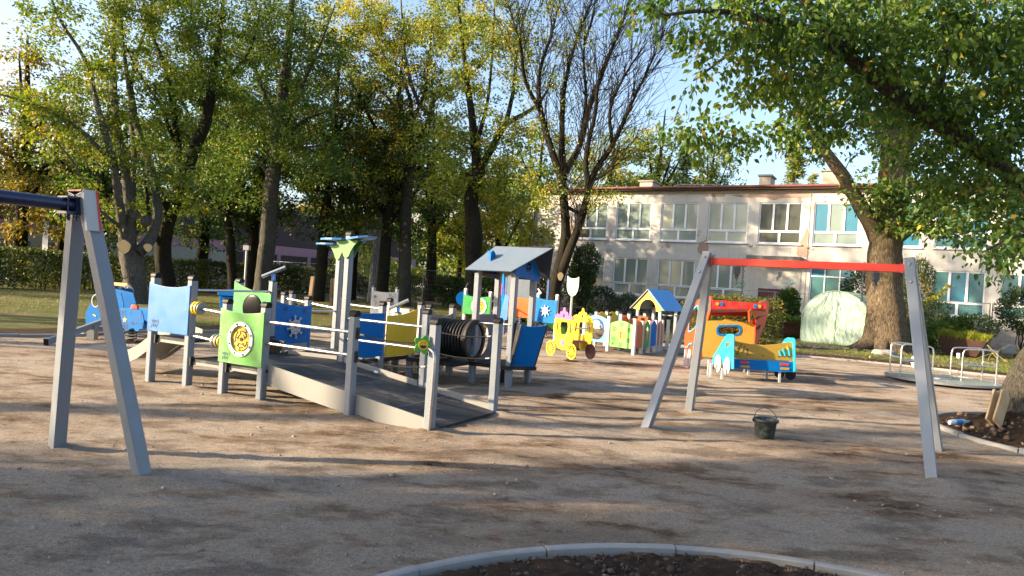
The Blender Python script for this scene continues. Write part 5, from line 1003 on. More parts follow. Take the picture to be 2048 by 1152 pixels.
MB().lines([[(9.4, 2.5), (9.7, 2.55), (9.9, 2.75), (10.0, 2.55), (9.8, 2.45), (10.1, 2.6)], [(6.9, 2.1), (7.1, 2.3), (7.3, 2.2), (7.5, 2.5), (7.4, 2.1)]], F(0, 0, 0), FD, UP, 0.006, 0.07, 0.003).build('graffiti', gr_, wl_)
MB().lines([closed(circ(1.95, 2.3, 0.09, 10)), closed(circ(2.15, 2.45, 0.08, 10)), [(1.8, 2.2), (1.75, 2.45), (1.9, 2.5)]], F(0, 0, 0), FD, UP, 0.006, 0.03, 0.003).build('graffiti', bare2, wl_)
for cx_, cz_, r_ in ((-6.0+0.55, 1.6, 0.35), (-4.9, 1.5, 0.45), (-5.2, 2.0, 0.32)):
    L_ = circ(cx_, cz_, r_*0.6, 16, r_*1.3); MB().plate([L_], F(0, 0, 0.004), FD, UP, 0.004).build('mural', mp_, wl_); MB().lines([closed(L_)], F(0, 0, 0), FD, UP, 0.008, 0.04, 0.003).build('mural_outline', ink, wl_)
for s_, z_ in ((7.55, 4.45), (10.5, 4.45)): MB().tube([F(s_, z_, 0.0), F(s_+0.02, z_, 0.12), F(s_+0.12, z_-0.06, 0.16), F(s_+0.2, z_+0.05, 0.14)], 0.02, 6).build('iron_hook', rust, bd_)
m = MB(); m.tube([F(10.55, 0, 0.02), F(10.55, 7.4, 0.02)], 0.012, 5).tube([F(10.3, 0, 0.02), F(10.3, 3.6, 0.02)], 0.012, 5); m.build('cable', bare2, bd_)
MB().box(F((SL+SR)/2, 0.2, 0.03), (SR-SL, 0.06, 1.4), FD, FN).build('plinth', paint('plinth_grey', (0.22, 0.20, 0.18), 0.9, 0, 0.4, 3), bd_)
# ================================================================ LONG LOW BUILDING FAR LEFT
LA = V((-28.5, 45.0, 0)); LB = V((-10.5, 76.0, 0)); ld = (LB-LA).normalized(); ln = V((ld.y, -ld.x, 0)); LA = LA-ld*14; LL = (LB-LA).length
lb = thing('long_building', 'long low building behind the hedge with beige wall, pink band and dark brown upper storey', 'building', LA)
def LF(s, z, out=0): return LA+ld*s+UP*z+ln*out
beige = paint('beige_render', (0.42, 0.39, 0.33), 0.9); pinkw = paint('pink_band', (0.45, 0.24, 0.30), 0.9); dk = paint('dark_cladding', (0.045, 0.022, 0.024), 0.7); bluew = glass('far_window', (0.10, 0.16, 0.20))
MB().box(LF(LL/2, 1.35, -4), (LL, 8, 2.7), ld, ln).build('wall', beige, lb)
MB().box(LF(LL/2, 3.05, -3.99), (LL+0.04, 8.04, 0.7), ld, ln).build('band', pinkw, lb)
MB().box(LF(LL/2+5, 4.9, -5), (LL-10, 7, 3.0), ld, ln).build('upper_storey', dk, lb)
MB().box(LF(LL/2+5, 6.5, -5), (LL-9, 7.6, 0.25), ld, ln).build('roof', paint('roof_dark', (0.05, 0.055, 0.07)), lb)
MB().box(LF(LL/2+12, 1.45, 0.03), (LL-30, 0.06, 2.4), ld, ln).build('shadowed_glazing', dk, lb)  # windows coloured dark brown to carry the shadow on them
for k in range(9): MB().box(LF(21+k*3.4, 1.45, 0.09), (0.35, 0.10, 2.5), ld, ln).build('pillar', pinkw, lb)
for s_, w_ in ((11.2, 1.6), (14.3, 2.9)): 
    wo_ = MB().box(LF(s_, 1.3, 0.03), (w_, 0.06, 1.9), ld, ln).build('window', bluew, lb)
    MB().beam(LF(s_-w_/2, 2.28, 0.05), LF(s_+w_/2, 2.28, 0.05), 0.1, 0.08).beam(LF(s_, 0.4, 0.06), LF(s_, 2.24, 0.06), 0.05, 0.05).build('window_frame', paint('lamp_grey', (0.5, 0.5, 0.48)), wo_)
MB().box(LF(18.8, 1.35, 0.02), (1.1, 0.05, 2.3), ld, ln).build('doorway', dk, lb); MB().box(LF(11.2, 2.75, 0.04), (0.9, 0.03, 0.45), ld, ln).build('notice_board', white, lb)
# far white blocks of flats glimpsed between the trees
for (px_, Y_, w_, h_, lab) in ((885, 120, 16, 15, 'pale block of flats glimpsed between the trunks near the mesh fence'), (770, 135, 14, 12, 'distant pale block of flats seen through the trees left of the tower')):
    c = GP(px_, Y_); fb = thing('block_of_flats', lab, 'building', c); MB().box(c+UP*h_/2, (w_, 10, h_)).build('wall', paint('pale_flats', (0.62, 0.61, 0.58), 0.9), fb)
    m = MB()
    for i in range(5):
        for j in range(int(h_//3)): m.box(c+V((-w_/2+w_*(i+0.5)/5, -5.02, 1.8+3*j)), (1.5, 0.05, 1.3))
    m.build('window', bluew, fb); MB().box(c+UP*(h_+0.2), (w_+0.5, 10.5, 0.4)).build('roof', concrete, fb)
# ================================================================ MESH FENCES
def wire_panel(A, B, h, label, grp='temporary mesh fence panels', open_=False):
    A = V(A); B = V(B); t = thing('mesh_fence', label, 'fence', A.to_2d().to_3d(), 0, grp); u = (B-A).normalized(); L = (B-A).length; nn = V((-u.y, u.x, 0))
    m = MB().tube([A+UP*0.08, A+UP*h], 0.022, 6).tube([B+UP*0.08, B+UP*h], 0.022, 6).tube([A+UP*(h-0.02), B+UP*(h-0.02)], 0.018, 6).tube([A+UP*0.15, B+UP*0.15], 0.018, 6); m.build('frame', galv, t)
    m = MB(); n_ = int(L/0.13)
    for i in range(1, n_): m.tube([A+u*(L*i/n_)+UP*0.15, A+u*(L*i/n_)+UP*h], 0.0032, 3, False)
    for j in range(1, 7): m.tube([A+UP*(0.15+(h-0.2)*j/7), B+UP*(0.15+(h-0.2)*j/7)], 0.0032, 3, False)
    m.build('wire_mesh', galv, t); m = MB()
    for p in (A, B): m.box(p+UP*0.07-nn*0.0, (0.2, 0.6, 0.14), u, nn)
    m.build('foot_block', concrete, t); return t
fl_ = [GP(540, 47), GP(640, 43.5), GP(700, 42), GP(758, 41), GP(846, 40), GP(935, 41.5), GP(1010, 43), GP(1075, 44)]
labs = ['mesh fence panel before the hedge, left end of the far row', 'mesh fence panel behind the tall leaf-topped posts', 'mesh fence panel just left of the far gear panel', 'mesh fence panel in front of the white-trunked birch', 'mesh fence panel right behind the grey straight trunk', 'mesh fence panel behind the roofed tower', 'mesh fence panel nearest the building corner']
for i in range(7): wire_panel(fl_[i]+V((0.03, 0, 0)), fl_[i+1]-V((0.03, 0, 0)), 2.0, labs[i])
sp_ = [(-4.4, 3.0), (-0.9, 3.0), (2.6, 3.0), (6.1, 3.1), (9.6, 3.0), (10.0, 2.2), (13.4, 2.4)]
labs = ['mesh fence panel behind the round dark shrub', 'mesh fence panel behind the little blue-roofed house', 'mesh fence panel behind the red swing beam left end', 'mesh fence panel in front of the brown door', 'mesh fence panel leaning out beside the door', 'mesh fence panel behind the green garden tunnel']
for i in range(6):
    a, b = F(sp_[i][0], 0, sp_[i][1]), F(sp_[i+1][0], 0, sp_[i+1][1]); d = (b-a).normalized(); wire_panel(a+d*0.04, b-d*0.04, 2.0, labs[i])
a, b = GP(1870, 29.0), GP(1984, 27.5); wire_panel(a, b, 2.0, 'mesh fence panel in front of the teal ground-floor window'); wire_panel(b+V((0.1, 0, 0)), GP(2075, 26.8), 2.0, 'mesh fence panel at the far right beside the round bush')
tag(MB().tube([F(9.3, 0, 2.5), F(10.0, 1.7, 2.6)], 0.02, 6).build('fence_brace', galv), 'thin slanting steel brace beside the open fence panel', 'brace')
# ================================================================ GARDEN TUNNEL
ta = V((11.5, 28.0, 0)); tbp = V((13.6, 26.85, 0)); tu = (tbp-ta).normalized(); tv = V((0.58, 0.815, 0)).normalized(); TL = 3.2; Wd = (tbp-ta).length
gt_ = thing('garden_tunnel', 'round-topped pale green plastic garden tunnel beside the big trunk', 'greenhouse', ta+tu*Wd/2)
def film_mat():
    mt, t, b = nodes('green_film'); n1 = noise(t, 1.6, 5, 0.6, (1.0, 1.0, 0.35)); n2 = noise(t, 5, 6, 0.7, (1.4, 1.4, 0.3), R(20))
    c = mixc(t, ramp(t, n1, [(0.35, (0, 0, 0)), (0.65, (1, 1, 1))]), (0.42, 0.57, 0.47), (0.50, 0.64, 0.54)); t.links.new(c, b.inputs['Base Color'])
    b.inputs['Roughness'].default_value = 0.28; b.inputs['Specular IOR Level'].default_value = 0.6; bump(t, b, n2, 0.7, 0.08)
    tr = t.nodes.new('ShaderNodeBsdfTranslucent'); t.links.new(c, tr.inputs[0]); mx = t.nodes.new('ShaderNodeMixShader'); mx.inputs[0].default_value = 0.25
    out = t.nodes['Material Output']; t.links.new(b.outputs[0], mx.inputs[1]); t.links.new(tr.outputs[0], mx.inputs[2]); t.links.new(mx.outputs[0], out.inputs[0]); return mt
film = film_mat()
def tun_out(x):  # arch profile
    return [(-Wd/2, 0)]+[(-Wd/2*math.cos(a)*(1-0.02*math.sin(2*a)), 0.95+1.12*math.sin(a)) for a in np.linspace(0, math.pi, 20)]+[(Wd/2, 0)]
pr = tun_out(0); cen = ta+tu*Wd/2
m = MB(); ks = 16; vs = []
for i in range(ks+1):
    f = i/ks; sg = -0.03*abs(math.sin(math.pi*f*3))
    vs += [cen+tu*(p[0]*(1+sg))+UP*(p[1]*(1+sg))+tv*TL*f for p in pr]
k = len(pr); m.add(vs, [[i*k+j, i*k+j+1, (i+1)*k+j+1, (i+1)*k+j] for i in range(ks) for j in range(k-1)], True); m.build('side_film', film, gt_)
nx_, nz_ = 110, 80; vs = []
for iz in range(nz_+1):
    z = 2.07*iz/nz_; hw = Wd/2 if z < 0.95 else Wd/2*math.sqrt(max(0, 1-((z-0.95)/1.12)**2))
    for ix in range(nx_+1):
        x = -hw+2*hw*ix/nx_; an = math.atan2(x+.15, 2.5-z); d = 0.009*math.sin(an*19+1.9*math.sin(z*3+x*2)+2*math.sin(x*4))+0.010*(1-abs(math.sin(an*13+2.2*math.sin(z*2.2+x)+x*2)))**3+0.03*math.sin((x+z*0.8)*3.1)+0.007*math.sin(z*13+x*9+3*math.sin(x*5))+0.005*math.sin(x*37+z*31+2*math.sin(z*9))+0.004*math.sin(x*71-z*23)
        edge = min(1, (hw-abs(x))*6); vs.append(cen+tu*x+UP*z-tv*(0.02+d*edge))
w1 = nx_+1; MB().add(vs, [[i*w1+j, i*w1+j+1, (i+1)*w1+j+1, (i+1)*w1+j] for i in range(nz_) for j in range(nx_)], True).build('front_film', film, gt_)
m = MB(); m.tube([cen+tu*p[0]*1.005+UP*p[1]*1.005-tv*0.01 for p in pr], 0.022, 6); [m.tube([cen+tu*p[0]*1.008+UP*p[1]*1.008+tv*TL*f for p in pr], 0.016, 6) for f in (0.33, 0.67, 1.0)]; m.build('hoop', paint('hoop_green', (0.20, 0.32, 0.24)), gt_)
MB().tube([cen-tv*0.05+UP*0.02, cen-tv*0.055+UP*1.75], 0.008, 6).build('zip', paint('hoop_green', (0.20, 0.32, 0.24)), gt_)
# ================================================================ PLANTERS
def planter_bowl(c, r, h, label):
    t = thing('planter', label, 'planter', c); m = MB(); n = 28; prof = [(0.45*r, 0.05), (0.62*r, 0.12), (0.85*r, 0.3*h+0.1), (r, h), (r*1.03, h), (r*1.0, h-0.03), (0.9*r, h-0.08), (0.0, h-0.06)]
    vs = [c+V((q*math.cos(2*math.pi*j/n), q*math.sin(2*math.pi*j/n)*0.6, z)) for q, z in prof for j in range(n)]; m.add(vs, [[i*n+j, i*n+(j+1) % n, (i+1)*n+(j+1) % n, (i+1)*n+j] for i in range(len(prof)-1) for j in range(n)], True); m.build('bowl', rust, t); MB().box(c+UP*0.03, (0.7, 0.4, 0.1)).build('foot', rust, t); return t
b1 = GP(1582, 29.5); planter_bowl(b1, 1.05, 0.72, 'rusty bowl planter left of the garden tunnel')
b2a, b2b = GP(1886, 25.5), GP(1983, 24.6); u = (b2b-b2a).normalized(); v2 = V((-u.y, u.x, 0)); L = (b2b-b2a).length
pt = thing('planter', 'long rusty trough planter of grassy plants right of the swing frame', 'planter', (b2a+b2b)/2)
MB().add([b2a+u*x+v2*y+UP*z for x, y, z in ((0.1, 0.1, 0.1), (L-.3, 0.1, 0.05), (L-.3, .7, .05), (.1, .7, .1), (0, 0, .72), (L, 0, .62), (L, .8, .62), (0, .8, .72))], [[3, 2, 1, 0], [0, 1, 5, 4], [1, 2, 6, 5], [2, 3, 7, 6], [3, 0, 4, 7]]).build('trough', rust, pt)
MB().add([b2a+u*x+v2*y+UP*z for x, y, z in ((0.02, 0.02, .66), (L-.03, 0.02, .57), (L-.03, .78, .57), (.02, .78, .66))], [[0, 1, 2, 3]]).build('soil', soil, pt)
# posts, stakes, lamps, small poles
def pole(name, cat, label, p, h, r, mat, head=None):
    t = thing(name, label, cat, V((p.x, p.y, 0))); MB().tube([V((p.x, p.y, -0.1)), V((p.x, p.y, h))], r, 8).build('pole', mat, t)
    if head: MB().box(V((p.x, p.y, h+head[2]/2)), head).build('head', paint('lamp_grey', (0.5, 0.5, 0.48)), t, 0.01)
    return t
pole('bollard_light', 'lamp', 'slim path light with a pale square head left of the straight trunk', GP(490, 33), 2.3, 0.05, paint('lamp_grey', (0.5, 0.5, 0.48)), (0.26, 0.26, 0.22))
pole('sign_post', 'sign post', 'thin pole with a tall narrow white banner behind the left hedge', GP(92, 40), 3.2, 0.03, galv)
q = W(92, 470, 40); tag(MB().box(q, (0.35, 0.03, 2.3)).build('banner', white), 'tall narrow white banner on a pole behind the left hedge', 'banner')
for i, (a, b, lab) in enumerate((((617, 605, 24.0), (626, 553, 24.0), 'leaning pale timber stake between straight trunk and tall posts'), ((664, 600, 25.0), (664, 558, 25.0), 'dark-stained short timber stake left of the leaf-topped posts'), ((672, 600, 25.0), (671, 556, 25.0), 'pale short timber stake touching the leaf-topped post'))):
    p, q = W(*a), W(*b); p.z = -0.05; tag(MB().beam(p, q, 0.13 if i else 0.16, 0.10).build('timber_stake', woodm if i != 1 else paint('old_wood', (0.14, 0.09, 0.055), 0.9)), lab, 'stake')
q = GP(1226, 34.0); t = thing('notice_post', 'thin dark post with a pale notice near the dark shrub', 'sign', q); MB().beam(q, q+UP*1.7, 0.07, 0.05).build('post', darkw, t); MB().box(q+V((0, -0.04, 1.62)), (0.22, 0.02, 0.45)).build('notice', pale, t)
q = W(926, 597, 24); t = thing('climbing_disc', 'blue disc leaning on a slim steel stay behind the far green panel', 'disc', V((q.x, q.y, 0))); MB().tube([q-V((0, 0.05, 0)), q+V((0, 0.05, 0))], 0.24, 20).build('disc', blueM, t); MB().tube([W(919, 599, 24), W(936, 566, 24.5)], 0.014, 6).build('stay', galv, t); MB().beam(V((q.x, q.y, 0)), q, 0.05, 0.05).build('leg', galv, t)
t = thing('picnic_bench', 'dark garden bench with table behind the blue wheel panel', 'bench', GP(1130, 30)); o = GP(1130, 30); MB().box(o+UP*0.74, (1.7, 0.7, 0.05)).build('table_top', paint('old_wood', (0.14, 0.09, 0.055)), t); MB().box(o+V((0, -0.7, 0.44)), (1.7, 0.28, 0.05)).build('seat', paint('old_wood', (0.14, 0.09, 0.055)), t)
for s_ in (-0.6, 0.6): MB().beam(o+V((s_, -0.8, 0)), o+V((s_, 0.1, 0.72)), 0.05, 0.05).beam(o+V((s_, 0.8, 0)), o+V((s_, -0.1, 0.72)), 0.05, 0.05).build('leg', black, t)
q = W(2014, 652, 26.0); tag(MB().box(V((q.x, q.y, 0.35)), (0.5, 0.4, 0.35)).build('concrete_block', concrete, None, 0.03), 'pale concrete block at the foot of the right fence panel', 'block')
q = W(1854+171, 573, 26.6); tag(MB().box(F(20.3, 1.55, 0.12), (0.35, 0.2, 0.5)).build('white_box', white), 'white plastic box standing on a ground floor window sill', 'box')
# ================================================================ VEGETATION
def leaf_mat(name, stops, trans=0.35, rough=0.5):
    if name in MATS: return MATS[name]
    mt, t, b = nodes(name); at = t.nodes.new('ShaderNodeAttribute'); at.attribute_name = 'tint'
    c = ramp(t, at.outputs['Fac'], stops); t.links.new(c, b.inputs['Base Color']); b.inputs['Roughness'].default_value = rough; b.inputs['Specular IOR Level'].default_value = 0.3
    tr = t.nodes.new('ShaderNodeBsdfTranslucent'); t.links.new(mixc(t, 1.0, c, (1.25, 1.25, 0.7), 'MULTIPLY'), tr.inputs[0])
    mx = t.nodes.new('ShaderNodeMixShader'); mx.inputs[0].default_value = trans; out = t.nodes['Material Output']
    t.links.new(b.outputs[0], mx.inputs[1]); t.links.new(tr.outputs[0], mx.inputs[2]); t.links.new(mx.outputs[0], out.inputs[0]); MATS[name] = mt; return mt
PAL = dict(
 green=[(0.0, (0.035, 0.075, 0.014)), (0.45, (0.07, 0.13, 0.022)), (0.8, (0.14, 0.20, 0.03)), (0.95, (0.35, 0.28, 0.03)), (1.0, (0.30, 0.10, 0.03))],
 yellowgreen=[(0.0, (0.09, 0.14, 0.02)), (0.4, (0.26, 0.28, 0.03)), (0.75, (0.52, 0.42, 0.03)), (1.0, (0.55, 0.30, 0.02))],
 mid=[(0.0, (0.05, 0.10, 0.016)), (0.45, (0.14, 0.20, 0.026)), (0.8, (0.32, 0.31, 0.03)), (1.0, (0.42, 0.26, 0.03))],
 autumn=[(0.0, (0.07, 0.09, 0.02)), (0.4, (0.20, 0.17, 0.025)), (0.75, (0.36, 0.24, 0.03)), (1.0, (0.34, 0.13, 0.02))],
 dark=[(0.0, (0.016, 0.036, 0.012)), (0.6, (0.035, 0.065, 0.018)), (0.92, (0.07, 0.10, 0.02)), (1.0, (0.20, 0.15, 0.02))],
 near=[(0.0, (0.035, 0.085, 0.02)), (0.45, (0.085, 0.16, 0.028)), (0.78, (0.19, 0.26, 0.035)), (0.88, (0.42, 0.30, 0.03)), (0.95, (0.36, 0.12, 0.06)), (1.0, (0.22, 0.08, 0.04))],
 hedge=[(0.0, (0.03, 0.05, 0.012)), (0.5, (0.075, 0.10, 0.02)), (0.8, (0.22, 0.20, 0.03)), (1.0, (0.26, 0.11, 0.03))],
 conifer=[(0.0, (0.015, 0.035, 0.018)), (0.7, (0.03, 0.06, 0.03)), (1.0, (0.07, 0.10, 0.04))],
 dry=[(0.0, (0.20, 0.11, 0.05)), (0.5, (0.34, 0.20, 0.08)), (1.0, (0.42, 0.30, 0.10))],
 grass=[(0.0, (0.05, 0.09, 0.02)), (0.6, (0.12, 0.17, 0.03)), (1.0, (0.30, 0.26, 0.09))])
def LM(k, trans=0.35): return leaf_mat('leaf_'+k, PAL[k], trans)
def bark_mat(name, c0, c1, sc_=1.0):
    mt, t, b = nodes(name); n1 = noise(t, 5*sc_, 7, 0.7, (2.2, 2.2, 0.45)); n2 = noise(t, 18*sc_, 5, 0.75, (2.4, 2.4, 0.35)); n3 = noise(t, 1.2, 4, 0.6)
    c = ramp(t, n2, [(0.34, tuple(x*0.35 for x in c0)), (0.46, c0), (0.62, c1)]); c = mixc(t, ramp(t, n3, [(0.4, (0, 0, 0)), (0.7, (0.5, 0.5, 0.5))]), c, tuple(0.5*(a+b_) for a, b_ in zip(c0, (0.06, 0.07, 0.03))))
    t.links.new(c, b.inputs['Base Color']); b.inputs['Roughness'].default_value = 0.95; b.inputs['Specular IOR Level'].default_value = 0.15
    h = t.nodes.new('ShaderNodeMath'); h.operation = 'ADD'; t.links.new(n1, h.inputs[0]); t.links.new(n2, h.inputs[1]); bump(t, b, h.outputs[0], 1.0, 0.05); return mt
barkD = bark_mat('dark_bark', (0.013, 0.010, 0.008), (0.038, 0.030, 0.024)); barkG = bark_mat('grey_bark', (0.055, 0.050, 0.044), (0.12, 0.11, 0.095)); barkO = bark_mat('oak_bark', (0.085, 0.062, 0.04), (0.24, 0.185, 0.125))
barkP = bark_mat('pale_bark', (0.075, 0.068, 0.060), (0.17, 0.16, 0.14)); barkW = bark_mat('birch_bark', (0.25, 0.25, 0.24), (0.55, 0.54, 0.52), 0.5)
def leaves(name, P, D, size, mat, parent, tint, shape=0, flat=0.0, asp=0.5, knd=None):
    n = len(P); D = D/np.maximum(np.linalg.norm(D, axis=1, keepdims=True), 1e-6); r = rng.normal(size=(n, 3)); r[:, 2] += flat*4
    c = np.cross(D, r); c /= np.maximum(np.linalg.norm(c, axis=1, keepdims=True), 1e-6); s = size*rng.uniform(0.65, 1.25, (n, 1))
    if shape == 0: K = [(0, 0), (0.45, 0.5), (1, 0), (0.5, -0.5)]; dz = [0, 0, 0, 0]
    elif shape == 1: K = [(0, 0), (0.22, 0.36), (0.5, 0.46), (1.0, 0.0), (0.5, -0.46), (0.22, -0.36)]; dz = [0, .06, .08, -.12, .08, .06]
    else: K = [(0, 0.5), (0.6, 0.28), (1, 0), (0, -0.5)]; dz = [0, 0, 0, 0]
    nn = np.cross(c, D); k = len(K); V_ = np.zeros((n, k, 3))
    for i, (a, b) in enumerate(K): V_[:, i] = P+D*s*a+c*s*b*asp*1.1+nn*s*dz[i]
    if shape == 1: F_ = np.array([[0, 1, 2, 3], [0, 3, 4, 5]])
    else: F_ = np.array([[0, 1, 2, 3]])
    F_ = (F_[None]+np.arange(n)[:, None, None]*k).reshape(-1, 4); off = np.array(rootloc(parent)); V_ = V_.reshape(-1, 3)-off
    me = bpy.data.meshes.new(name); me.vertices.add(len(V_)); me.vertices.foreach_set('co', V_.ravel()); me.loops.add(F_.size); me.loops.foreach_set('vertex_index', F_.ravel().astype(np.int32))
    me.polygons.add(len(F_)); me.polygons.foreach_set('loop_start', np.arange(len(F_))*4); me.update(calc_edges=True)
    a = me.attributes.new('tint', 'FLOAT', 'FACE'); a.data.foreach_set('value', np.repeat(np.clip(tint, 0, 1), len(F_)//n).astype(np.float32))
    o = link(name, me, mat, parent)
    if knd: o['kind'] = knd
    return o
class Tubes:   # many thin tubes gathered in one mesh
    def __init__(s): s.V = []; s.F = []; s.n = 0
    def add(s, pts, rad, sides=5, rough=0.0, flare=None):
        pts = np.asarray(pts, float); k = len(pts); d = np.gradient(pts, axis=0); d /= np.maximum(np.linalg.norm(d, axis=1, keepdims=True), 1e-9)
        ref = np.array([0.31, 0.95, 0.05]) if abs(d[:, 2]).mean() > 0.6 else np.array([0.05, 0.1, 1.0]); x = np.cross(d, ref); x /= np.maximum(np.linalg.norm(x, axis=1, keepdims=True), 1e-9); y = np.cross(d, x)
        a = np.arange(sides)*2*math.pi/sides; R_ = np.asarray(rad, float)[:, None]*np.ones((1, sides))
        if rough: zz = np.arange(k)[:, None]; R_ = R_*(1+rough*np.sin(a[None]*3+zz*0.31+1)+rough*0.8*np.sin(a[None]*7+zz*0.17)+rough*0.6*np.sin(a[None]*2+zz*0.9)+rng.normal(0, rough*0.4, (k, sides)))
        v = pts[:, None]+(x[:, None]*np.cos(a)[None, :, None]+y[:, None]*np.sin(a)[None, :, None])*R_[:, :, None]
        i = np.arange(k-1)[:, None]*sides; j = np.arange(sides)[None]; jn = (j+1) % sides
        s.F.append((np.stack([i+j, i+jn, i+sides+jn, i+sides+j], -1).reshape(-1, 4)+s.n)); s.V.append(v.reshape(-1, 3)); s.n += k*sides
    def build(s, name, mat, parent):
        V_ = np.concatenate(s.V)-np.array(rootloc(parent)); F_ = np.concatenate(s.F); me = bpy.data.meshes.new(name); me.vertices.add(len(V_)); me.vertices.foreach_set('co', V_.ravel()); me.loops.add(F_.size); me.loops.foreach_set('vertex_index', F_.ravel().astype(np.int32))
        me.polygons.add(len(F_)); me.polygons.foreach_set('loop_start', np.arange(len(F_))*4); me.update(calc_edges=True); me.polygons.foreach_set('use_smooth', [True]*len(F_)); return link(name, me, mat, parent)
def resample(P, step):
    P = [V(p) for p in P]; C_ = catmull(P, 6) if len(P) > 2 else P; A = np.array([tuple(p) for p in C_]); seg = np.linalg.norm(np.diff(A, axis=0), axis=1); cum = np.concatenate([[0], np.cumsum(seg)]); n = max(3, int(cum[-1]/step)+1); tt = np.linspace(0, cum[-1], n)
    return np.stack([np.interp(tt, cum, A[:, i]) for i in range(3)], 1), tt/cum[-1]
def tree(name, label, base, limbs, blobs, bark, pal, leaf=0.13, per=40, cr=0.45, shape=0, trans=0.35, flat=0.35, droop=0.2, group=None, tw=1.0, twig_only=0, limb_sides=12, rough=0.05, trunk_name='trunk', asp=0.5, tmid=0.45, dens=1.0):
    if shape == 0: per = int(per*1.75); dens *= .72; cr *= .92
    t = thing(name, label, 'tree', (base[0], base[1], 0), 0, group); T_ = Tubes(); AP, AR, AD = [], [], []
    for k, lm in enumerate(limbs):
        pts, rr = lm; A, f = resample(pts, 0.35); rad = np.interp(f, np.linspace(0, 1, len(rr)), rr); ln_ = len(A)
        if ln_ > 6: A[1:-1] += rng.normal(0, 0.02, (ln_-2, 3))*np.clip(rad[1:-1, None]*2, 0.1, 1)
        T_.add(A, rad, 20 if (k == 0 and rad[0] > 0.3) else limb_sides, rough)
        keep = f > (0.30 if k == 0 else 0.12); AP.append(A[keep]); AR.append(rad[keep]); AD.append(np.gradient(A, axis=0)[keep])
    AP = np.concatenate(AP); AR = np.concatenate(AR); AD = np.concatenate(AD); AD /= np.linalg.norm(AD, axis=1, keepdims=True)+1e-9
    CP = []; 
    for (c, r3, n) in blobs:
        n = int(n*dens)
        c = np.array(tuple(c)); r3 = np.array(r3); u = rng.normal(size=(n, 3)); u /= np.linalg.norm(u, axis=1, keepdims=True); q = rng.random((n, 1))**0.45; CP.append(c+u*q*r3)
    if CP:
        CP = np.concatenate(CP); ph = rng.uniform(0, 6, 3); nz = np.sin(CP[:, 0]*1.3+ph[0])*np.sin(CP[:, 1]*1.1+ph[1])*np.sin(CP[:, 2]*1.4+ph[2]); CP = CP[nz > -0.33]
        CP = CP[CP[:, 2] > 0.4]; d0 = np.array([np.min(np.linalg.norm(AP-c, axis=1)) for c in CP]); CP = CP[np.argsort(d0)]
        cap = len(AP)+len(CP)*5; BP = np.zeros((cap, 3)); BR = np.zeros(cap); BD = np.zeros((cap, 3)); m_ = len(AP); BP[:m_] = AP; BR[:m_] = AR; BD[:m_] = AD; TWD = []
        for c in CP:
            dv_ = c-BP[:m_]; d = np.linalg.norm(dv_, axis=1); j = int(np.argmin(d*(1+0.35*np.clip(-dv_[:, 2]/(d+1e-6), 0, 1)-0.25*(dv_*BD[:m_]).sum(1)/(d+1e-6)))); p0 = BP[j]; L = d[j]
            r0 = min(BR[j]*0.7, (0.010+0.013*L)*tw); p1 = p0+BD[j]*L*0.30+rng.normal(0, 0.06, 3)*L; p2 = c-(c-p0)*0.3+rng.normal(0, 0.07, 3)*L+np.array([0, 0, 0.06*L]); s_ = np.linspace(0, 1, 7)[:, None]
            cv = p0*(1-s_)**3+3*p1*s_*(1-s_)**2+3*p2*s_**2*(1-s_)+c*s_**3; rd = np.linspace(r0, max(0.004*tw, r0*0.3), 7); T_.add(cv, rd, 4)
            g = np.gradient(cv, axis=0); g /= np.linalg.norm(g, axis=1, keepdims=True)+1e-9; TWD.append(g[-1]); BP[m_:m_+4] = cv[[2, 3, 4, 5]]; BR[m_:m_+4] = rd[[2, 3, 4, 5]]; BD[m_:m_+4] = g[[2, 3, 4, 5]]; m_ += 4
        TWD = np.array(TWD)
    if twig_only:      # bare fine twigs
        for i in range(twig_only):
            j = rng.integers(0, len(AP)); p0 = AP[j]; d = AD[j]+rng.normal(0, 0.55, 3)+np.array([0, 0, 0.35]); d /= np.linalg.norm(d); L = rng.uniform(0.8, 2.6); bend = rng.normal(0, 0.22, 3)+np.array([0, 0, 0.15]); s_ = np.linspace(0, 1, 6)[:, None]; cv = p0+d*L*s_+bend*L*s_**2; r0 = min(AR[j]*0.5, 0.014); T_.add(cv, np.linspace(r0, 0.005, 6), 4)
            for q in range(5):
                k = rng.integers(1, 6); d2 = d+rng.normal(0, 0.5, 3)+np.array([0, 0, 0.2]); d2 /= np.linalg.norm(d2); L2 = L*rng.uniform(0.25, 0.6); T_.add(cv[k]+d2*L2*s_[::1]+rng.normal(0, 0.1, 3)*L2*s_**2, np.linspace(0.009, 0.0035, 6), 3)
    T_.build(trunk_name, bark, t)
    if len(CP) and per:
        n = len(CP)*per; ci = np.repeat(np.arange(len(CP)), per); o = rng.normal(size=(n, 3)); o /= np.linalg.norm(o, axis=1, keepdims=True); o *= (rng.random((n, 1))**0.5)*cr*rng.uniform(0.6, 1.3, (len(CP), 1))[ci]; o[:, 2] *= 0.6
        P = CP[ci]+o-TWD[ci]*rng.random((n, 1))*cr*0.8; D = o/cr*0.8+TWD[ci]*0.4+rng.normal(0, 0.5, (n, 3)); D[:, 2] -= droop
        ct = rng.random(len(CP)); tint = tmid+0.62*(ct[ci]-0.5)+0.30*(rng.random(n)-0.5)+0.08*rng.normal(size=n)
        leaves('crown', P, D, leaf, LM(pal, trans), t, tint, shape, flat, asp)
    return t
def wl(L): return [W(*p) for p in L]
rs = lambda *a: list(a)
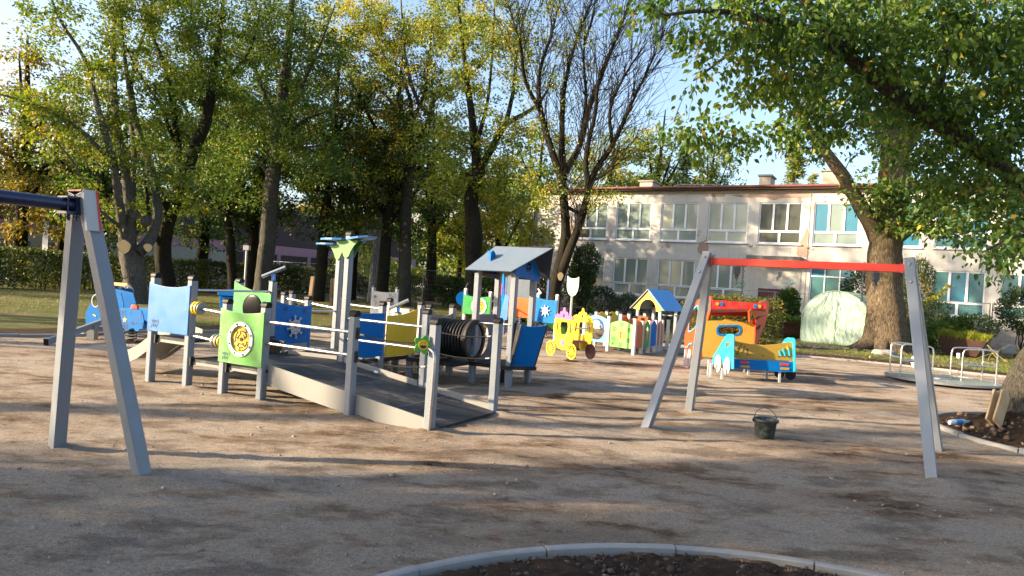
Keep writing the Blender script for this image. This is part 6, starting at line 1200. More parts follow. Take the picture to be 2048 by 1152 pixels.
# ---- T1 pale pruned tree, left
b_ = G(268, 607); Y = b_.y
t1 = tree('deciduous_tree', 'pale knobbly trunk with two fresh sawn cuts, many thin upright stems above', b_,
  [([V((b_.x, b_.y, -0.2))]+wl([(267, 585, Y), (266, 545, Y), (262, 520, Y), (258, 497, Y)]), [.52, .42, .36, .40, .33]),
   (wl([(258, 505, Y), (260, 440, Y), (250, 340, Y), (233, 240, Y), (226, 130, Y+.5), (230, 20, Y+1), (226, -100, Y+1)]), [.24, .17, .13, .10, .05, .03]),
   (wl([(252, 500, Y), (238, 410, Y-.5), (225, 320, Y-1), (196, 215, Y-1), (170, 120, Y-1), (120, 40, Y-1.5), (90, -40, Y-2)]), [.22, .15, .11, .08, .05, .03]),
   (wl([(275, 505, Y), (300, 480, Y+.3), (315, 420, Y+.8), (300, 330, Y+1), (268, 230, Y+1), (250, 120, Y+1), (240, 0, Y+1)]), [.22, .17, .12, .09, .05, .03]),
   (wl([(262, 440, Y), (268, 330, Y+1), (262, 230, Y+1.5), (268, 130, Y+2), (300, 30, Y+2), (310, -60, Y+2)]), [.12, .09, .07, .05, .03]),
   (wl([(212, 312, Y-1), (150, 250, Y-1.5), (80, 214, Y-2), (0, 188, Y-3)]), [.09, .07, .05, .03]),
   (wl([(262, 470, Y), (200, 420, Y-1), (150, 330, Y-2), (110, 280, Y-2.5)]), [.09, .06, .04, .02])],
  [(W(190, 90, Y), (2.8, 3, 1.9), 90), (W(240, 10, Y), (3.2, 3, 1.6), 90), (W(160, 280, Y-1), (1.9, 2.4, 1.2), 55), (W(230, 240, Y), (2.2, 2.6, 2.6), 80), (W(260, 400, Y), (1.8, 2.2, 1.3), 26), (W(80, 200, Y-2), (1.7, 2, .8), 34), (W(150, 400, Y-1), (1.4, 2, .9), 20), (W(320, 330, Y), (2, 2.5, 1.4), 34)], barkP, 'mid', .135, 34, .5, dens=1.4, limb_sides=9, rough=.09)
for (a, b, r_) in (((252, 492, Y-.28), (248, 493, Y-.44), .21), ((296, 495, Y-.15), (296, 495, Y-.30), .13)):
    p, q = W(*a), W(*b); d = (q-p).normalized(); m = MB().tube([p-d*0.25, p, q-d*0.02, q], [r_*1.25, r_*1.12, r_*1.05, r_*0.98], 14, False); st_ = m.build('stub', barkP, t1); rx_ = d.cross(UP).normalized(); MB().plate([[(r_*(1.0+.16*math.sin(2*x+1)+.10*math.sin(5*x))*math.cos(x)*.93, r_*(1.12+.12*math.sin(3*x))*math.sin(x)) for x in np.linspace(0, 6.283, 25)[:-1]]], q+d*.004, rx_, rx_.cross(d), 0.03).build('sawn_face', paint('sawn_wood', (0.62, 0.44, 0.22), 0.8), st_)
for i in range(13):
    m = MB()
    a = random.uniform(0, 6.28); zz = random.choice([.5, 1.0, 2.2, 2.5, 2.7, 2.9, 3.0, 3.1]); q = V((b_.x+.30*math.cos(a), b_.y+.30*math.sin(a), zz)); m.dome(q, random.uniform(.10, .2), (math.cos(a), math.sin(a), .1), .7, 10, 4); m.build('burr', barkP, t1)
# ---- T2
b_ = G(334, 603); Y = b_.y
tree('deciduous_tree', 'dark forked trunk with long ascending limbs, just right of the pale pruned trunk', b_,
  [([V((b_.x, b_.y, -0.2))]+wl([(330, 560, Y), (325, 500, Y), (336, 440, Y), (362, 375, Y), (388, 300, Y), (412, 240, Y), (426, 150, Y), (442, 50, Y), (452, -60, Y)]), [.42, .30, .27, .27, .24, .2, .15, .1, .07, .04]),
   (wl([(362, 375, Y), (357, 300, Y-.5), (347, 220, Y-1), (333, 140, Y-1), (300, 60, Y-1), (280, -30, Y-1)]), [.17, .12, .09, .06, .03]),
   (wl([(340, 440, Y), (300, 330, Y-1), (275, 240, Y-1), (265, 180, Y-1), (245, 100, Y-1.5)]), [.15, .11, .08, .05, .03]),
   (wl([(350, 290, Y-.5), (320, 210, Y-1), (280, 150, Y-1.5), (250, 90, Y-2)]), [.08, .06, .04, .03]),
   (wl([(405, 260, Y), (440, 180, Y+1), (500, 100, Y+1), (520, 20, Y+1)]), [.10, .07, .05, .03]),
   (wl([(325, 500, Y), (300, 440, Y-1), (292, 380, Y-1), (285, 320, Y-1)]), [.12, .09, .06, .03])],
  [(W(400, 70, Y), (3.0, 3, 2.4), 150), (W(320, 80, Y-1), (2.6, 2.8, 2.2), 90), (W(430, 10, Y), (2.6, 3, 1.5), 90), (W(420, 200, Y), (2.3, 2.6, 1.8), 90), (W(330, 220, Y-1), (2.4, 2.6, 1.8), 70), (W(370, 360, Y-1), (2.3, 2.6, 1.4), 34), (W(300, 430, Y), (1.5, 2, 1), 16)], barkD, 'mid', .135, 34, .5, dens=1.5, limb_sides=9, tmid=.32)
# ---- T3 tall straight
b_ = G(522, 604); Y = min(b_.y, 31); b_ = GP(522, Y)
tree('deciduous_tree', 'tall straight grey trunk rising behind the green-windowed panel', b_,
  [([V((b_.x, b_.y, -0.2))]+wl([(527, 545, Y), (535, 480, Y), (541, 400, Y), (553, 300, Y), (564, 200, Y), (576, 100, Y), (584, 0, Y), (590, -100, Y)]), [.42, .34, .31, .29, .26, .23, .17, .12, .07]),
   (wl([(556, 280, Y), (600, 180, Y-.5), (640, 90, Y-1), (670, 10, Y-1)]), [.12, .08, .05, .03]), (wl([(560, 250, Y), (520, 170, Y+.5), (500, 80, Y+1), (490, -20, Y+1)]), [.12, .09, .05, .03]),
   (wl([(553, 290, Y), (610, 240, Y), (670, 215, Y), (700, 190, Y)]), [.10, .07, .04, .02]), (wl([(548, 340, Y), (590, 300, Y-1), (650, 290, Y-1)]), [.08, .05, .03]), (wl([(545, 360, Y), (500, 290, Y), (470, 210, Y), (460, 120, Y)]), [.10, .07, .05, .02])],
  [(W(560, 60, Y), (3.4, 3.2, 3.0), 170), (W(620, 160, Y), (2.8, 3, 2.2), 100), (W(500, 160, Y), (2.6, 3, 2.4), 100), (W(560, 280, Y), (3.2, 3.2, 1.6), 90), (W(640, 330, Y), (2.4, 3, 1.5), 60), (W(480, 330, Y), (2.4, 3, 2.0), 80)], barkG, 'green', .14, 32, .55, dens=1.75, tmid=.5)
# ---- T4 central
b_ = G(806, 612); Y = b_.y
t4 = tree('deciduous_tree', 'scarred grey trunk behind the low panels, forking high into a golden-green crown', b_,
  [([V((b_.x, b_.y, -0.2))]+wl([(808, 560, Y), (810, 490, Y), (812, 400, Y), (820, 340, Y)]), [.40, .34, .30, .28, .27]),
   (wl([(820, 345, Y), (845, 270, Y), (862, 232, Y), (868, 200, Y), (920, 165, Y+.5), (980, 110, Y+1), (1010, 50, Y+1)]), [.22, .17, .14, .11, .08, .05, .03]),
   (wl([(862, 235, Y), (835, 200, Y-.3), (815, 140, Y-.8), (806, 60, Y-1), (800, -40, Y-1)]), [.12, .10, .07, .04, .03]),
   (wl([(818, 350, Y), (822, 270, Y+.3), (818, 190, Y+.5), (780, 130, Y+.5), (740, 60, Y+1)]), [.18, .14, .10, .07, .03]),
   (wl([(822, 250, Y+.3), (850, 180, Y+1), (860, 100, Y+1), (870, 0, Y+1)]), [.12, .09, .06, .03]),
   (wl([(820, 240, Y+.3), (770, 190, Y), (720, 160, Y), (680, 150, Y)]), [.09, .06, .04, .02]), (wl([(820, 345, Y), (770, 290, Y-1), (730, 270, Y-1.5), (690, 280, Y-2)]), [.08, .06, .04, .02])],
  [(W(800, 60, Y), (3.6, 3, 2.4), 200), (W(700, 60, Y), (2.6, 3, 2.0), 120), (W(920, 60, Y), (3.0, 3, 2.2), 120), (W(780, 170, Y), (3.0, 3, 1.7), 90), (W(740, 270, Y-1), (1.9, 2, 1.3), 34), (W(900, 190, Y+1), (2.0, 2.4, 1.6), 50), (W(790, 340, Y-1.2), (1.4, 1.5, .9), 34)], barkG, 'yellowgreen', .14, 34, .5, dens=1.7, tmid=.4)
m = MB()
for z_, a in ((3.2, -1.5), (3.9, -1.9), (3.6, -1.3), (4.3, -1.6), (2.9, -2.1)): q = V((W(811, 470, Y).x+.27*math.cos(a), Y+.27*math.sin(a), z_)); m.dome(q, .09, (math.cos(a), math.sin(a), 0), .6, 10, 3)
m.build('branch_scar', paint('scar_wood', (0.20, 0.15, 0.11), 0.9), t4)
# ---- T5
b_ = GP(947, 29.5); Y = b_.y
tree('deciduous_tree', 'dark trunk with a swollen bend, rising behind the tower roof', b_,
  [([V((b_.x, b_.y, -0.2))]+wl([(947, 540, Y), (945, 480, Y), (948, 450, Y), (942, 400, Y), (957, 350, Y)]), [.38, .32, .33, .36, .28, .27]),
   (wl([(955, 355, Y), (950, 290, Y), (940, 210, Y), (928, 110, Y), (915, 0, Y), (905, -60, Y)]), [.22, .17, .13, .09, .05, .03]),
   (wl([(955, 352, Y), (985, 295, Y), (1010, 250, Y), (1058, 222, Y-.5), (1090, 190, Y-1), (1110, 130, Y-1)]), [.2, .15, .12, .08, .05, .03]),
   (wl([(1012, 250, Y), (1028, 170, Y+.5), (1036, 80, Y+1), (1060, 0, Y+1)]), [.10, .08, .05, .03]), (wl([(950, 300, Y), (975, 200, Y+1), (985, 100, Y+1), (990, 0, Y+1)]), [.10, .07, .05, .03]),
   (wl([(943, 352, Y), (905, 345, Y-.5), (880, 358, Y-1)]), [.09, .06, .03])],
  [(W(930, 60, Y), (2.8, 3, 2.6), 80), (W(1020, 80, Y), (2.8, 3, 2.4), 80), (W(940, 230, Y), (1.9, 2.4, 1.8), 50), (W(1040, 300, Y), (2.0, 2.4, 1.6), 60), (W(890, 360, Y), (1.8, 2.4, 1.3), 50), (W(900, 290, Y+1), (2.0, 2, 1.6), 60), (W(1010, 370, Y), (1.8, 2.2, 1.2), 50)], barkD, 'mid', .14, 30, .55, dens=1.5, tmid=.5)
# ---- T6 twin sparse tree by the building
b_ = GP(1106, 24.5); Y = b_.y
t6 = tree('deciduous_tree', 'twin-stemmed dark tree with almost bare twigs in front of the building corner', b_,
  [([V((b_.x, b_.y, -0.2))]+wl([(1108, 580, Y), (1118, 540, Y), (1130, 480, Y), (1129, 420, Y), (1124, 365, Y), (1103, 300, Y), (1082, 225, Y), (1078, 150, Y), (1105, 60, Y+.5), (1130, -40, Y+1)]), [.32, .25, .20, .155, .14, .12, .10, .07, .05, .03, .018]),
   (wl([(1112, 570, Y), (1140, 500, Y-.3), (1162, 440, Y-.4), (1176, 385, Y-.4), (1188, 345, Y-.4), (1225, 290, Y-.5), (1262, 210, Y-1), (1300, 130, Y-1), (1330, 60, Y-1)]), [.2, .15, .13, .11, .09, .07, .045, .03, .015]),
   (wl([(1127, 360, Y), (1124, 280, Y+.3), (1128, 180, Y+.6), (1150, 90, Y+1), (1185, 0, Y+1)]), [.13, .10, .08, .05, .03]),
   (wl([(1128, 350, Y), (1160, 290, Y), (1180, 210, Y), (1215, 120, Y), (1250, 30, Y), (1270, -40, Y)]), [.12, .10, .08, .05, .03]),
   (wl([(1176, 380, Y-.4), (1172, 310, Y-.6), (1190, 230, Y-1), (1200, 150, Y-1), (1240, 60, Y-1)]), [.10, .08, .06, .04, .02]),
   (wl([(1160, 290, Y), (1172, 200, Y+.5), (1168, 100, Y+1), (1190, 20, Y+1)]), [.08, .06, .04, .02]), (wl([(1226, 290, Y-.5), (1220, 220, Y-.8), (1250, 150, Y-1.2), (1290, 90, Y-1.5)]), [.07, .05, .04, .02]),
   (wl([(1188, 360, Y-.4), (1215, 345, Y-.8), (1238, 325, Y-1)]), [.06, .05, .02]), (wl([(1132, 412, Y), (1152, 424, Y), (1160, 438, Y-.3)]), [.07, .06, .06]), (wl([(1082, 225, Y), (1050, 160, Y-.5), (1040, 90, Y-1), (1020, 20, Y-1)]), [.08, .06, .04, .02])],
  [(W(1110, 120, Y), (1.9, 1.8, 1.8), 34), (W(1090, 380, Y-.5), (1.1, 1.4, .9), 34), (W(1180, 290, Y), (2.0, 2, 1.2), 26), (W(1220, 400, Y-.8), (1.0, 1.0, .5), 12), (W(1060, 250, Y), (1.4, 1.5, 1.6), 22), (W(1060, 60, Y), (1.6, 1.8, 1.3), 30)], barkD, 'mid', .10, 18, .45, dens=1.7, twig_only=480, limb_sides=10, tmid=.55)
q = W(1121, 553, Y-.37); MB().plate([[(0.09*math.cos(a)*(1+.2*math.sin(3*a)), 0.14*math.sin(a)) for a in np.linspace(0, 6.283, 16)[:-1]]], q, V((1, 0.1, 0)), UP, 0.03).build('bark_wound', paint('sawn_wood', (0.62, 0.44, 0.22), 0.8), t6)
# ---- T7 big oak
b_ = V((13.25, 25.2, 0)); Y = 25.2
t7 = tree('oak_tree', 'massive sunlit trunk with furrowed bark and a low fork, beside the green garden tunnel', b_,
  [([W(1774, 716, Y)-UP*.1]+wl([(1774, 698, Y), (1773, 676, Y), (1772, 640, Y), (1769, 560, Y), (1771, 480, Y), (1782, 420, Y), (1790, 330, Y), (1788, 220, Y), (1784, 100, Y), (1780, -20, Y), (1780, -110, Y)]), [.84, .66, .58, .55, .51, .54, .40, .38, .34, .3, .22, .14]),
   (wl([(1768, 485, Y), (1742, 445, Y-.2), (1708, 390, Y-.5), (1682, 345, Y-.8), (1640, 290, Y-1), (1600, 230, Y-1.2), (1575, 150, Y-1.5)]), [.40, .28, .23, .2, .16, .12, .07]),
   (wl([(1778, 485, Y), (1812, 462, Y), (1850, 425, Y), (1890, 405, Y-.5), (1940, 380, Y-1)]), [.30, .24, .2, .14, .08]),
   (wl([(1786, 350, Y), (1820, 290, Y+.5), (1860, 200, Y+1), (1880, 80, Y+1)]), [.22, .17, .12, .06]), (wl([(1790, 300, Y), (1740, 230, Y), (1700, 130, Y), (1680, 20, Y)]), [.18, .13, .09, .05])],
  [(W(1700, 380, Y-1.5), (1.4, 1.4, .7), 30), (W(1850, 430, Y-1.6), (1.7, 1.5, 1.0), 60), (W(1835, 520, Y-1.0), (.5, .6, .7), 12), (W(1780, 380, Y-1.2), (.8, .6, .5), 12), (W(1640, 240, Y-1), (2.2, 2, 1.6), 70), (W(1740, 180, Y), (2.6, 2.5, 2.2), 90), (W(1880, 250, Y), (2.8, 2.5, 2.4), 120), (W(1950, 380, Y), (2.4, 2.2, 1.3), 70), (W(1800, 30, Y), (4.5, 3, 2.2), 160)], barkO, 'green', .19, 26, .5, shape=1, rough=.035, tmid=.5, limb_sides=14)
m = MB()   # buttress roots
for a, L in ((200, 1.5), (245, 1.1), (290, 1.0), (330, 1.3), (20, 1.0), (150, 1.2)):
    d = V((math.cos(R(a)), math.sin(R(a)), 0)); m.tube([b_+d*.35+UP*.55, b_+d*.62+UP*.2, b_+d*(L*.8)+UP*.04, b_+d*(L+.2)-UP*.08], [.26, .2, .12, .05], 10)
m.build('root', barkO, t7)
# ---- T8 near tree at right edge with overhanging limb
tree('maple_tree', 'near leaning trunk at the right edge with a dark limb and large overhanging leaves', V((7.32, 9.9, 0)),
  [([V((7.32, 9.9, -.2)), V((7.38, 9.9, .3)), V((7.75, 9.9, 1.3)), V((8.5, 9.6, 2.6)), V((9.4, 9.4, 4.6)), V((9.9, 9.2, 6.5))], [.46, .37, .32, .30, .22, .15]),
   ([V((8.55, 9.6, 2.5))]+wl([(2110, 430, 9.0), (2048, 375, 8.6), (1980, 318, 8.3), (1905, 262, 8.0), (1830, 215, 7.7), (1760, 165, 7.5), (1700, 115, 7.3), (1650, 60, 7.1), (1615, 15, 7.0), (1590, -40, 6.9)]), [.22, .14, .125, .12, .11, .10, .09, .085, .075, .06, .05]),
   (wl([(1690, 108, 7.3), (1640, 70, 7.0), (1570, 45, 6.7), (1490, 30, 6.4), (1420, 20, 6.2), (1330, 30, 6.0)]), [.06, .05, .04, .03, .02, .012]), (wl([(1640, 72, 7.0), (1560, 60, 7.1), (1510, 90, 7.2), (1450, 110, 7.3), (1390, 160, 7.4)]), [.03, .025, .02, .016, .01]),
   (wl([(1890, 235, 7.9), (1880, 190, 7.6), (1893, 100, 7.4), (1885, 0, 7.2), (1878, -60, 7.1)]), [.035, .03, .026, .024, .02]), ([V((9.4, 9.4, 4.6))]+wl([(2100, 180, 8.2), (1980, 80, 7.4), (1880, 10, 7.0)]), [.12, .08, .05, .03]), ([V((8.8, 9.55, 3.2))]+wl([(2120, 480, 7.8), (2040, 470, 7.2), (1975, 500, 6.9)]), [.05, .035, .02, .01])],
  [(W(1380, 40, 6.6), (.75, .9, .22), 26), (W(1470, 80, 7.0), (.8, 1.1, .40), 60), (W(1560, 60, 7.0), (.8, 1.2, .40), 66), (W(1640, 130, 7.3), (.8, 1.2, .5), 66), (W(1430, 180, 7.4), (.5, .8, .35), 30), (W(1550, 200, 7.4), (.55, .9, .35), 30), (W(1400, 270, 7.6), (.45, .7, .16), 18), (W(1500, 290, 7.8), (.45, .7, .20), 20), (W(1640, 260, 7.9), (.5, .8, .3), 26),
   (W(1760, 60, 7.2), (.9, 1.2, .5), 80), (W(1880, 110, 7.4), (.9, 1.2, .7), 100), (W(2000, 100, 7.6), (.9, 1.2, .8), 120), (W(1820, 260, 8.0), (.6, .9, .4), 40), (W(1950, 240, 8.0), (.8, 1.1, .6), 90), (W(2040, 300, 8.0), (.8, 1.1, .8), 100), (W(1990, 420, 7.8), (.6, .9, .45), 60), (W(2060, 450, 7.8), (.6, .9, .4), 40), (W(2010, 520, 7.0), (.25, .35, .32), 14), (W(1860, 370, 8.2), (.45, .6, .35), 28), (W(1290, 10, 6.4), (.4, .6, .15), 10), (W(1700, 20, 7.0), (1.0, 1.2, .3), 50), (W(2000, 30, 7.2), (1.2, 1.2, .5), 110)], bark_mat('near_bark', (0.065, 0.056, 0.046), (0.17, 0.15, 0.125)), 'near', .072, 19, .25, dens=.97, shape=1, trans=.48, flat=.3, droop=.75, tw=.55, asp=.6, rough=.06, limb_sides=12, tmid=.42)
# ---- background trees
def simple(name, label, px, Y, h, lean, r, crown, pal, bark=barkD, per=26, leaf=.17, n=140, group='trees beyond the lawn', cr=.6, z0=.35, tmid=.45, fork=True):
    b = GP(px, Y); top = b+V((lean, 0, h)); L = [([b-UP*.2, b+V((lean*.15, 0, h*.25)), b+V((lean*.5, .2, h*.55)), top], [r*1.2, r, r*.7, r*.15])]
    if fork:
        for k in range(5):
            f = random.uniform(.3, .62); q = b+V((lean*f, .1, h*f)); a = random.uniform(0, 6.28); e = V((math.cos(a), math.sin(a), 0)); s_ = crown[0]*random.uniform(.5, .85); L.append(([q, q+e*s_*.45+UP*h*.12, q+e*s_+UP*h*.3], [r*.45, r*.3, .03]))
    z0 *= .72; n = int(n*1.8); leaf *= 1.18; c = b+V((lean*.7, 0, h*(z0+1)/2)); return tree(name, label, b, L, [(c, (crown[0], crown[1], h*(1-z0)/2), n)], bark, pal, leaf, per, cr, group=group, tmid=tmid, limb_sides=7)
simple('autumn_tree', 'orange and gold autumn tree at the far left edge', 38, 36, 12.5, -.3, .28, (3.2, 3), 'autumn', n=230, z0=.16, per=30, tmid=.42)
simple('autumn_tree', 'smaller gold-brown tree left of the pale pruned trunk', 118, 41, 10.5, .2, .2, (3.2, 3), 'autumn', n=190, z0=.22, per=28, tmid=.32)
simple('deciduous_tree', 'green tree behind the left swing leg, filling the gap beside the pruned trunk', 195, 38, 10, 0, .22, (3.6, 3), 'green', n=210, z0=.24, tmid=.5)
simple('deciduous_tree', 'dark leaning thin tree between the forked trunk and the straight trunk', 468, 35, 12, -2.4, .19, (3.2, 3), 'dark', n=230, z0=.26, tmid=.6)
simple('deciduous_tree', 'broad shaded green tree behind the forked trunk', 400, 44, 13, .6, .3, (4.6, 3.6), 'green', n=320, z0=.22, leaf=.2, tmid=.35)
simple('deciduous_tree', 'slim dark tree just left of the straight grey trunk', 500, 37, 13, .2, .24, (3.0, 3), 'dark', n=220, z0=.28, tmid=.65)
simple('deciduous_tree', 'dense dark tree right of the straight grey trunk', 640, 36, 13.5, .3, .25, (3.6, 3.2), 'dark', n=340, z0=.27, tmid=.7)
simple('deciduous_tree', 'dark-trunked tree left of the birch with amber patches', 706, 41, 12, -.2, .2, (3.4, 3), 'mid', n=260, z0=.25, tmid=.35)
simple('deciduous_tree', 'forked black trunk between birch and scarred trunk', 765, 37, 13, .3, .27, (3.6, 3), 'dark', n=300, z0=.32, tmid=.75)
simple('birch_tree', 'white-and-black birch trunk left of the scarred grey trunk', 744, 40, 12, .6, .2, (2.4, 2.4), 'mid', bark=barkW, n=120, z0=.4, tmid=.4)
simple('deciduous_tree', 'green tree behind the scarred trunk, above the mesh fence', 862, 47, 12.5, -.5, .3, (4.0, 3.4), 'green', n=260, z0=.26, leaf=.2, tmid=.6)
simple('deciduous_tree', 'bright yellow-green young tree left of the tower roof', 915, 50, 9.5, .4, .16, (3.4, 3), 'yellowgreen', n=210, z0=.16, leaf=.19, tmid=.35)
simple('deciduous_tree', 'golden tree between the bent trunk and the building corner', 988, 38, 8.6, .3, .18, (3.0, 2.8), 'yellowgreen', n=250, z0=.26, tmid=.5, leaf=.15)
simple('deciduous_tree', 'yellow-green tree high behind the bare twin tree', 1060, 52, 13.5, .3, .25, (3.8, 3), 'mid', n=190, z0=.35, leaf=.2, tmid=.5)
simple('deciduous_tree', 'light green tree behind the roof left of centre', 1205, 62, 15, .3, .3, (4.4, 3), 'mid', n=210, z0=.35, leaf=.24, cr=.8, tmid=.55)
simple('deciduous_tree', 'tall green tree behind the roof with open sky to its right', 1295, 64, 18, .6, .3, (4.6, 3), 'mid', n=230, z0=.42, leaf=.24, cr=.8, tmid=.5)
simple('deciduous_tree', 'rounded blue-green tree behind the roof beside the sky gap', 1400, 68, 16.5, .6, .3, (3.2, 3), 'green', n=250, z0=.3, leaf=.24, cr=.8, tmid=.55)
def conifer(label, px, Y, h, r, pal='conifer', n=240, tmid=.6):
    b = GP(px, Y); t = thing('conifer_tree', label, 'tree', b, 0, 'conifers behind the roof'); T_ = Tubes(); T_.add(np.array([tuple(b), tuple(b+UP*h*.5), tuple(b+UP*h)]), [.22, .14, .02], 7); P = []; D = []
    for i in range(n):
        f = rng.random()**1.2; z = h*(.12+.87*f); R_ = r*(1-f)*rng.uniform(.75, 1.15)+.1; a = rng.uniform(0, 6.283); e = np.array([math.cos(a), math.sin(a), -.22]); q = np.array(tuple(b))+np.array([0, 0, z]); s_ = np.linspace(0, 1, 4)[:, None]; cv = q+e*R_*s_+np.array([0, 0, .12*R_])*s_**2; T_.add(cv, [.03, .02, .012, .006], 3)
        k = 34; u = rng.random((k, 1)); P.append(q+e*R_*u+np.array([0, 0, .12*R_])*u**2+rng.normal(0, .10, (k, 3))); D.append(np.tile(e, (k, 1))+rng.normal(0, .5, (k, 3))+np.array([0, 0, -.2]))
    T_.build('trunk', barkD, t); P = np.concatenate(P); D = np.concatenate(D); leaves('crown', P, D, .28, LM(pal, .15), t, tmid+.5*(rng.random(len(P))-.5), 0, 0, .3); return t
conifer('dark conifer behind the roof between the two green trees', 1352, 60, 14.2, 2.3); conifer('yellow-green conifer behind the chimney and the oak limb', 1575, 56, 15.5, 2.3, 'green', 300, .75); conifer('yellowish conifer above the roof next to the pale chimney', 1612, 60, 12.5, 2.0, 'green', 220, .8)
def woodland(name, x0, x1, y0, y1, n, h, pal, leaf, tm):
    x = rng.uniform(x0, x1, n); y = rng.uniform(y0, y1, n); top = h*(.75+.25*np.sin(x*.21+y*.1)*np.sin(x*.53)); z = 1.0+(top-1.0)*rng.random(n)**.9; D = rng.normal(size=(n, 3)); D[:, 2] -= .2
    leaves(name, np.stack([x, y, z], 1), D, leaf, LM(pal, .35), None, tm+.25*np.sin(x*.3)*np.sin(z*.5)+.4*(rng.random(n)-.5), 0, .2, .6, 'stuff')
woodland('woodland', -100, -14, 82, 100, 26000, 13, 'dark', .75, .75); woodland('woodland', -48, 4, 78, 92, 15000, 10, 'mid', .6, .35); woodland('woodland', -16, 8, 60, 70, 5000, 4.5, 'yellowgreen', .4, .3)
# ---- unseen trees added on the left, crowns placed and shaped to cast shade
k = 0
for x, y, h, r, n in ((-13, 0.0, 9, 2.3, 300), (-15.5, -3.4, 10, 2.4, 300), (-19, 1.2, 10, 2.0, 300), (-16, 2.9, 9.1, 1.3, 190), (-21, -5.5, 11, 3, 300), (-27, -1, 11, 2.6, 260), (-24, 9.8, 9, 1.2, 34), (-22, 15.5, 10, 1.5, 50), (-33, 12.2, 13, 1.4, 36), (-25, 3.9, 17.5, 2.3, 190), (-37, 23.5, 9.5, 3.2, 260), (-41, 29.5, 10, 3.4, 260), (-44, 36, 10.5, 3.4, 260), (-47, 43, 11, 3.4, 240), (-9.5, -3.0, 5.5, 1.7, 160)):
    b = V((x, y, 0)); L = [([b-UP*.2, b+V((.1, 0, h*.3)), b+V((.2, .1, h*.6)), b+V((.1, 0, h))], [.30, .24, .15, .04])]
    for q in range(4):
        a = q*1.6+x; e = V((math.cos(a), math.sin(a), 0)); p = b+UP*h*(.3+.08*q); L.append(([p, p+e*r*.4+UP*h*.1, p+e*r*.8+UP*h*.25], [.12, .08, .03]))
    hz_ = (7.3, 1.75) if h == 9.1 else ((h*.58, h*.42) if h < 17 else (h*.77, h*.23))
    tree('added_shade_tree', ['tree', 'maple', 'ash', 'lime'][k % 4]+' added for shade outside the left edge of the view', b, L, [(b+UP*hz_[0], (r, r, hz_[1]), n)], barkD, 'green', .2, 22, .6, group='added shade trees outside the left edge', limb_sides=6); k += 1
# ---------------------------------------------------------------- hedges and shrubs
def bush(name, label, pts, r3, n, pal, leaf=.07, stems=12, cat='shrub', group=None, tmid=.45, trans=.3, shape=0, box=False, up=0.0, asp=.5):
    """pts: centres; r3: half sizes"""
    c0_ = V(pts[0]); t = thing(name, label, cat, (c0_.x, c0_.y, 0), 0, group); P = []; D = []; T_ = Tubes()
    for c in pts:
        c = np.array(tuple(c)); u = rng.normal(size=(n, 3)); u /= np.linalg.norm(u, axis=1, keepdims=True)
        if box: u = u/np.max(np.abs(u), axis=1, keepdims=True)**.8
        q = 1-0.45*rng.random((n, 1))**1.6; lump = 1+.10*np.sin(u[:, :1]*5+c[0])*np.sin(u[:, 2:]*6+c[1])+.08*np.sin(u[:, 1:2]*9); p = c+u*q*lump*np.array(r3); ok = p[:, 2] > .03; P.append(p[ok]); D.append((u+rng.normal(0, .6, (n, 3))+np.array([0, 0, up]))[ok])
        for i in range(stems):
            e = rng.normal(size=3); e[2] = abs(e[2])+.6; e /= np.linalg.norm(e); b0 = np.array([c[0]+rng.normal(0, .1)*r3[0], c[1], 0]); tip = c+e*np.array(r3)*.9; s_ = np.linspace(0, 1, 5)[:, None]; T_.add(b0+(tip-b0)*s_+rng.normal(0, .03, (5, 3)), [.018, .014, .01, .007, .004], 4)
    T_.build('stem', barkD, t); P = np.concatenate(P); D = np.concatenate(D); pn = .25*np.sin(P[:, :1]*3.1+P[:, 2:]*4)*np.sin(P[:, 1:2]*3)
    leaves('foliage', P, D, leaf, LM(pal, trans), t, tmid+pn[:, 0]+.5*(rng.random(len(P))-.5), shape, .2, asp); return t
def hedge(label, line, h, w_, n, pal='hedge', leaf=.10, tmid=.45):
    L = [V(p) for p in line]; t = thing('hedge', label, 'hedge', L[0]); P = []; T_ = Tubes(); seg = [(b-a).length for a, b in zip(L[:-1], L[1:])]; tot = sum(seg)
    for a, b, s_ in zip(L[:-1], L[1:], seg):
        k = int(n*s_/tot); f = rng.random(k); d = (b-a).normalized(); nn = V((-d.y, d.x, 0)); wv = rng.normal(0, .33, k)*w_; wv = np.clip(wv, -w_*.62, w_*.62); side = rng.random(k) < .6; wv = np.where(side, np.sign(wv)*w_*rng.uniform(.35, .58, k), wv); z = h*rng.random(k)**.8; tp_ = rng.random(k) < .22; z = np.where(tp_, h*rng.uniform(.9, 1.05, k)+.05*np.sin(f*s_*1.7), z)
        base = np.array(tuple(a))+np.outer(f*s_, np.array(tuple(d)))+np.outer(wv, np.array(tuple(nn))); base[:, 2] = np.maximum(z, .04); P.append(base)
        for i in range(int(s_*3)): p = a+d*random.uniform(0, s_); T_.add(np.array([tuple(p), tuple(p+V((random.uniform(-.2, .2), random.uniform(-.1, .1), h*.5))), tuple(p+V((random.uniform(-.35, .35), random.uniform(-.2, .2), h*.95)))]), [.03, .02, .008], 4)
    T_.build('stem', barkD, t); P = np.concatenate(P); D = rng.normal(size=P.shape); D[:, 2] += .2; g = .22*np.sin(P[:, 0]*1.3+P[:, 2]*2.0)*np.sin(P[:, 1]*.9+P[:, 2]); leaves('foliage', P, D, leaf, LM(pal, .35), t, tmid+g+.5*(rng.random(len(P))-.5), 0, .2, .6); return t
hedge('long clipped hedge with yellow-green lower leaves in front of the long low building', [V((-33, 25, 0)), G(0, 577), G(240, 580), G(500, 586)], 1.62, .9, 30000, leaf=.13)
hedge('darker clipped hedge running behind the mesh fence', [G(505, 586), G(700, 588), GP(850, 48.5), GP(1000, 47.5), GP(1060, 47)], 1.65, 1.0, 22000, 'hedge', .15, .3)
